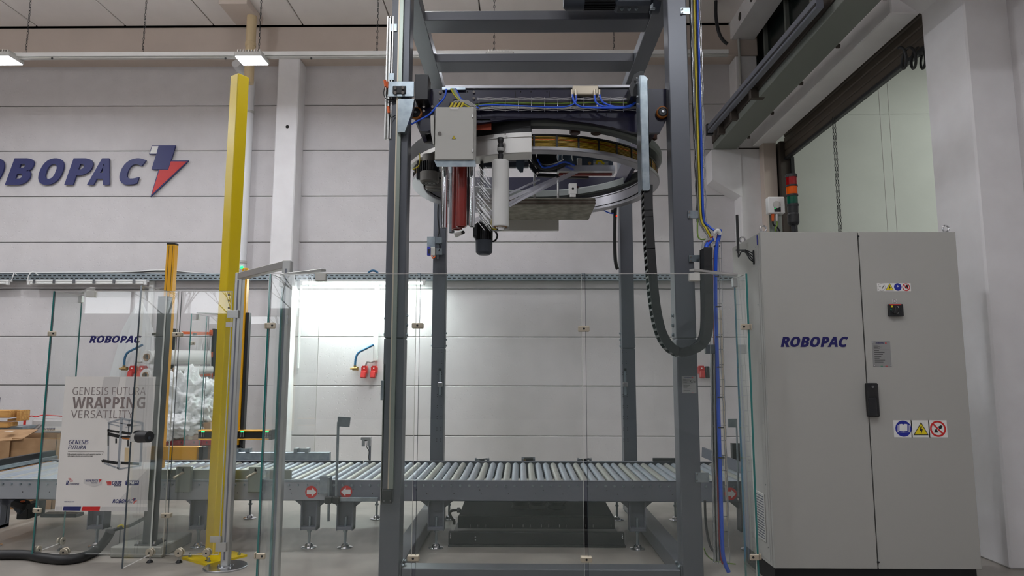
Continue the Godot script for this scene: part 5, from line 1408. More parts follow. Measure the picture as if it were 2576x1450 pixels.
func px_seg(mb: MB, a: Array, b: Array, w: float, dz: float) -> void:
	var p := P(a[0], a[1], dz)
	var q := P(b[0], b[1], dz)
	mb.bar(p, q, w * dz / F, 0.0005, Vector3.BACK)

func word_px(text: String, x0: float, x1: float, yb: float, yt: float, dz: float, bold := true, slant := 0.0, mb: MB = null, weight := 0) -> MB:
	if mb == null: mb = MB.new()
	var a := P(x0, yb, dz)
	var b := P(x1, yb, dz)
	return word(mb, text, a, b.x - a.x, P(x0, yt, dz).y - a.y, bold, slant, Vector3.RIGHT, Vector3.UP, 0.0006, weight)

func poster() -> void:
	var d := 4.535
	var t := T("poster", "white advertising poster about wrapping versatility, hung on the left glass pane", "poster", P(255, 1287, d))
	var tl := P(163, 948, d)
	var br := P(371, 1287, d)
	var xl := (tl.x + P(139, 1287, d).x) / 2
	var xr := (P(390, 950, d).x + br.x) / 2
	part(t, "sheet", MB.new().span(Vector3(xl, br.y, -d - 0.004), Vector3(xr, tl.y, -d - 0.0005)), M.poster_paper)
	var w := d - 0.0005
	var zf := -w
	for q in [[[262, 949], [302, 949], [274, 1062], [242, 1040]], [[318, 949], [386, 950], [382, 1085], [300, 1090]], [[374, 1178], [371, 1268], [290, 1268]]]:
		part(t, "shade_print", MB.new().prism(quadpx(q, w), zf, zf + 0.0002), M.pale_print)
	var w2 := w - 0.0004
	part(t, "lettering", word_px("GENESIS FUTURA", 182, 366, 994, 975, w2, false, 0.0, null, -1), M.grey_print)
	part(t, "lettering", word_px("WRAPPING", 181, 364.5, 1028, 999, w2, true), M.grey_print)
	part(t, "lettering", word_px("VERSATILITY", 178, 335, 1052, 1033, w2, false, 0.0, null, -1), M.grey_print)
	part(t, "lettering", word_px("GENESIS", 172, 223, 1118, 1107, w2, false, 0.2), M.sign_navy)
	part(t, "lettering", word_px("FUTURA", 171, 217, 1131, 1121, w2, false, 0.2), M.sign_navy)
	var ln := MB.new()
	px_seg(ln, [171, 1137], [260, 1137], 0.7, w2)
	px_seg(ln, [260, 1137], [257, 1145], 0.7, w2)
	part(t, "rule", ln, M.grey_print)
	part(t, "small_lettering", word_px("Fully automatic rotating ring stretch wrapping machine", 170, 254, 1145.5, 1141.5, w2, false), M.black_print)
	part(t, "small_lettering", word_px("with single or double pre-stretch carriage", 170, 233, 1150, 1146.3, w2, false), M.black_print)
	part(t, "small_lettering", word_px("www.robopac.com", 161.5, 187, 1264.5, 1261.5, w2, true), M.sign_navy)
	part(t, "lettering", word_px("ROBOPAC", 282.5, 335, 1266.5, 1256.5, w2, true, 0.25), M.sign_navy)
	part(t, "mark", MB.new().prism(quadpx([[335, 1254.5], [342, 1254.5], [340, 1260], [346, 1260], [335, 1269], [337, 1262], [333.5, 1262]], w2), -w2, -w2 + 0.0003), M.red_print)
	part(t, "mark", MB.new().prism(quadpx([[337, 1254], [342, 1254], [339.5, 1261.5], [334.5, 1261.5]], w2), -w2 + 0.0003, -w2 + 0.0006), M.sign_navy)
	# four little trade marks
	part(t, "lettering", word_px("R", 165.5, 173.5, 1221, 1210, w2, true, 0.15), M.sign_navy)
	part(t, "lettering", word_px("connect", 175, 199.5, 1221, 1215, w2, false, 0.15), M.sign_navy)
	var wave := MB.new()
	for k in 3:
		var arc := []
		for i in 7:
			var an := lerpf(-0.2, 1.5, i / 6.0)
			arc.append(P(174.0 + (3.0 + 3.0 * k) * sin(an), 1213.0 - (3.0 + 3.0 * k) * cos(an), w2))
		wave.tube(arc, 0.0012, 4)
	part(t, "wave_mark", wave, M.red_print)
	part(t, "badge", MB.new().prism(quadpx([[211, 1206], [257, 1206], [256, 1219], [236, 1226], [210, 1217]], w), -w, -w + 0.0003), M.pale_print)
	part(t, "lettering", word_px("NIP&TUCK", 215, 247, 1212.5, 1207.5, w2, true, 0.2), M.sign_navy)
	part(t, "small_lettering", word_px("THE SYSTEM", 229, 245, 1217, 1214.3, w2, true, 0.1), M.sign_navy)
	part(t, "mark", MB.new().prism(quadpx([[249, 1207], [256, 1207], [249, 1216], [250.5, 1211]], w2), -w2, -w2 + 0.0003), M.red_print)
	part(t, "lettering", word_px("CUBE", 281, 306, 1220, 1211, w2, true, 0.12), M.sign_navy)
	part(t, "small_lettering", word_px("TECHNOLOGY", 286, 305, 1224, 1221.3, w2, true), M.sign_navy)
	var cb := MB.new()
	for k in 5:
		px_seg(cb, [267.0 + 0.7 * k, 1211.5 + 2.4 * k], [280.0, 1213.0 + 1.9 * k], 1.3, w2)
	part(t, "cube_mark", cb, M.red_print)
	part(t, "badge", MB.new().prism(quadpx([[317.5, 1209.5], [349, 1209.5], [350, 1211], [349, 1220.5], [347.5, 1221.5], [316.5, 1221.5], [315.5, 1220], [316, 1211]], w2), -w2, -w2 + 0.0003), M.sign_navy)
	part(t, "lettering", word_px("TPM", 318, 337, 1219, 1212, w2 - 0.0005, true), M.white_print)
	part(t, "small_lettering", word_px("4.0", 340, 347, 1216, 1212, w2 - 0.0005, true), M.white_print)
	# stripe along the foot
	part(t, "grey_stripe", MB.new().prism(quadpx([[140, 1275], [156, 1275], [154, 1286.5], [139, 1286.5]], w2), -w2, -w2 + 0.0003), M.pale_print)
	part(t, "grey_stripe", MB.new().prism(quadpx([[256, 1275.5], [372, 1276], [371, 1286.5], [253, 1286.5]], w2), -w2, -w2 + 0.0003), M.pale_print)
	part(t, "blue_stripe", MB.new().prism(quadpx([[160, 1275], [204, 1275], [202, 1285.5], [157.5, 1285]], w2), -w2, -w2 + 0.0003), M.sign_navy)
	part(t, "red_stripe", MB.new().prism(quadpx([[208, 1275], [252, 1275], [250, 1286], [205, 1285.5]], w2), -w2, -w2 + 0.0003), M.red_print)
	# the printed machine
	var fr := MB.new()
	for s in [[[306, 1055], [298, 1180], 7], [[273.5, 1064], [272, 1168], 4], [[359, 1064], [353, 1172], 5.5], [[325, 1058], [322, 1098], 3], [[271, 1065], [308, 1053], 4], [[304, 1053], [361, 1066], 5], [[273, 1066], [300, 1073], 2.5], [[360, 1068], [316, 1076], 2.5], [[284, 1062], [330, 1070], 2], [[262, 1166], [300, 1180], 3.5], [[298, 1181], [355, 1172], 3.5], [[300, 1160], [354, 1168], 3]]:
		fr = MB.new()
		px_seg(fr, s[0], s[1], s[2], w2)
		part(t, "printed_beam", fr, M.infeed_paint)
	var dk := MB.new()
	for s in [[[270, 1083], [300, 1088], 5], [[271, 1092], [300, 1099], 8], [[306, 1088], [330, 1092], 6], [[303, 1100], [331, 1099], 5], [[272, 1080], [272, 1122], 3], [[320, 1070], [331, 1070], 5], [[324, 1072], [324, 1088], 2], [[292, 1104], [292, 1116], 4], [[322, 1108], [322, 1124], 3.5], [[256, 1158], [258, 1164], 3], [[258, 1160], [296, 1166], 7], [[304, 1165], [350, 1168], 6]]:
		dk = MB.new()
		px_seg(dk, s[0], s[1], s[2], w2 - 0.0003)
		part(t, "printed_machinery", dk, M.black_print)
	var bn := MB.new()
	px_seg(bn, [307, 1103], [326, 1105], 3.5, w2 - 0.0004)
	part(t, "printed_ring", bn, M.wheel_orange)
	part(t, "printed_load", MB.new().prism(quadpx([[304, 1127], [314, 1127], [313, 1162], [302, 1162]], w2), -w2 + 0.0002, -w2 + 0.0005), M.poster_paper)
	part(t, "printed_load", MB.new().prism(quadpx([[314, 1127], [327, 1128], [326, 1161], [313, 1163]], w2), -w2 + 0.0002, -w2 + 0.0005), M.beige_pipe)
	# black sensor head clamped on the glass edge before it
	var s := T("sensor_head", "black cylindrical sensor head with grey body, clamped to the glass edge before the poster", "sensor", P(352, 1112, 4.24))
	part(s, "clamp_plate", MB.new().span(P(329, 1112, 4.225), P(334, 1092, 4.25), 0.001), M.aluminium)
	part(s, "body", MB.new().span(P(333, 1111, 4.20), P(354, 1091, 4.25), 0.004), M.motor_grey)
	part(s, "rib", MB.new().span(P(338.5, 1112, 4.198), P(341.5, 1090, 4.252), 0.001), M.light_grey)
	part(s, "top_cover", MB.new().prism(quadpx([[334, 1091.5], [339, 1084], [354, 1085], [354, 1091.5]], 4.21), -4.25, -4.21), M.black_metal)
	var p0 := P(350, 1099.5, 4.225)
	var p1 := P(376, 1099.5, 4.19)
	part(s, "head", MB.new().cyl(p0, p1, 0.036, 0.034, 28), M.black_plastic)
	var dd := (p1 - p0).normalized()
	part(s, "lens", MB.new().cyl(p1 + dd * 0.001 + Vector3(0.0, -0.006, 0.004), p1 + dd * 0.003 + Vector3(0.0, -0.006, 0.004), 0.009, 0.009, 16), M.motor_blue_grey)

# ---------------------------------------------------------------- electrical cabinet and cables
const ZK := -4.09

func disc_px(px: float, py: float, rpx: float, dz: float, thick := 0.0004) -> MB:
	var c := P(px, py, dz)
	return MB.new().cyl(c, c + Vector3(0, 0, thick), rpx * dz / F, rpx * dz / F, 32)
func tri_px(a: Array, dz: float) -> MB:
	return MB.new().prism(quadpx(a, dz), -dz, -dz + 0.0004)
func ring_px(px: float, py: float, r0: float, r1: float, dz: float) -> MB:
	return MB.new().lathe([Vector2(r1 * dz / F, 0.0), Vector2(r1 * dz / F, 0.0004), Vector2(r0 * dz / F, 0.0004)], P(px, py, dz), Basis(Vector3.RIGHT, PI / 2), 36)

func warn_triangle(t: Node3D, px: float, yb: float, w: float, h: float, dz: float) -> void:
	var a := part(t, "warning_triangle", tri_px([[px - w / 2, yb], [px + w / 2, yb], [px, yb - h]], dz), M.black_print)
	part(a, "yellow_field", tri_px([[px - w * 0.42, yb - h * 0.06], [px + w * 0.42, yb - h * 0.06], [px, yb - h * 0.9]], dz - 0.0005), M.yellow_print)
	part(a, "flash_symbol", tri_px([[px - w * 0.03, yb - h * 0.68], [px + w * 0.07, yb - h * 0.68], [px + w * 0.03, yb - h * 0.47], [px + w * 0.12, yb - h * 0.47], [px + w * 0.02, yb - h * 0.1], [px + w * 0.01, yb - h * 0.34], [px - w * 0.08, yb - h * 0.34]], dz - 0.001), M.black_print)

func no_sign(t: Node3D, px: float, py: float, r: float, dz: float, shapes: Array) -> void:
	var a := part(t, "prohibition_sign", ring_px(px, py, r * 0.78, r, dz), M.red_print)
	for s in shapes: part(a, "symbol", tri_px(s, dz), M.black_print)
	var bar := MB.new()
	px_seg(bar, [px - r * 0.6, py - r * 0.6], [px + r * 0.6, py + r * 0.6], r * 0.2, dz - 0.0006)
	part(a, "red_bar", bar, M.red_print)

func cabinet() -> void:
	var x0 := (P(1915, 583, -ZK).x + P(1945, 1432, -ZK).x) / 2
	var x1 := (P(2404, 583, -ZK).x + P(2471, 1436, -ZK).x) / 2
	var yb := P(2200, 1433, -ZK).y
	var yt := P(2160, 583, -ZK).y
	var xm := P(2158.5, 590, -ZK).x
	var t := T("electrical_cabinet", "tall light grey two-door electrical cabinet with lettering and warning signs, at the right", "cabinet", Vector3((x0 + x1) / 2, 0, -4.35))
	var bd := MB.new().span(Vector3(x0, yb, ZK - 0.026), Vector3(x1, yt, -4.64), 0.004)
	part(t, "body", bd, M.cabinet_grey)
	part(t, "plinth", MB.new().span(Vector3(x0 + 0.012, 0, ZK - 0.03), Vector3(x1 - 0.012, yb - 0.002, -4.63), 0.003), M.black_metal)
	part(t, "side_panel", MB.new().span(Vector3(x0 - 0.003, yb + 0.02, ZK - 0.055), Vector3(x0 + 0.003, yt - 0.02, -4.62), 0.002), M.cabinet_grey)
	for k in 6:
		var sc := PX(1922.0 - 0.5 * k, 655.0 + 130.0 * k, x0 - 0.003)
		part(t, "screw", MB.new().cyl(Vector3(x0 - 0.003, yb + 0.1 + 0.36 * k, ZK - 0.075), Vector3(x0 - 0.006, yb + 0.1 + 0.36 * k, ZK - 0.075), 0.004, 0.004, 8), M.steel)
	var vt := part(t, "vent_panel", MB.new().span(Vector3(x0 - 0.008, yb + 0.12, ZK - 0.10), Vector3(x0 - 0.003, yb + 0.40, ZK - 0.29), 0.003), M.light_grey)
	for k in 17:
		part(vt, "slot", MB.new().span(Vector3(x0 - 0.0088, yb + 0.135 + 0.0152 * k, ZK - 0.115), Vector3(x0 - 0.0078, yb + 0.141 + 0.0152 * k, ZK - 0.275)), M.conveyor_paint)
	var dl := part(t, "door", MB.new().span(Vector3(x0 + 0.001, yb + 0.001, ZK), Vector3(xm - 0.0035, yt - 0.001, ZK - 0.022), 0.003), M.cabinet_grey, "left cabinet door with blue lettering")
	var dr := part(t, "door", MB.new().span(Vector3(xm + 0.0035, yb + 0.001, ZK), Vector3(x1 - 0.001, yt - 0.001, ZK - 0.022), 0.003), M.cabinet_grey, "right cabinet door with switch, plate, handle and warning signs")
	part(t, "door_seal", MB.new().span(Vector3(xm - 0.005, yb + 0.004, ZK - 0.012), Vector3(xm + 0.005, yt - 0.004, ZK - 0.024)), M.black_plastic)
	for y in [595.0, 1415.0]:
		part(t, "door_catch", MB.new().box(Vector3(xm, P(2165, y, -ZK).y, ZK + 0.001), Vector3(0.014, 0.008, 0.004)), M.black_metal)
	var d := -ZK - 0.0008
	part(dl, "lettering", word_px("ROBOPAC", 1964, 2136, 873.5, 847.5, d, true, 0.27, null, 1), M.navy_print)
	# strip of four safety signs
	var st := part(dr, "sign_strip", MB.new().span(P(2207, 733, d), P(2290.5, 713, d) + Vector3(0, 0, 0.0003)), M.white_print)
	var d2 := d - 0.0006
	part(st, "switch_sign", ring_px(2217.5, 723, 9.0, 9.6, d2), M.grey_print)
	var sw := MB.new()
	px_seg(sw, [2219, 727], [2223, 719], 1.4, d2)
	part(st, "switch_sign", sw, M.black_print)
	var sw2 := MB.new()
	px_seg(sw2, [2211, 722], [2216, 722], 0.8, d2)
	part(st, "switch_sign", sw2, M.black_print)
	warn_triangle(st, 2238, 731, 21, 18, d2)
	var bs := part(st, "mandatory_sign", disc_px(2258.5, 722.5, 9.4, d2), M.blue_print)
	part(bs, "symbol", tri_px([[2257, 718], [2262.5, 720.5], [2257.5, 723]], d2 - 0.0006), M.white_print)
	no_sign(st, 2279.5, 723, 9.6, d2, [[[2277, 726], [2284, 727], [2284, 718], [2280, 717], [2276, 721]]])
	# rotary main switch with its small sign
	part(dr, "earth_sign", MB.new().span(P(2245, 763.5, d), P(2256, 752.5, d) + Vector3(0, 0, 0.0003)), M.pale_print)
	part(dr, "earth_symbol", ring_px(2250.5, 758, 3.4, 4.1, d2), M.black_print)
	var ms := part(dr, "main_switch", MB.new().span(P(2238, 796, -ZK - 0.02), P(2268, 766, -ZK), 0.003), M.black_metal, "black rotary main switch")
	var d3 := -ZK - 0.0205
	part(ms, "red_band", MB.new().span(P(2238, 768, d3), P(2267, 765.5, d3) + Vector3(0, 0, 0.0004)), M.red_print)
	part(ms, "knob", MB.new().cyl(P(2252.5, 781, d3), P(2252.5, 781, d3 - 0.012), 0.022, 0.02, 24), M.black_plastic)
	part(ms, "grip", MB.new().bar(P(2252.5, 790, d3 - 0.018), P(2255, 772, d3 - 0.018), 0.018, 0.014, Vector3.BACK, 0.003), M.black_plastic)
	part(ms, "scale_print", word_px("OFF", 2258, 2262, 789, 771, d3, true), M.white_print)
	part(ms, "scale_print", MB.new().span(P(2242, 774, d3), P(2246, 769, d3) + Vector3(0, 0, 0.0003)), M.yellow_print)
	part(ms, "scale_print", MB.new().span(P(2240, 780, d3), P(2245, 777, d3) + Vector3(0, 0, 0.0003)), M.green_plastic)
	# rating plate
	var pa := P(2197, 923, -ZK - 0.0012)
	var pb := P(2239, 859, -ZK - 0.0012)
	var rp := part(dr, "rating_plate", MB.new().span(Vector3(pa.x, pa.y, ZK), Vector3(pb.x, pb.y, ZK + 0.0012)), M.plate_grey)
	print_plate(rp, Vector3(pa.x, pa.y, ZK + 0.0014), Vector3(pb.x, pb.y, ZK + 0.0014), false)
	for e in [[0.05, 0.04], [0.95, 0.04], [0.05, 0.96], [0.95, 0.96]]:
		var q := Vector3(lerpf(pa.x, pb.x, e[0]), lerpf(pa.y, pb.y, e[1]), ZK + 0.0012)
		part(rp, "rivet", MB.new().cyl(q, q + Vector3(0, 0, 0.003), 0.004, 0.003, 10), M.chrome)
	# handle
	var hd := part(dr, "handle", MB.new().span(P(2185.5, 1050, -ZK - 0.03), P(2203, 964, -ZK), 0.006), M.black_plastic, "black swing handle with lock")
	part(hd, "lever", MB.new().span(P(2188.5, 1048, -ZK - 0.042), P(2202.5, 1001, -ZK - 0.028), 0.005), M.black_metal)
	part(hd, "lock", MB.new().cyl(P(2196, 974, -ZK - 0.03), P(2196, 974, -ZK - 0.036), 0.012, 0.011, 20), M.black_metal)
	part(hd, "key_cylinder", MB.new().cyl(P(2196, 974, -ZK - 0.036), P(2196, 974, -ZK - 0.038), 0.007, 0.007, 16), M.chrome)
	# three square safety signs
	for k in 3:
		part(dr, "sign_plate", MB.new().span(P(2249.5 + 44.0 * k, 1101, d), P(2293 + 44.0 * k, 1058, d) + Vector3(0, 0, 0.0003)), M.white_print)
	var bo := part(dr, "mandatory_sign", disc_px(2272.5, 1079, 19.5, d2), M.blue_print)
	for s in [-1.0, 1.0]:
		part(bo, "book_page", tri_px([[2272.5, 1086], [2272.5 + s * 10, 1084.5], [2272.5 + s * 10, 1068], [2272.5 + s * 4, 1067], [2272.5, 1069]], d2 - 0.0006), M.white_print)
	var bk := MB.new()
	for s in [-1.0, 1.0]:
		px_seg(bk, [2272.5 + s * 12.5, 1070], [2272.5 + s * 12.5, 1087.5], 1.0, d2 - 0.0006)
		px_seg(bk, [2272.5, 1088.5], [2272.5 + s * 15, 1087.5], 1.0, d2 - 0.0006)
		px_seg(bk, [2272.5 + s * 15, 1070], [2272.5 + s * 15, 1087.5], 1.0, d2 - 0.0006)
	part(bo, "book_lines", bk, M.white_print)
	warn_triangle(dr, 2317, 1095.5, 38, 33, d2)
	no_sign(dr, 2359.5, 1079.5, 19.5, d2, [[[2360, 1074], [2367, 1070], [2371, 1073], [2368, 1079], [2363, 1080]], [[2350, 1089], [2360, 1089], [2358, 1084], [2356, 1078], [2352, 1082]]])
	# eye bolts on the roof
	for a in [[1919.5, 568, 4.16], [2378.5, 570, 4.16], [1868, 600, 4.52]]:
		var q := P(a[0], a[1], a[2])
		var e := part(t, "eye_bolt", MB.new().lathe(torus_profile(0.019, 0.0055), Vector3(q.x, yt + 0.032, -a[2]), Basis(Vector3.RIGHT, PI / 2), 24), M.chrome)
		part(e, "base", MB.new().lathe([Vector2(0.018, 0.0), Vector2(0.018, 0.006), Vector2(0.008, 0.014), Vector2(0.0, 0.014)], Vector3(q.x, yt, -a[2]), Basis.IDENTITY, 16), M.chrome)
	part(t, "side_sticker", MB.new().span(Vector3(x0 - 0.0045, yt - 0.075, ZK - 0.035), Vector3(x0 - 0.0035, yt - 0.015, ZK - 0.05)), M.blue_print)
	part(t, "side_pin", MB.new().cyl(Vector3(x1, P(2440, 1028, 4.4).y, -4.35), Vector3(x1 + 0.035, P(2440, 1028, 4.4).y, -4.35), 0.007, 0.007, 10), M.steel)
	# rod antenna on a bracket at its left side
	var an := T("antenna", "black rod antenna on a small black bracket at the left side of the cabinet", "antenna", Vector3(x0 - 0.08, yt - 0.25, -4.25))
	var za := -4.2
	part(an, "rod", MB.new().cyl(P(1854, 541, -za), P(1857, 637, -za), 0.0085, 0.0085, 12), M.black_plastic)
	var wp := PX(1895.5, 649, x0 - 0.004)
	part(an, "wall_plate", MB.new().box(Vector3(x0 - 0.008, wp.y, za), Vector3(0.008, 0.09, 0.014), 0.003), M.black_plastic)
	var ap := P(1856, 630, -za)
	for s in [-0.03, 0.0, 0.03]:
		part(an, "strut", MB.new().bar(Vector3(x0 - 0.006, wp.y + s * 0.8, za), ap + Vector3(0.045, s * 0.1, 0), 0.006, 0.006), M.black_plastic)
	part(an, "strut", MB.new().bar(ap + Vector3(0.05, 0, 0), ap - Vector3(0.012, 0, 0), 0.008, 0.008), M.black_plastic)
	part(an, "cable", MB.new().tube(bez([P(1857, 638, 4.2), P(1858, 647, 4.19), P(1865, 634, 4.18), P(1876, 636, 4.18), P(1886, 652, 4.17), PX(1897, 660, x0 - 0.004)]), 0.004, 6), M.black_plastic)
	# signal tower
	var sx := P(1994, 520, 4.3).x
	var tw := T("signal_tower", "stack light of red, amber and green lenses on a black base, on the cabinet", "signal tower", Vector3(sx, yt, -4.3))
	var py := func(y: float) -> float: return P(1994, y, 4.3).y
	var r := 0.037
	part(tw, "stem", MB.new().lathe([Vector2(0.03, yt), Vector2(0.03, yt + 0.006), Vector2(0.015, yt + 0.01), Vector2(0.015, py.call(566.0))], Vector3(sx, 0, -4.3), Basis.IDENTITY, 20), M.black_metal)
	part(tw, "base", MB.new().lathe([Vector2(0.0, py.call(568.0)), Vector2(0.028, py.call(567.0)), Vector2(r - 0.001, py.call(561.0)), Vector2(r, py.call(541.0)), Vector2(r - 0.004, py.call(537.0)), Vector2(r - 0.002, py.call(520.0)), Vector2(r, py.call(519.0)), Vector2(r, py.call(514.0)), Vector2(0, py.call(514.0))], Vector3(sx, 0, -4.3), Basis.IDENTITY, 32), M.black_plastic)
	for a in [[514, 494, "beacon_green"], [490.5, 470, "beacon_amber"], [467, 446.5, "beacon_red"]]:
		part(tw, "lens", MB.new().lathe([Vector2(r - 0.003, py.call(float(a[0]))), Vector2(r - 0.003, py.call(float(a[1]))), Vector2(0.0, py.call(float(a[1])))], Vector3(sx, 0, -4.3), Basis.IDENTITY, 32), M[a[2]])
	for a in [[494.5, 490], [470.5, 466.5]]:
		part(tw, "collar", MB.new().lathe([Vector2(r - 0.004, py.call(float(a[0]))), Vector2(r, py.call(float(a[0]))), Vector2(r, py.call(float(a[1]))), Vector2(r - 0.004, py.call(float(a[1])))], Vector3(sx, 0, -4.3), Basis.IDENTITY, 32), M.black_plastic)
	part(tw, "cap", MB.new().lathe([Vector2(r, py.call(447.0)), Vector2(r, py.call(441.0)), Vector2(r - 0.005, py.call(439.0)), Vector2(0, py.call(438.5))], Vector3(sx, 0, -4.3), Basis.IDENTITY, 32), M.black_plastic)
	# wireless box on a plate behind the cabinet edge
	var wb := T("wireless_box", "small white electronic box with round label, on a plate behind the cabinet top", "device", Vector3(P(1950, 560, 4.5).x, yt, -4.5))
	part(wb, "plate", MB.new().span(Vector3(P(1936, 570, 4.52).x, yt, -4.52), Vector3(P(1968, 570, 4.52).x, P(1950, 530, 4.52).y, -4.525)), M.green_rail)
	part(wb, "case", MB.new().span(P(1934, 537, 4.46), P(1966, 500, 4.515), 0.006), M.white_plastic)
	part(wb, "round_label", disc_px(1954, 515, 9.5, 4.458, 0.003), M.light_grey)
	part(wb, "display", MB.new().span(P(1948, 533, 4.459), P(1964, 522, 4.457)), M.black_print)
	part(wb, "green_light", MB.new().box(P(1949.5, 524.5, 4.456), Vector3(0.005, 0.004, 0.002)), M.green_led)
	for a in [[1944, "cable_orange"], [1954, "aluminium"]]:
		part(wb, "connector", MB.new().cyl(P(a[0], 539, 4.48), P(a[0], 557, 4.48), 0.010, 0.008, 12), M[a[1]])
	part(wb, "cable", MB.new().tube(bez([P(1944, 556, 4.48), P(1946, 566, 4.49), P(1955, 572, 4.5), P(1962, 582, 4.5)]), 0.006, 8), M.black_plastic)
	part(wb, "cable", MB.new().tube(bez([P(1954, 556, 4.48), P(1955, 566, 4.48), P(1951, 574, 4.48), P(1951, 582, 4.49)]), 0.005, 8), M.cable_green)

func wire_run(t: Node3D, pts: Array, r: float, m: Material, called := "cable") -> void:
	var w := []
	for q in pts: w.append(P(q[0], q[1], q[2]))
	part(t, called, MB.new().tube(bez(w), r, 8), m)

func cable_trays() -> void:
	var t := T("cable_tray", "upper wire mesh cable tray with cables, up the side of the right machine post", "cable tray", P(1760, 590, 4.12))
	for a in [[1738, 1752, 0.0022, 4.10], [1742, 1757, 0.0022, 4.16], [1762, 1777, 0.0022, 4.16], [1758, 1775, 0.0022, 4.10]]:
		var w := []
		for k in 40:
			var f := k / 39.0
			w.append(P(lerpf(a[0], a[1], f) + 1.2 * sin(k * 1.3), lerpf(-12, 560, f), a[3]))
		part(t, "wire", MB.new().tube(w, a[2], 5), M.steel)
	for k in 18:
		var f := k / 17.5
		var y := lerpf(24, 560, f)
		part(t, "rung", MB.new().tube([P(lerpf(1739, 1753, f), y, 4.10), P(lerpf(1742, 1756, f), y + 1.5, 4.16), P(lerpf(1762, 1776, f), y - 0.5, 4.16), P(lerpf(1759, 1775, f), y - 1, 4.10)], 0.0018, 5), M.steel)
	wire_run(t, [[1735, -10, 4.13], [1741, 200, 4.13], [1749, 420, 4.13], [1755, 560, 4.12]], 0.0055, M.black_plastic)
	wire_run(t, [[1740, -10, 4.14], [1746, 200, 4.14], [1753, 420, 4.14], [1758, 545, 4.13], [1768, 575, 4.12], [1782, 596, 4.1], [1790, 640, 4.1]], 0.006, M.cable_grey)
	wire_run(t, [[1746, -10, 4.13], [1751, 200, 4.13], [1758, 420, 4.13], [1763, 545, 4.12], [1776, 575, 4.1], [1790, 600, 4.1]], 0.007, M.cable_yellow)
	wire_run(t, [[1750, -10, 4.14], [1755, 200, 4.14], [1762, 420, 4.14], [1765, 520, 4.14], [1772, 560, 4.12], [1788, 590, 4.1]], 0.006, M.black_plastic)
	wire_run(t, [[1754, -10, 4.14], [1760, 200, 4.14], [1766, 430, 4.13], [1770, 545, 4.12], [1784, 570, 4.1], [1797, 580, 4.09]], 0.0075, M.blue_hose)
	wire_run(t, [[1755, 552, 4.11], [1755, 590, 4.1], [1762, 602, 4.09], [1776, 602, 4.08]], 0.005, M.cable_green)
	# lower tray with the thick blue hose
	var l := T("cable_tray", "lower wire mesh cable tray with a thick blue hose, between fence and cabinet", "cable tray", P(1815, 1425, 4.14))
	for a in [[1787, 1795, 4.10], [1794, 1802, 4.18], [1800, 1808, 4.18], [1806, 1815, 4.18], [1820, 1836, 4.18], [1813, 1836, 4.09]]:
		var w := []
		for k in 50:
			var f := k / 49.0
			w.append(P(lerpf(a[0], a[1], f) + 0.8 * sin(k * 1.1), lerpf(885, 1418, f), a[2]))
		part(l, "wire", MB.new().tube(w, 0.0022, 5), M.steel)
	for a in [[1792, 1787, 4.09], [1814, 1820, 4.18], [1808, 1813, 4.09]]:
		part(l, "wire", MB.new().tube([P(a[0], 606, a[2]), P((a[0] + a[1]) * 0.5, 750, a[2]), P(a[1], 886, a[2])], 0.0022, 5), M.steel)
	for k in 22:
		var y := 612.0 + 38.2 * k
		var f := (y - 606.0) / 812.0
		part(l, "rung", MB.new().tube([P(lerpf(1792, 1796, f), y + 2, 4.09), P(lerpf(1796, 1802, f), y, 4.18), P(lerpf(1814, 1832, f), y, 4.18), P(lerpf(1810, 1834, f), y + 1, 4.09)], 0.002, 5), M.steel)
	wire_run(l, [[1812, 578, 4.1], [1808, 600, 4.1], [1801, 640, 4.11], [1800, 760, 4.12], [1804, 900, 4.12], [1808, 1060, 4.12], [1813, 1230, 4.12], [1817, 1370, 4.12], [1822, 1412, 4.13], [1833, 1440, 4.14]], 0.012, M.blue_hose, "air_hose")
	wire_run(l, [[1806, 590, 4.1], [1801, 615, 4.12], [1796, 660, 4.13], [1797, 900, 4.14], [1806, 1230, 4.13], [1811, 1380, 4.13], [1818, 1420, 4.13]], 0.005, M.cable_red)
	wire_run(l, [[1792, 602, 4.1], [1776, 622, 4.06], [1776, 660, 4.05]], 0.013, M.blue_hose, "air_hose")
	wire_run(l, [[1793, 596, 4.09], [1783, 606, 4.07], [1777, 640, 4.05]], 0.005, M.cable_red)
	wire_run(l, [[1790, 602, 4.08], [1770, 612, 4.06], [1768, 660, 4.05]], 0.008, M.cable_grey)
	part(l, "elbow", MB.new().tube(bez([P(1797, 587, 4.08), P(1806, 580, 4.07), P(1812, 590, 4.08)]), 0.012, 8), M.white_plastic)
	for k in 4:
		wire_run(l, [[1789 + 4 * k, 890, 4.13], [1790 + 4 * k, 1050, 4.13], [1794 + 4 * k, 1230, 4.13], [1799 + 4 * k, 1412, 4.13]], 0.0042, [M.cable_grey, M.black_plastic, M.cable_grey, M.black_plastic][k])
	part(l, "junction_box", MB.new().span(P(1777, 890, 4.12), P(1798, 868, 4.16), 0.003), M.motor_blue_grey)
	part(l, "flat_rail", MB.new().span(P(1829, 1325, 4.22), Vector3(P(1835, 1325, 4.22).x, P(1820, 780, 4.22).y, -4.235)), M.champagne)
	for k in 8:
		part(l, "cable_tie", MB.new().box(P(1803.0 + 1.6 * k, 620.0 + 76.0 * k, 4.115), Vector3(0.034, 0.007, 0.03), 0.002), M.black_plastic)
	one("floor_cable", MB.new().tube(bez([P(1773, 1260, 4.4), P(1776, 1320, 4.38), P(1786, 1372, 4.32), P(1800, 1388, 4.28), P(1812, 1368, 4.25), P(1816, 1340, 4.25)]), 0.008, 8), M.black_plastic, "black cable hanging in a loop near the floor right of the machine post", "cable")
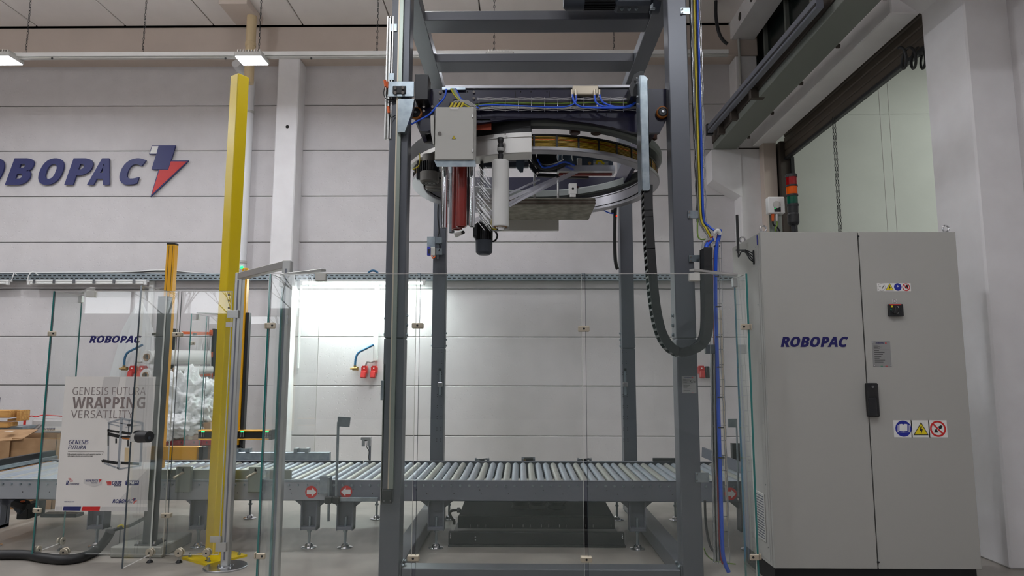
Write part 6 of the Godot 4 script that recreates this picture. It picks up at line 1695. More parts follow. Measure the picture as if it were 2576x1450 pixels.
	one("earth_cable", MB.new().tube(bez([P(1771, 1380, 4.2), P(1779, 1398, 4.22), P(1800, 1412, 4.26), P(1850, 1420, 4.3)]), 0.004, 6), M.cable_green, "thin green and yellow earth cable curving to the floor right of the machine", "cable")
	# second reflector stand behind the tray
	var s := T("reflector_stand", "thin steel rod with small bracket, behind the glass corner left of the cabinet", "sensor stand", P(1855, 1200, 4.7))
	part(s, "rod", MB.new().cyl(P(1858, 1250, 4.868), P(1853, 1075, 4.868), 0.006, 0.006, 10), M.galvanised)
	part(s, "plate", MB.new().span(P(1832, 1076, 4.86), P(1853, 1054, 4.87), 0.001), M.galvanised)
	var gr := T("guide_rail", "dark guide rail slanting behind the cable tray on the right conveyor", "guide rail", P(1800, 1150, 5.6))
	part(gr, "rail", MB.new().bar(P(1768, 1138, 5.8), P(1872, 1180, 5.3), 0.02, 0.08), M.conveyor_paint)
	part(gr, "support", MB.new().span(Vector3(P(1845, 1195, 5.6).x, HT + 0.001, -5.6), P(1868, 1115, 5.65)), M.black_metal)

# ---------------------------------------------------------------- things on the back wall
func wall_things() -> void:
	var zt := -8.28
	var t := T("wall_cable_tray", "long perforated zinc cable channel running along the white back wall", "cable tray", Vector3(-2, 2.35, zt))
	var y0 := P(1200, 705.5, 8.28).y
	var y1 := P(1200, 688.5, 8.28).y
	part(t, "channel", MB.new().span(Vector3(-9.0, y0, zt + 0.002), Vector3(2.66, y1, zt)).span(Vector3(-9.0, y0, zt), Vector3(2.66, y0 + 0.002, ZB)), M.galvanised)
	var sl := MB.new()
	var x := -8.9
	while x < 2.6:
		for e in [0.30, 0.72]:
			sl.span(Vector3(x + (0.0 if e < 0.5 else 0.03), lerpf(y0, y1, e) - 0.006, zt + 0.0022), Vector3(x + 0.036 + (0.0 if e < 0.5 else 0.03), lerpf(y0, y1, e) + 0.006, zt + 0.003))
		x += 0.062
	tag(part(t, "slot", sl, M.dark_gap), "", "", "", "stuff")
	for i in 3:
		var yy := y1 + 0.012 * i
		part(t, "cable", MB.new().tube(bez([Vector3(-6.8, yy - 0.01, zt - 0.04), P(300, 689 - 2 * i, 8.3), P(410, 686 - 3 * i, 8.3), P(560, 690, 8.3), P(900, 689 - i, 8.3), P(1300, 690, 8.3), P(1750, 691, 8.3)], 6), 0.009, 6), [M.cable_grey, M.black_plastic, M.white_plastic][i])
	part(t, "cable_coil", MB.new().tube(bez([P(925, 690, 8.3), P(930, 684, 8.3), P(938, 681, 8.3), P(947, 684, 8.3), P(952, 690, 8.3)]), 0.014, 8), M.teal_hose)
	# tube lamps under it
	var tubes := [[757.0, 1071.0, true, "lit fluorescent tube lamp under the wall channel, left of the machine"], [72.0, 372.0, false, "unlit fluorescent tube lamp under the wall channel, above the left glass fence"], [-270.0, 27.0, false, "unlit fluorescent tube lamp at the left edge, under the wall channel"]]
	for a in tubes:
		var q0 := P(a[0], 711, 8.24)
		var q1 := P(a[1], 711, 8.24)
		var l := T("tube_lamp", a[3], "tube lamp", Vector3((q0.x + q1.x) / 2, q0.y, -8.24), "tube lamps on the back wall")
		part(l, "batten", MB.new().span(Vector3(q0.x, q0.y + 0.004, -8.20), Vector3(q1.x, y0 - 0.002, -8.27), 0.003), M.white_plastic)
		var tb := part(l, "tube", MB.new().cyl(Vector3(q0.x + 0.04, q0.y - 0.014, -8.22), Vector3(q1.x - 0.04, q0.y - 0.014, -8.22), 0.014, 0.014, 14), M.tube_glow if a[2] else M.white_plastic)
		for e in [0.012, -0.012]:
			var xx: float = q0.x + 0.02 if e > 0.0 else q1.x - 0.02
			part(l, "socket", MB.new().box(Vector3(xx, q0.y - 0.012, -8.22), Vector3(0.03, 0.045, 0.035), 0.003), M.white_plastic)
		if a[2]:
			area(Vector3((q0.x + q1.x) / 2, q0.y - 0.032, -8.22), q1.x - q0.x - 0.1, 0.03, TUBE, c8(232, 250, 244))
		else:
			for j in 6:
				part(l, "clip", MB.new().box(Vector3(lerpf(q0.x, q1.x, (j + 0.4) / 6.0), q0.y + 0.004, -8.195), Vector3(0.035, 0.05, 0.01), 0.003), M.steel)
	var wires := [[[28, 708, 8.2], [33, 694, 8.2], [36, 687, 8.24], [42, 692, 8.27]], [[70, 708, 8.2], [72, 694, 8.2], [82, 685, 8.22], [96, 692, 8.27]]]
	for w in 2:
		var o := []
		for q in wires[w]: o.append(P(q[0], q[1], q[2]))
		one("lamp_cable", MB.new().tube(bez(o), 0.006, 6), M.white_plastic, ["short white lead from the left edge tube lamp up to the channel", "short looped white lead from the long unlit tube lamp up to the channel"][w], "cable")
	# conduits, hoses and sockets: twice the same set, and half of it at the right
	one("wall_duct", MB.new().span(Vector3(P(939, 900, 8.36).x, P(944, 908, 8.36).y, -8.34), Vector3(P(950, 900, 8.36).x, y0, ZB), 0.003), M.white_plastic, "white plastic duct down the wall to the two red sockets, left of the machine", "duct")
	one("wall_duct", MB.new().span(Vector3(P(366, 880, 8.36).x, P(370, 880, 8.36).y, -8.34), Vector3(P(378, 880, 8.36).x, y0, ZB), 0.003), M.white_plastic, "white plastic duct down the wall behind the glass pane with lettering", "duct")
	one("wall_duct", MB.new().span(Vector3(P(748.5, 900, 8.36).x, P(750, 927, 8.36).y, -8.355), Vector3(P(752.5, 900, 8.36).x, y0 - 0.02, ZB), 0.002), M.white_plastic, "thin white cable duct close beside the wall column", "duct")
	for s in 2:
		var o: float = [0.0, -581.0][s]
		var zo: float = [8.33, 8.24][s]
		var where: String = ["left of the machine", "behind the glass"][s]
		one("air_line", MB.new().tube(bez([P(940 + o, 868, zo), P(920 + o, 878, zo), P(902 + o, 888, zo), P(895 + o, 902, zo), P(893 + o, 922, zo)]), 0.014, 10), M.teal_hose, "curved blue air hose on the wall, " + where, "hose", "blue hoses on the wall")
		var v := T("brass_valve", "small brass valve at the end of the blue wall hose, " + where, "valve", P(892 + o, 928, zo))
		part(v, "body", MB.new().cyl(P(887 + o, 928, zo), P(902 + o, 928, zo), 0.022, 0.022, 12), M.brass)
		part(v, "nozzle", MB.new().cyl(P(881 + o, 928, zo), P(888 + o, 928, zo), 0.011, 0.013, 10), M.brass)
		part(v, "neck", MB.new().cyl(P(893 + o, 920, zo), P(893 + o, 928, zo), 0.017, 0.017, 10), M.brass)
		part(v, "handle", MB.new().box(P(899 + o, 928, zo - 0.02), Vector3(0.014, 0.05, 0.012), 0.003), M.brass)
		for k in 2:
			var px := 918.0 + 24.0 * k + o
			red_socket(P(px, 936, zo + 0.03), ["left", "right"][k] + " red industrial socket of the pair " + where)
		one("socket_cable", MB.new().tube(bez([P(943 + o, 908, zo + 0.02), P(934 + o, 912, zo + 0.02), P(924 + o, 911, zo + 0.02), P(919 + o, 922, zo + 0.02)]), 0.01, 8), M.cable_grey, "pale cable bending from the duct to the red sockets, " + where, "cable")
	red_socket(P(1763, 936, 8.36), "red industrial socket on the wall just right of the right machine post")
	one("black_socket", MB.new().span(P(1774, 952, 8.36), P(1785, 922, 8.30), 0.006), M.black_plastic, "black socket box on the wall beside the blue hose of the lower tray", "socket")
	# lamp trunking with chains
	var tr := T("lamp_trunking", "long white lamp trunking hung on chains in front of the wall beam", "trunking", Vector3(-2, P(700, 140, 7.0).y, -7.0))
	var ty0 := P(700, 147, 7.0).y
	var ty1 := P(700, 132, 7.0).y
	part(tr, "rail", MB.new().span(Vector3(-9.0, ty0 + 0.02, -6.97), Vector3(2.25, ty1, -7.03), 0.003), M.white_plastic)
	part(tr, "lower_lip", MB.new().span(Vector3(-9.0, ty0, -6.98), Vector3(2.25, ty0 + 0.02, -7.02), 0.003), M.light_grey)
	for px in [131.0, 567.0, 783.0, 1000.0]:
		part(tr, "hook", MB.new().box(P(px, 147, 6.96), Vector3(0.02, 0.022, 0.012), 0.003), M.black_metal)
	var cn := ["left edge", "glass fence with the poster", "yellow post", "left machine post", "middle of the top beams", "right end of the top beams"]
	for i in 6:
		var q := P([65.0, 359.0, 651.0, 948.0, 1243.0, 1545.0][i], 133, 7.0)
		var ch := T("suspension_chain", "thin steel chain holding the lamp trunking, above the " + cn[i], "chain", Vector3(q.x, ty1, -7.0), "chains of the lamp trunking")
		var mb := MB.new()
		link_chain(mb, Vector3(q.x, ty1 + 0.01, -7.0), Vector3(q.x, 5.62, -7.0), 0.035, 0.0085, 0.0028)
		part(ch, "links", mb, M.black_metal).set_meta("kind", "stuff")
		part(ch, "hook", MB.new().box(Vector3(q.x - 0.012, ty1 + 0.006, -7.0), Vector3(0.05, 0.012, 0.012)), M.black_metal)
	for i in 3:
		led_panel(P([8.0, 634.0, 1258.0][i], 152, 6.95) + Vector3(0, -0.01, 0), ["square lit lamp at the left edge of the photo, under the trunking", "square lit lamp above the yellow post, under the trunking", "square lamp under the trunking, hidden behind the top beams of the machine"][i], WALLLAMP, "square lamps of the trunking")
	# roof drain
	var dp := T("drain_pipe", "beige pipe stub under a square plate in the ceiling, above the lamp", "pipe", P(631, 80, 7.75))
	var dc := P(631, 100, 7.75)
	part(dp, "plate", MB.new().span(Vector3(dc.x - 0.28, 5.53, -7.45), Vector3(dc.x + 0.06, 5.612, -7.95), 0.006), M.beam_concrete)
	part(dp, "pipe", MB.new().lathe([Vector2(0.0, ty1 - 0.02), Vector2(0.058, ty1 - 0.02), Vector2(0.058, 5.14), Vector2(0.064, 5.15), Vector2(0.064, 5.19), Vector2(0.058, 5.20), Vector2(0.058, 5.56)], Vector3(dc.x, 0, dc.z), Basis.IDENTITY, 24), M.beige_pipe)
	var wp := T("wall_pipe", "white downpipe on the wall, half hidden behind the yellow post", "pipe", P(617, 660, 8.25))
	var wc := P(621, 400, 8.25)
	part(wp, "pipe", MB.new().cyl(Vector3(wc.x, P(604, 676, 8.25).y, -8.25), Vector3(wc.x, P(628, 215, 8.25).y, -8.25), 0.055, 0.055, 20), M.white_pipe)
	part(wp, "bend", MB.new().tube(bez([Vector3(wc.x, P(628, 218, 8.25).y, -8.25), Vector3(wc.x - 0.02, P(628, 200, 8.25).y, -8.22), Vector3(wc.x - 0.08, P(628, 182, 8.2).y, -8.1), Vector3(wc.x - 0.09, P(628, 168, 8.1).y, -8.0)]), 0.056, 16), M.white_pipe)
	for y in [283.0, 660.0]:
		part(wp, "clamp", MB.new().cyl(Vector3(wc.x, P(620, y + 3, 8.25).y, -8.25), Vector3(wc.x, P(620, y - 3, 8.25).y, -8.25), 0.062, 0.062, 20), M.light_grey)
	# sign on the wall
	var sg := T("wall_sign", "large dark blue raised lettering with red and blue arrow emblem on the white wall", "sign", P(180, 465, 8.36))
	var zs := 8.365
	var chars := [["R", -137.0, -62.0], ["O", -61.0, 16.0], ["B", 15.0, 89.0], ["O", 90.0, 166.0], ["P", 164.0, 237.0], ["A", 221.0, 291.0], ["C", 294.0, 367.0]]
	for c in chars:
		var a := P(c[1], 466, zs)
		var b := P(c[2], 466, zs)
		part(sg, "letter", word(MB.new(), c[0], a, b.x - a.x, P(c[1], 399.5, zs).y - a.y, true, 0.27 if c[0] != "A" else 0.2, Vector3.RIGHT, Vector3.UP, 0.02, 1), M.sign_navy)
	var em := func(pts: Array, z0: float, z1: float) -> MB: return MB.new().prism(quadpx(pts, zs - z1), -zs + z0, -zs + z1)
	part(sg, "white_square", em.call([[375, 388], [382, 366.5], [401, 366.5], [394, 388]], 0.0, 0.018), M.sign_navy)
	part(sg, "white_square", em.call([[377, 386.5], [383, 368], [399.5, 368], [393.5, 386.5]], 0.018, 0.020), M.white_print)
	part(sg, "blue_arrow", em.call([[399, 366], [441.5, 366], [423, 426], [381, 426], [393, 388]], 0.0, 0.021), M.sign_navy)
	part(sg, "arrow_rim", em.call([[428, 404], [475, 404], [378.5, 496], [399, 426], [422, 426]], 0.0, 0.017), M.sign_navy)
	part(sg, "red_arrow", em.call([[429.5, 406.5], [470, 406.5], [382, 489], [401, 427], [423.5, 427]], 0.017, 0.020), M.sign_red)
	# things high at the right
	one("ceiling_conduit", MB.new().tube(bez([P(1801, -10, 7.6), P(1801, 40, 7.6), P(1808, 80, 7.6), P(1818, 100, 7.6), P(1830, 111, 7.6)]), 0.02, 10), M.black_metal, "dark flexible conduit hanging from the ceiling right of the machine", "conduit")
	one("wall_conduit", MB.new().tube([P(1858, 98, 8.1), P(1861, 160, 8.1), P(1863, 215, 8.1)], 0.016, 10), M.light_grey, "thin grey conduit on the far column under the ceiling", "conduit")
	var rl := T("door_rail", "grey guide rail with brackets sloping along the steel beam of the shutter", "rail", Vector3(2.25, 4.3, -6))
	var ra := P(1786, 325, 7.9)
	var rx := ra.x
	var rb := PX(2062, 4, rx)
	part(rl, "rail", MB.new().bar(ra, rb, 0.06, 0.10, Vector3.UP, 0.004), M.conveyor_paint)
	part(rl, "groove", MB.new().bar(ra + Vector3(-0.032, -0.02, 0), rb + Vector3(-0.032, -0.02, 0), 0.004, 0.02), M.black_metal)
	for f in [0.08, 0.24, 0.45]:
		var q := ra.lerp(rb, f)
		part(rl, "bracket", MB.new().span(q + Vector3(0.02, -0.14, 0.03), q + Vector3(0.16, -0.03, -0.03), 0.003), M.steel_beam_brown)
	part(rl, "end_stop", MB.new().box(ra + Vector3(0.0, 0, -0.02), Vector3(0.08, 0.14, 0.05), 0.004), M.black_metal)
	# hoist chain and coiled hose in the next bay
	var hc := T("hoist_chain", "double loop of steel chain hanging in the opening under the shutter", "chain", P(2107, 600, 6.6))
	for o in [0.0, 9.0]:
		var a := P(2112.0 + o * 0.6, 600, 6.6)
		var mb := MB.new()
		link_chain(mb, Vector3(a.x, a.y, -6.6), Vector3(a.x, 3.79, -6.6), 0.032, 0.0075, 0.0026)
		part(hc, "strand", mb, M.black_metal).set_meta("kind", "stuff")
	var co := []
	var cc := P(2290, 140, 5.2)
	for k in 90:
		var an := k * TAU / 18.0
		co.append(Vector3(cc.x - 0.09 + 0.0042 * k, cc.y - 0.02 + 0.085 * cos(an), cc.z + 0.06 * sin(an)))
	one("coiled_hose", MB.new().tube(co, 0.011, 8), M.black_plastic, "black coiled hose hanging at the top of the opening beside the near column", "hose")

func red_socket(c: Vector3, label: String) -> void:
	var zb := c.z - 0.02
	var t := T("red_socket", label, "socket", c + Vector3(0, -0.07, 0), "red sockets on the wall")
	part(t, "body", MB.new().prism(PackedVector2Array([Vector2(c.x - 0.035, c.y + 0.055), Vector2(c.x - 0.022, c.y + 0.075), Vector2(c.x + 0.025, c.y + 0.075), Vector2(c.x + 0.038, c.y + 0.05), Vector2(c.x + 0.036, c.y - 0.02), Vector2(c.x - 0.034, c.y - 0.02)]), zb, zb + 0.07), M.red_plastic)
	part(t, "lid", MB.new().bar(Vector3(c.x, c.y + 0.01, zb + 0.08), Vector3(c.x - 0.004, c.y - 0.075, zb + 0.10), 0.062, 0.05, Vector3.BACK, 0.008), M.red_plastic)
	part(t, "mark", MB.new().box(Vector3(c.x, c.y + 0.045, zb + 0.071), Vector3(0.014, 0.014, 0.001)), M.white_print)

func link_chain(mb: MB, a: Vector3, b: Vector3, pitch: float, w: float, r: float) -> void:
	var n := int(a.distance_to(b) / pitch)
	var d := (b - a) / n
	for i in n:
		var c := a + d * (i + 0.5)
		var u := Vector3.RIGHT if i % 2 == 0 else Vector3.BACK
		var h := d.length() * 0.5 + r
		var o := []
		for k in 8:
			var an := TAU * k / 8
			o.append(c + d.normalized() * h * cos(an) + u * w * sin(an))
		mb.tube(o, r, 4, true)

# ---------------------------------------------------------------- the clutter at the left
func crumple(c: Vector3, r: Vector3, sd: int, nu := 48, nv := 28, amp := 0.35) -> MB:
	var f := FastNoiseLite.new()
	f.seed = sd
	f.frequency = 1.15
	f.fractal_octaves = 3
	f.fractal_gain = 0.42
	var mb := MB.new()
	var memo := {}
	var pt := func(i: int, j: int) -> Vector3:
		var key := (i % nu) * 1000 + j
		if memo.has(key): return memo[key]
		var u := TAU * (i % nu) / nu
		var v := lerpf(-PI / 2, PI / 2, float(j) / nv)
		var d := Vector3(cos(v) * cos(u), sin(v), cos(v) * sin(u))
		memo[key] = c + d * r * (1.0 - amp * 0.2 + amp * 1.3 * f.get_noise_3dv(d * (1.0 + 3.0 * r.x)))
		return memo[key]
	for i in nu:
		for j in nv:
			var a: Vector3 = pt.call(i, j)
			var b: Vector3 = pt.call(i + 1, j)
			var e: Vector3 = pt.call(i + 1, j + 1)
			var g: Vector3 = pt.call(i, j + 1)
			var nn := [Vector3.ZERO, Vector3.ZERO, Vector3.ZERO, Vector3.ZERO]
			for k in 4:
				var ii: int = i + [0, 1, 1, 0][k]
				var jj: int = clampi(j + [0, 0, 1, 1][k], 1, nv - 1)
				var m: Vector3 = (pt.call(ii + 1, jj) - pt.call(ii + nu - 1, jj)).cross(pt.call(ii, jj + 1) - pt.call(ii, jj - 1))
				nn[k] = m.normalized() if m.dot((pt.call(ii, jj) as Vector3) - c) > 0.0 else -m.normalized()
			mb.tri(a, b, e, nn[0], nn[1], nn[2])
			mb.tri(a, e, g, nn[0], nn[2], nn[3])
	return mb

func carton(t: Node3D, lo: Vector3, hi: Vector3) -> void:
	part(t, "body", MB.new().span(lo, hi, 0.004), M.cardboard)
	part(t, "tape", MB.new().span(Vector3((lo.x + hi.x) / 2 - 0.02, lo.y + 0.002, hi.z - 0.0), Vector3((lo.x + hi.x) / 2 + 0.02, hi.y + 0.001, maxf(lo.z, hi.z) + 0.001)), M.beige_pipe)

func clutter() -> void:
	# big open cardboard box behind the conveyor end
	var t := T("open_carton", "large open cardboard box with a flap up and a white label, behind the conveyor", "cardboard box", P(60, 1190, 6.2))
	var z0 := 6.2
	var bl := P(-60, 1185, z0)
	var br := P(137, 1160, z0 - 0.05)
	part(t, "front_wall", MB.new().span(Vector3(P(26, 1150, z0).x, 0, -z0), Vector3(P(140, 1150, z0).x, P(60, 1103, z0).y, -z0 - 0.006)), M.cardboard)
	part(t, "front_wall", MB.new().span(Vector3(P(-70, 1150, z0).x, 0, -z0 + 0.03), Vector3(P(28, 1150, z0).x, P(20, 1110, z0).y, -z0 + 0.024)), M.cardboard)
	part(t, "side_wall", MB.new().span(Vector3(P(140, 1150, z0).x - 0.006, 0, -z0), Vector3(P(140, 1150, z0).x, P(140, 1092, z0).y, -z0 - 0.5)), M.cardboard)
	part(t, "back_wall", MB.new().span(Vector3(P(-70, 1150, z0).x, 0, -z0 - 0.5), Vector3(P(140, 1150, z0).x, P(110, 1090, z0 + 0.5).y, -z0 - 0.506)), M.cardboard)
	part(t, "left_wall", MB.new().span(Vector3(P(-70, 1150, z0).x, 0, -z0), Vector3(P(-70, 1150, z0).x + 0.006, P(20, 1110, z0).y, -z0 - 0.5)), M.cardboard)
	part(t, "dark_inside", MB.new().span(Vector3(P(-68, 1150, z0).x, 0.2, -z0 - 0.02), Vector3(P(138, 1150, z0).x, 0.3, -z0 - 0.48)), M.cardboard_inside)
	var fl := MB.new()
	var f0 := P(-60, 1115, z0 - 0.02)
	var f1 := P(56, 1105, z0 - 0.02)
	var f2 := P(96, 1081, z0 + 0.42)
	var f3 := P(-60, 1081, z0 + 0.42)
	for e in [Vector3.ZERO, Vector3(0, -0.006, 0)]: fl.face(f0 + e, f1 + e, f2 + e, f3 + e)
	fl.face(f0, f1, f1 - Vector3(0, 0.006, 0), f0 - Vector3(0, 0.006, 0))
	part(t, "flap", fl, M.cardboard)
	var lb := MB.new()
	lb.face(P(9, 1095.5, z0 + 0.1) + Vector3(0, 0.035, 0), P(30, 1096, z0 + 0.1) + Vector3(0, 0.035, 0), P(38.5, 1089.5, z0 + 0.25) + Vector3(0, 0.02, 0), P(20, 1089.5, z0 + 0.25) + Vector3(0, 0.02, 0))
	part(t, "label", lb, M.white_print)
	# timber on top of the goods behind
	var w := T("timber_bearer", "pale wooden pallet lying on its goods at the left edge of the photo", "pallet", P(20, 1080, 6.75))
	part(w, "board", MB.new().span(P(-60, 1052, 6.7), P(51, 1031, 6.85), 0.005), M.pale_wood)
	part(w, "board", MB.new().span(P(-60, 1077, 6.7), P(46, 1061, 6.85), 0.005), M.pale_wood)
	part(w, "spacer_block", MB.new().span(P(18, 1061, 6.72), P(44, 1052, 6.85), 0.003), M.wood_end)
	part(w, "spacer_block", MB.new().span(P(49, 1060, 6.76), P(68, 1031, 6.9), 0.004), M.pale_wood)
	part(w, "spacer_block", MB.new().span(P(-60, 1061, 6.76), P(-30, 1052, 6.9), 0.004), M.wood_end)
	one("blue_tool", MB.new().span(P(-14, 1022, 6.72), P(2, 1000, 6.76), 0.004), M.navy, "dark blue object standing on the pallet at the left edge", "tool")
	var bx := T("carton_stack_base", "zinc profile and cartons carrying the pallet at the left edge", "support", P(20, 1100, 6.9))
	part(bx, "profile", MB.new().span(P(-60, 1081, 6.75), P(92, 1069, 6.95), 0.003), M.galvanised)
	part(bx, "body", MB.new().span(Vector3(P(-60, 1100, 6.9).x, 0, -6.72), Vector3(P(60, 1100, 6.9).x, P(0, 1081, 6.75).y, -7.05), 0.004), M.cardboard)
	for e in [[84, 1081, 98, 1068], [95, 1080, 112, 1064]]:
		part(bx, "zinc_strip", MB.new().bar(P(e[0], e[1], 6.72), P(e[2], e[3], 6.72), 0.004, 0.022, Vector3.BACK), M.steel)
	# wrapped goods further back
	var g := T("wrapped_goods", "film wrapped goods with printed tape on red edges, beside the pallet at the left", "goods", P(120, 1180, 7.2))
	part(g, "body", MB.new().span(Vector3(P(68, 1150, 7.1).x, 0, -7.1), Vector3(P(240, 1150, 7.1).x, P(110, 1052, 7.1).y, -7.7), 0.03), M.pale_print)
	part(g, "film", MB.new().span(Vector3(P(66, 1150, 7.08).x, 0.06, -7.08), Vector3(P(242, 1150, 7.08).x, P(110, 1049, 7.08).y, -7.72), 0.04), M.film_sheet)
	part(g, "tape", MB.new().span(P(106, 1086, 7.075), P(200, 1074, 7.07)), M.white_print)
	part(g, "tape_lettering", word_px("ROBOPAC", 137, 110, 1083, 1077, 7.068, true, 0.2), M.navy_print)
	part(g, "red_edge", MB.new().span(P(58, 1070, 7.08), P(66, 1058, 7.1)), M.red_print)
	part(g, "red_edge", MB.new().span(P(140, 1104, 7.07), P(156, 1095, 7.075)), M.red_print)
	part(g, "red_cord", MB.new().tube(bez([P(67, 1052, 7.07), P(78, 1047, 7.1), P(92, 1049, 7.1), P(110, 1045, 7.1), P(160, 1048, 7.1)]), 0.006, 6), M.red_print)
	# pallet of cartons and the heap of film on it
	var c0 := P(404, 1150, 7.05)
	var xs := [408.0, 452.0, 507.0, 560.0]
	var yt := P(470, 1074, 7.0).y
	var yb := P(470, 1107, 7.0).y
	for k in 3:
		var b := T("carton", ["left cardboard box under the heap of clear film", "middle cardboard box under the heap of clear film", "right cardboard box under the heap, behind the yellow post"][k], "cardboard box", Vector3(P((xs[k] + xs[k + 1]) / 2, 1090, 7.0).x, yb, -7.2))
		carton(b, Vector3(P(xs[k], 1090, 7.0).x + 0.002, yb, -7.5), Vector3(P(xs[k + 1], 1090, 7.0).x - 0.002, yt + (0.04 if k == 2 else 0.0), -7.0))
	var rp := T("red_pallet", "pallet stack with a red printed band under the cartons and film heap", "pallet", Vector3(P(480, 1110, 7.0).x, 0, -7.25))
	part(rp, "band", MB.new().span(Vector3(P(400, 1120, 6.98).x, P(480, 1121, 6.98).y, -6.98), Vector3(P(562, 1120, 6.98).x, yb - 0.002, -7.5), 0.004), M.cable_red)
	for k in 4:
		part(rp, "print_mark", MB.new().box(P(424.0 + 32.0 * k, 1113.5, 6.979), Vector3(0.012, 0.02, 0.001)), M.black_print)
	part(rp, "body", MB.new().span(Vector3(P(402, 1120, 7.0).x, 0, -7.0), Vector3(P(560, 1120, 7.0).x, P(480, 1121, 6.98).y - 0.002, -7.5), 0.004), M.cardboard_inside)
	var h := T("film_heap", "big crumpled heap of clear plastic film on cardboard boxes behind the glass", "plastic film", Vector3(P(470, 1074, 7.2).x, yt, -7.25))
	part(h, "heap", crumple(P(458, 1020, 7.25), Vector3(0.34, 0.36, 0.26), 5, 96, 60, 0.40), M.film_pile)
	part(h, "fold", crumple(P(500, 1040, 7.12), Vector3(0.17, 0.17, 0.16), 9, 90, 56, 0.32), M.film_pile)
	part(h, "fold", crumple(P(424, 1080, 6.92), Vector3(0.06, 0.13, 0.06), 12, 50, 40, 0.3), M.film_pile)
	part(h, "fold", crumple(P(535, 1000, 7.4), Vector3(0.22, 0.20, 0.18), 15, 80, 50, 0.32), M.film_pile)
	part(h, "fold", crumple(P(412, 985, 7.25), Vector3(0.12, 0.22, 0.14), 17, 70, 50, 0.32), M.film_pile)
	part(h, "fold", crumple(P(455, 1070, 7.0), Vector3(0.22, 0.12, 0.12), 19, 80, 40, 0.32), M.film_pile)
	# hanging bag
	var hg := P(337, 755, 8.2)
	var bot := P(350, 985, 8.2).y
	var bag := MB.new()
	var prof := [[0.0, hg.y + 0.03, 0.02], [0.02, hg.y, 0.03], [0.10, hg.y - 0.16, 0.04], [0.19, hg.y - 0.38, 0.06], [0.22, hg.y - 0.62, 0.08], [0.27, hg.y - 0.9, 0.09], [0.28, bot, 0.09]]
	var nn := 44
	for j in prof.size() - 1:
		for i in nn:
			var q := []
			for e in [[i, j], [i + 1, j], [i + 1, j + 1], [i, j + 1]]:
				var an: float = TAU * e[0] / nn
				var p: Array = prof[e[1]]
				var rr: float = p[0] * (1.0 + 0.09 * sin(an * 7.0 + 1.0) + 0.05 * sin(an * 13.0))
				q.append(Vector3(hg.x + rr * cos(an) - 0.10 * (hg.y - p[1]) * 0.4, p[1], -8.34 + 0.35 * p[2] * sin(an) * (1.0 + 0.3 * sin(an * 7.0))))
			bag.face(q[0], q[1], q[2], q[3])
	one("plastic_bag", bag, M.film_bag, "tall white translucent plastic sheet hanging on the wall behind the glass lettering", "plastic sheet")
	one("hanging_sheet", sheet_folds(P(498, 848, 8.2), P(526, 960, 8.2)), M.film_bag, "pale translucent sheet hanging below the orange rack arms behind the yellow post", "plastic sheet")
	# rack with orange arms and film rolls
	for k in 2:
		var px: float = [431.0, 533.0][k]
		var rk := T("wall_rack", ["black wall upright with orange arms, behind the black column", "black wall upright with orange arms, close to the yellow post"][k], "rack", P(px, 945, 8.3))
		part(rk, "upright", MB.new().span(Vector3(P(px - 3, 900, 8.3).x, P(px, 947, 8.3).y, -8.3), Vector3(P(px + 3, 900, 8.3).x, P(px, 827, 8.3).y, ZB), 0.003), M.black_profile)
		for y in ([838.0] if k == 0 else [838.0, 893.0, 943.0]):
			var a := P(px, y, 8.28)
			var e := P(px - 41.0, y + 3.0, 7.9)
			var ar := part(rk, "arm", MB.new().bar(a, e, 0.028, 0.03), M.orange_arm)
			part(ar, "arm_cap", MB.new().bar(e, e + (e - a).normalized() * 0.04, 0.029, 0.031), M.black_plastic)
			part(ar, "arm_plate", MB.new().box(a + Vector3(0, 0, 0.02), Vector3(0.035, 0.07, 0.02)), M.orange_arm)
	var ex := T("rack_bar", "long orange arm across the glass joint behind the black column", "rack", P(500, 840, 7.95))
	part(ex, "bar", MB.new().bar(P(458, 838, 7.9), P(528, 839, 8.15), 0.028, 0.03), M.orange_arm)
	var rolls := [[369, 899, 17.5, "clear film roll on the wall rack, left of the black column"], [428, 899, 18.0, "clear film roll on the wall rack, right of the black column"], [366, 945, 17.0, "clear film roll just above the top right corner of the poster"], [437, 931, 9.5, "grey shaded film roll under the right roll on the rack"]]
	for a in rolls:
		var c := P(a[0], a[1], 7.75)
		var dir := Vector3(0.75, 0.0, -0.62).normalized() if a[0] > 400 else Vector3(0.2, 0.0, -0.9).normalized()
		var r: float = a[2] * 7.9 / F
		var b := Basis(Vector3.UP.cross(dir).normalized(), dir, Vector3.ZERO)
		b.z = b.x.cross(b.y)
		var o := T("wound_roll", a[3], "film roll", c + Vector3(0, -r, 0), "film rolls on the wall rack")
		part(o, "film", MB.new().lathe([Vector2(r * 0.5, 0.004), Vector2(r * 0.55, 0.0), Vector2(r - 0.006, 0.0), Vector2(r, 0.008), Vector2(r, 0.42), Vector2(r * 0.5, 0.42)], c, b, 32), M.film_roll)
		part(o, "core", MB.new().lathe([Vector2(r * 0.42, 0.05), Vector2(r * 0.42, -0.012), Vector2(r * 0.5, -0.012), Vector2(r * 0.5, 0.05)], c, b, 28), M.cardboard)
		part(o, "core_inside", MB.new().lathe([Vector2(0.0, 0.03), Vector2(r * 0.42, 0.03)], c, b, 24), M.motor_blue_grey)
	# below the infeed conveyor
	var hs := []
	for q in [[-20, 1394], [40, 1393], [78, 1395], [110, 1401], [160, 1406], [205, 1400], [240, 1384], [264, 1362], [278, 1338]]:
		hs.append(PY(q[0], q[1] + 3.0, 0.03) if q[0] < 245 else P(q[0], q[1], 4.75))
	one("floor_hose", MB.new().tube(bez(hs), 0.03, 14), M.black_plastic, "thick black hose lying on the floor under the leftmost glass pane", "hose")
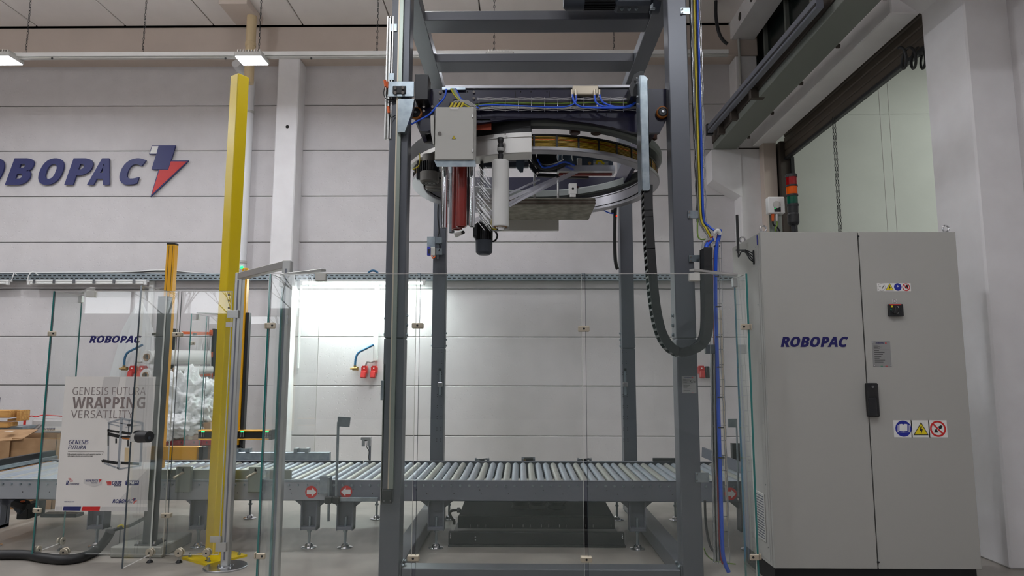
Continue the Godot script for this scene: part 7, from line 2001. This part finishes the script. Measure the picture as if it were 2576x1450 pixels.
	one("dark_tray", MB.new().span(P(-30, 1361, 5.3), P(62, 1340, 5.5), 0.003), M.black_metal, "flat black tray on the floor at the left edge, under the conveyor", "tray")
	one("black_box", MB.new().span(P(68, 1308, 5.3), P(90, 1258, 5.5), 0.004), M.black_plastic, "upright black box under the conveyor at the leftmost glass edge", "box")
	one("dark_bar", MB.new().span(P(100, 1303, 5.6), P(212, 1288, 5.7), 0.004), M.black_metal, "dark bar under the conveyor behind the foot of the poster", "bar")
	var tl := T("power_tool", "dark power tool with orange button hanging under the conveyor at the left", "tool", P(60, 1290, 5.2))
	part(tl, "body", MB.new().bar(P(32, 1262, 5.2), P(70, 1275, 5.2), 0.07, 0.07, Vector3.UP, 0.015), M.black_plastic)
	part(tl, "grip", MB.new().bar(P(40, 1272, 5.2), P(58, 1290, 5.2), 0.05, 0.05, Vector3.UP, 0.012), M.motor_blue_grey)
	part(tl, "button", MB.new().box(P(57, 1262, 5.16), Vector3(0.025, 0.012, 0.02), 0.003), M.cable_orange)
	one("wood_crate", MB.new().span(P(-30, 1302, 5.9), P(6, 1275, 6.1), 0.004), M.pale_wood, "corner of a wooden crate under the conveyor at the left edge", "crate")
	one("floor_carton", MB.new().span(P(8, 1292, 6.6), P(50, 1268, 6.9), 0.004), M.cardboard, "low cardboard box on the floor under the conveyor, right of the crate", "cardboard box")
	var cp := T("cable_bracket", "small galvanised floor bracket with cables left of the concrete block", "bracket", P(305, 1345, 4.9))
	part(cp, "plate", MB.new().span(P(270, 1340, 4.85), P(276, 1325, 4.9)).span(P(300, 1368, 4.85), P(303, 1335, 4.86)), M.steel)
	wire_run(cp, [[276, 1338, 4.8], [300, 1330, 4.85], [330, 1322, 5.0], [372, 1300, 5.3], [395, 1292, 5.5]], 0.012, M.black_plastic)
	wire_run(cp, [[296, 1326, 4.82], [306, 1322, 4.82], [314, 1328, 4.83]], 0.007, M.cable_yellow)

func sheet_folds(a: Vector3, b: Vector3) -> MB:
	var mb := MB.new()
	var n := 24
	for i in n:
		var q := []
		for e in [i, i + 1]:
			var f := float(e) / n
			var zt := 0.02 * sin(f * 15.0)
			q.append(Vector3(lerpf(a.x, b.x, f), a.y - 0.02 * f, a.z + zt))
			q.append(Vector3(lerpf(a.x - 0.06, b.x + 0.02, f), b.y, a.z + 0.03 * sin(f * 17.0 + 1.0)))
		mb.face(q[0], q[2], q[3], q[1])
	return mb

func _ready() -> void:
	rng.seed = 7
	var c := Camera3D.new()
	c.name = "camera"
	c.fov = rad_to_deg(2.0 * atan(725.0 / F))
	c.transform = Transform3D(cam_b, CAM)
	c.near = 0.05
	add_child(c)
	var we := WorldEnvironment.new()
	we.name = "surroundings"
	var e := Environment.new()
	e.background_mode = Environment.BG_SKY
	var sky := Sky.new()
	var sm := ProceduralSkyMaterial.new()
	sm.sky_top_color = c8(200, 208, 216)
	sm.sky_horizon_color = c8(222, 224, 226)
	sm.ground_bottom_color = c8(120, 118, 112)
	sm.ground_horizon_color = c8(200, 200, 198)
	sm.sun_angle_max = 1.0
	sm.sky_energy_multiplier = 2.2
	sm.ground_energy_multiplier = 1.2
	sky.sky_material = sm
	e.sky = sky
	e.tonemap_mode = Environment.TONE_MAPPER_LINEAR
	e.tonemap_exposure = 1.0
	e.sdfgi_enabled = true
	e.ssao_enabled = true
	e.ssil_enabled = true
	we.environment = e
	add_child(we)
	var fb := SystemFont.new()
	fb.font_names = PackedStringArray(["Droid Sans"])
	fb.font_weight = 700
	sysb = fb
	var fr := SystemFont.new()
	fr.font_names = PackedStringArray(["Droid Sans"])
	sysr = fr
	var fh := FontVariation.new()
	fh.base_font = fb
	fh.variation_embolden = 0.9
	sysh = fh
	var fl := FontVariation.new()
	fl.base_font = fr
	fl.variation_embolden = -0.35
	sysl = fl
	materials()
	# rows of hall lamps overhead; only the row by the back wall is in the picture
	for z in [-5.3, -1.2, 4.0]:
		for x in [-10.0, -7.0, -4.0, -1.0, 1.6]:
			if x > 0.0 and z < -5.0: continue
			led_panel(Vector3(x, 4.75, z), "square white hall lamp under the ceiling, out of the picture", LAMPS[z], "hall lamps behind the camera", 0.75)
	room()
	conveyors()
	scissor_lift()
	machine_frame()
	carriage()
	energy_chain()
	fences()
	gate_and_post()
	light_curtains()
	poster()
	cabinet()
	cable_trays()
	wall_things()
	clutter()
const LAMPS := {-5.3: 3.9, -1.2: 3.3, 4.0: 1.0}
const WALLLAMP := 0.75
const TUBE := 5.6
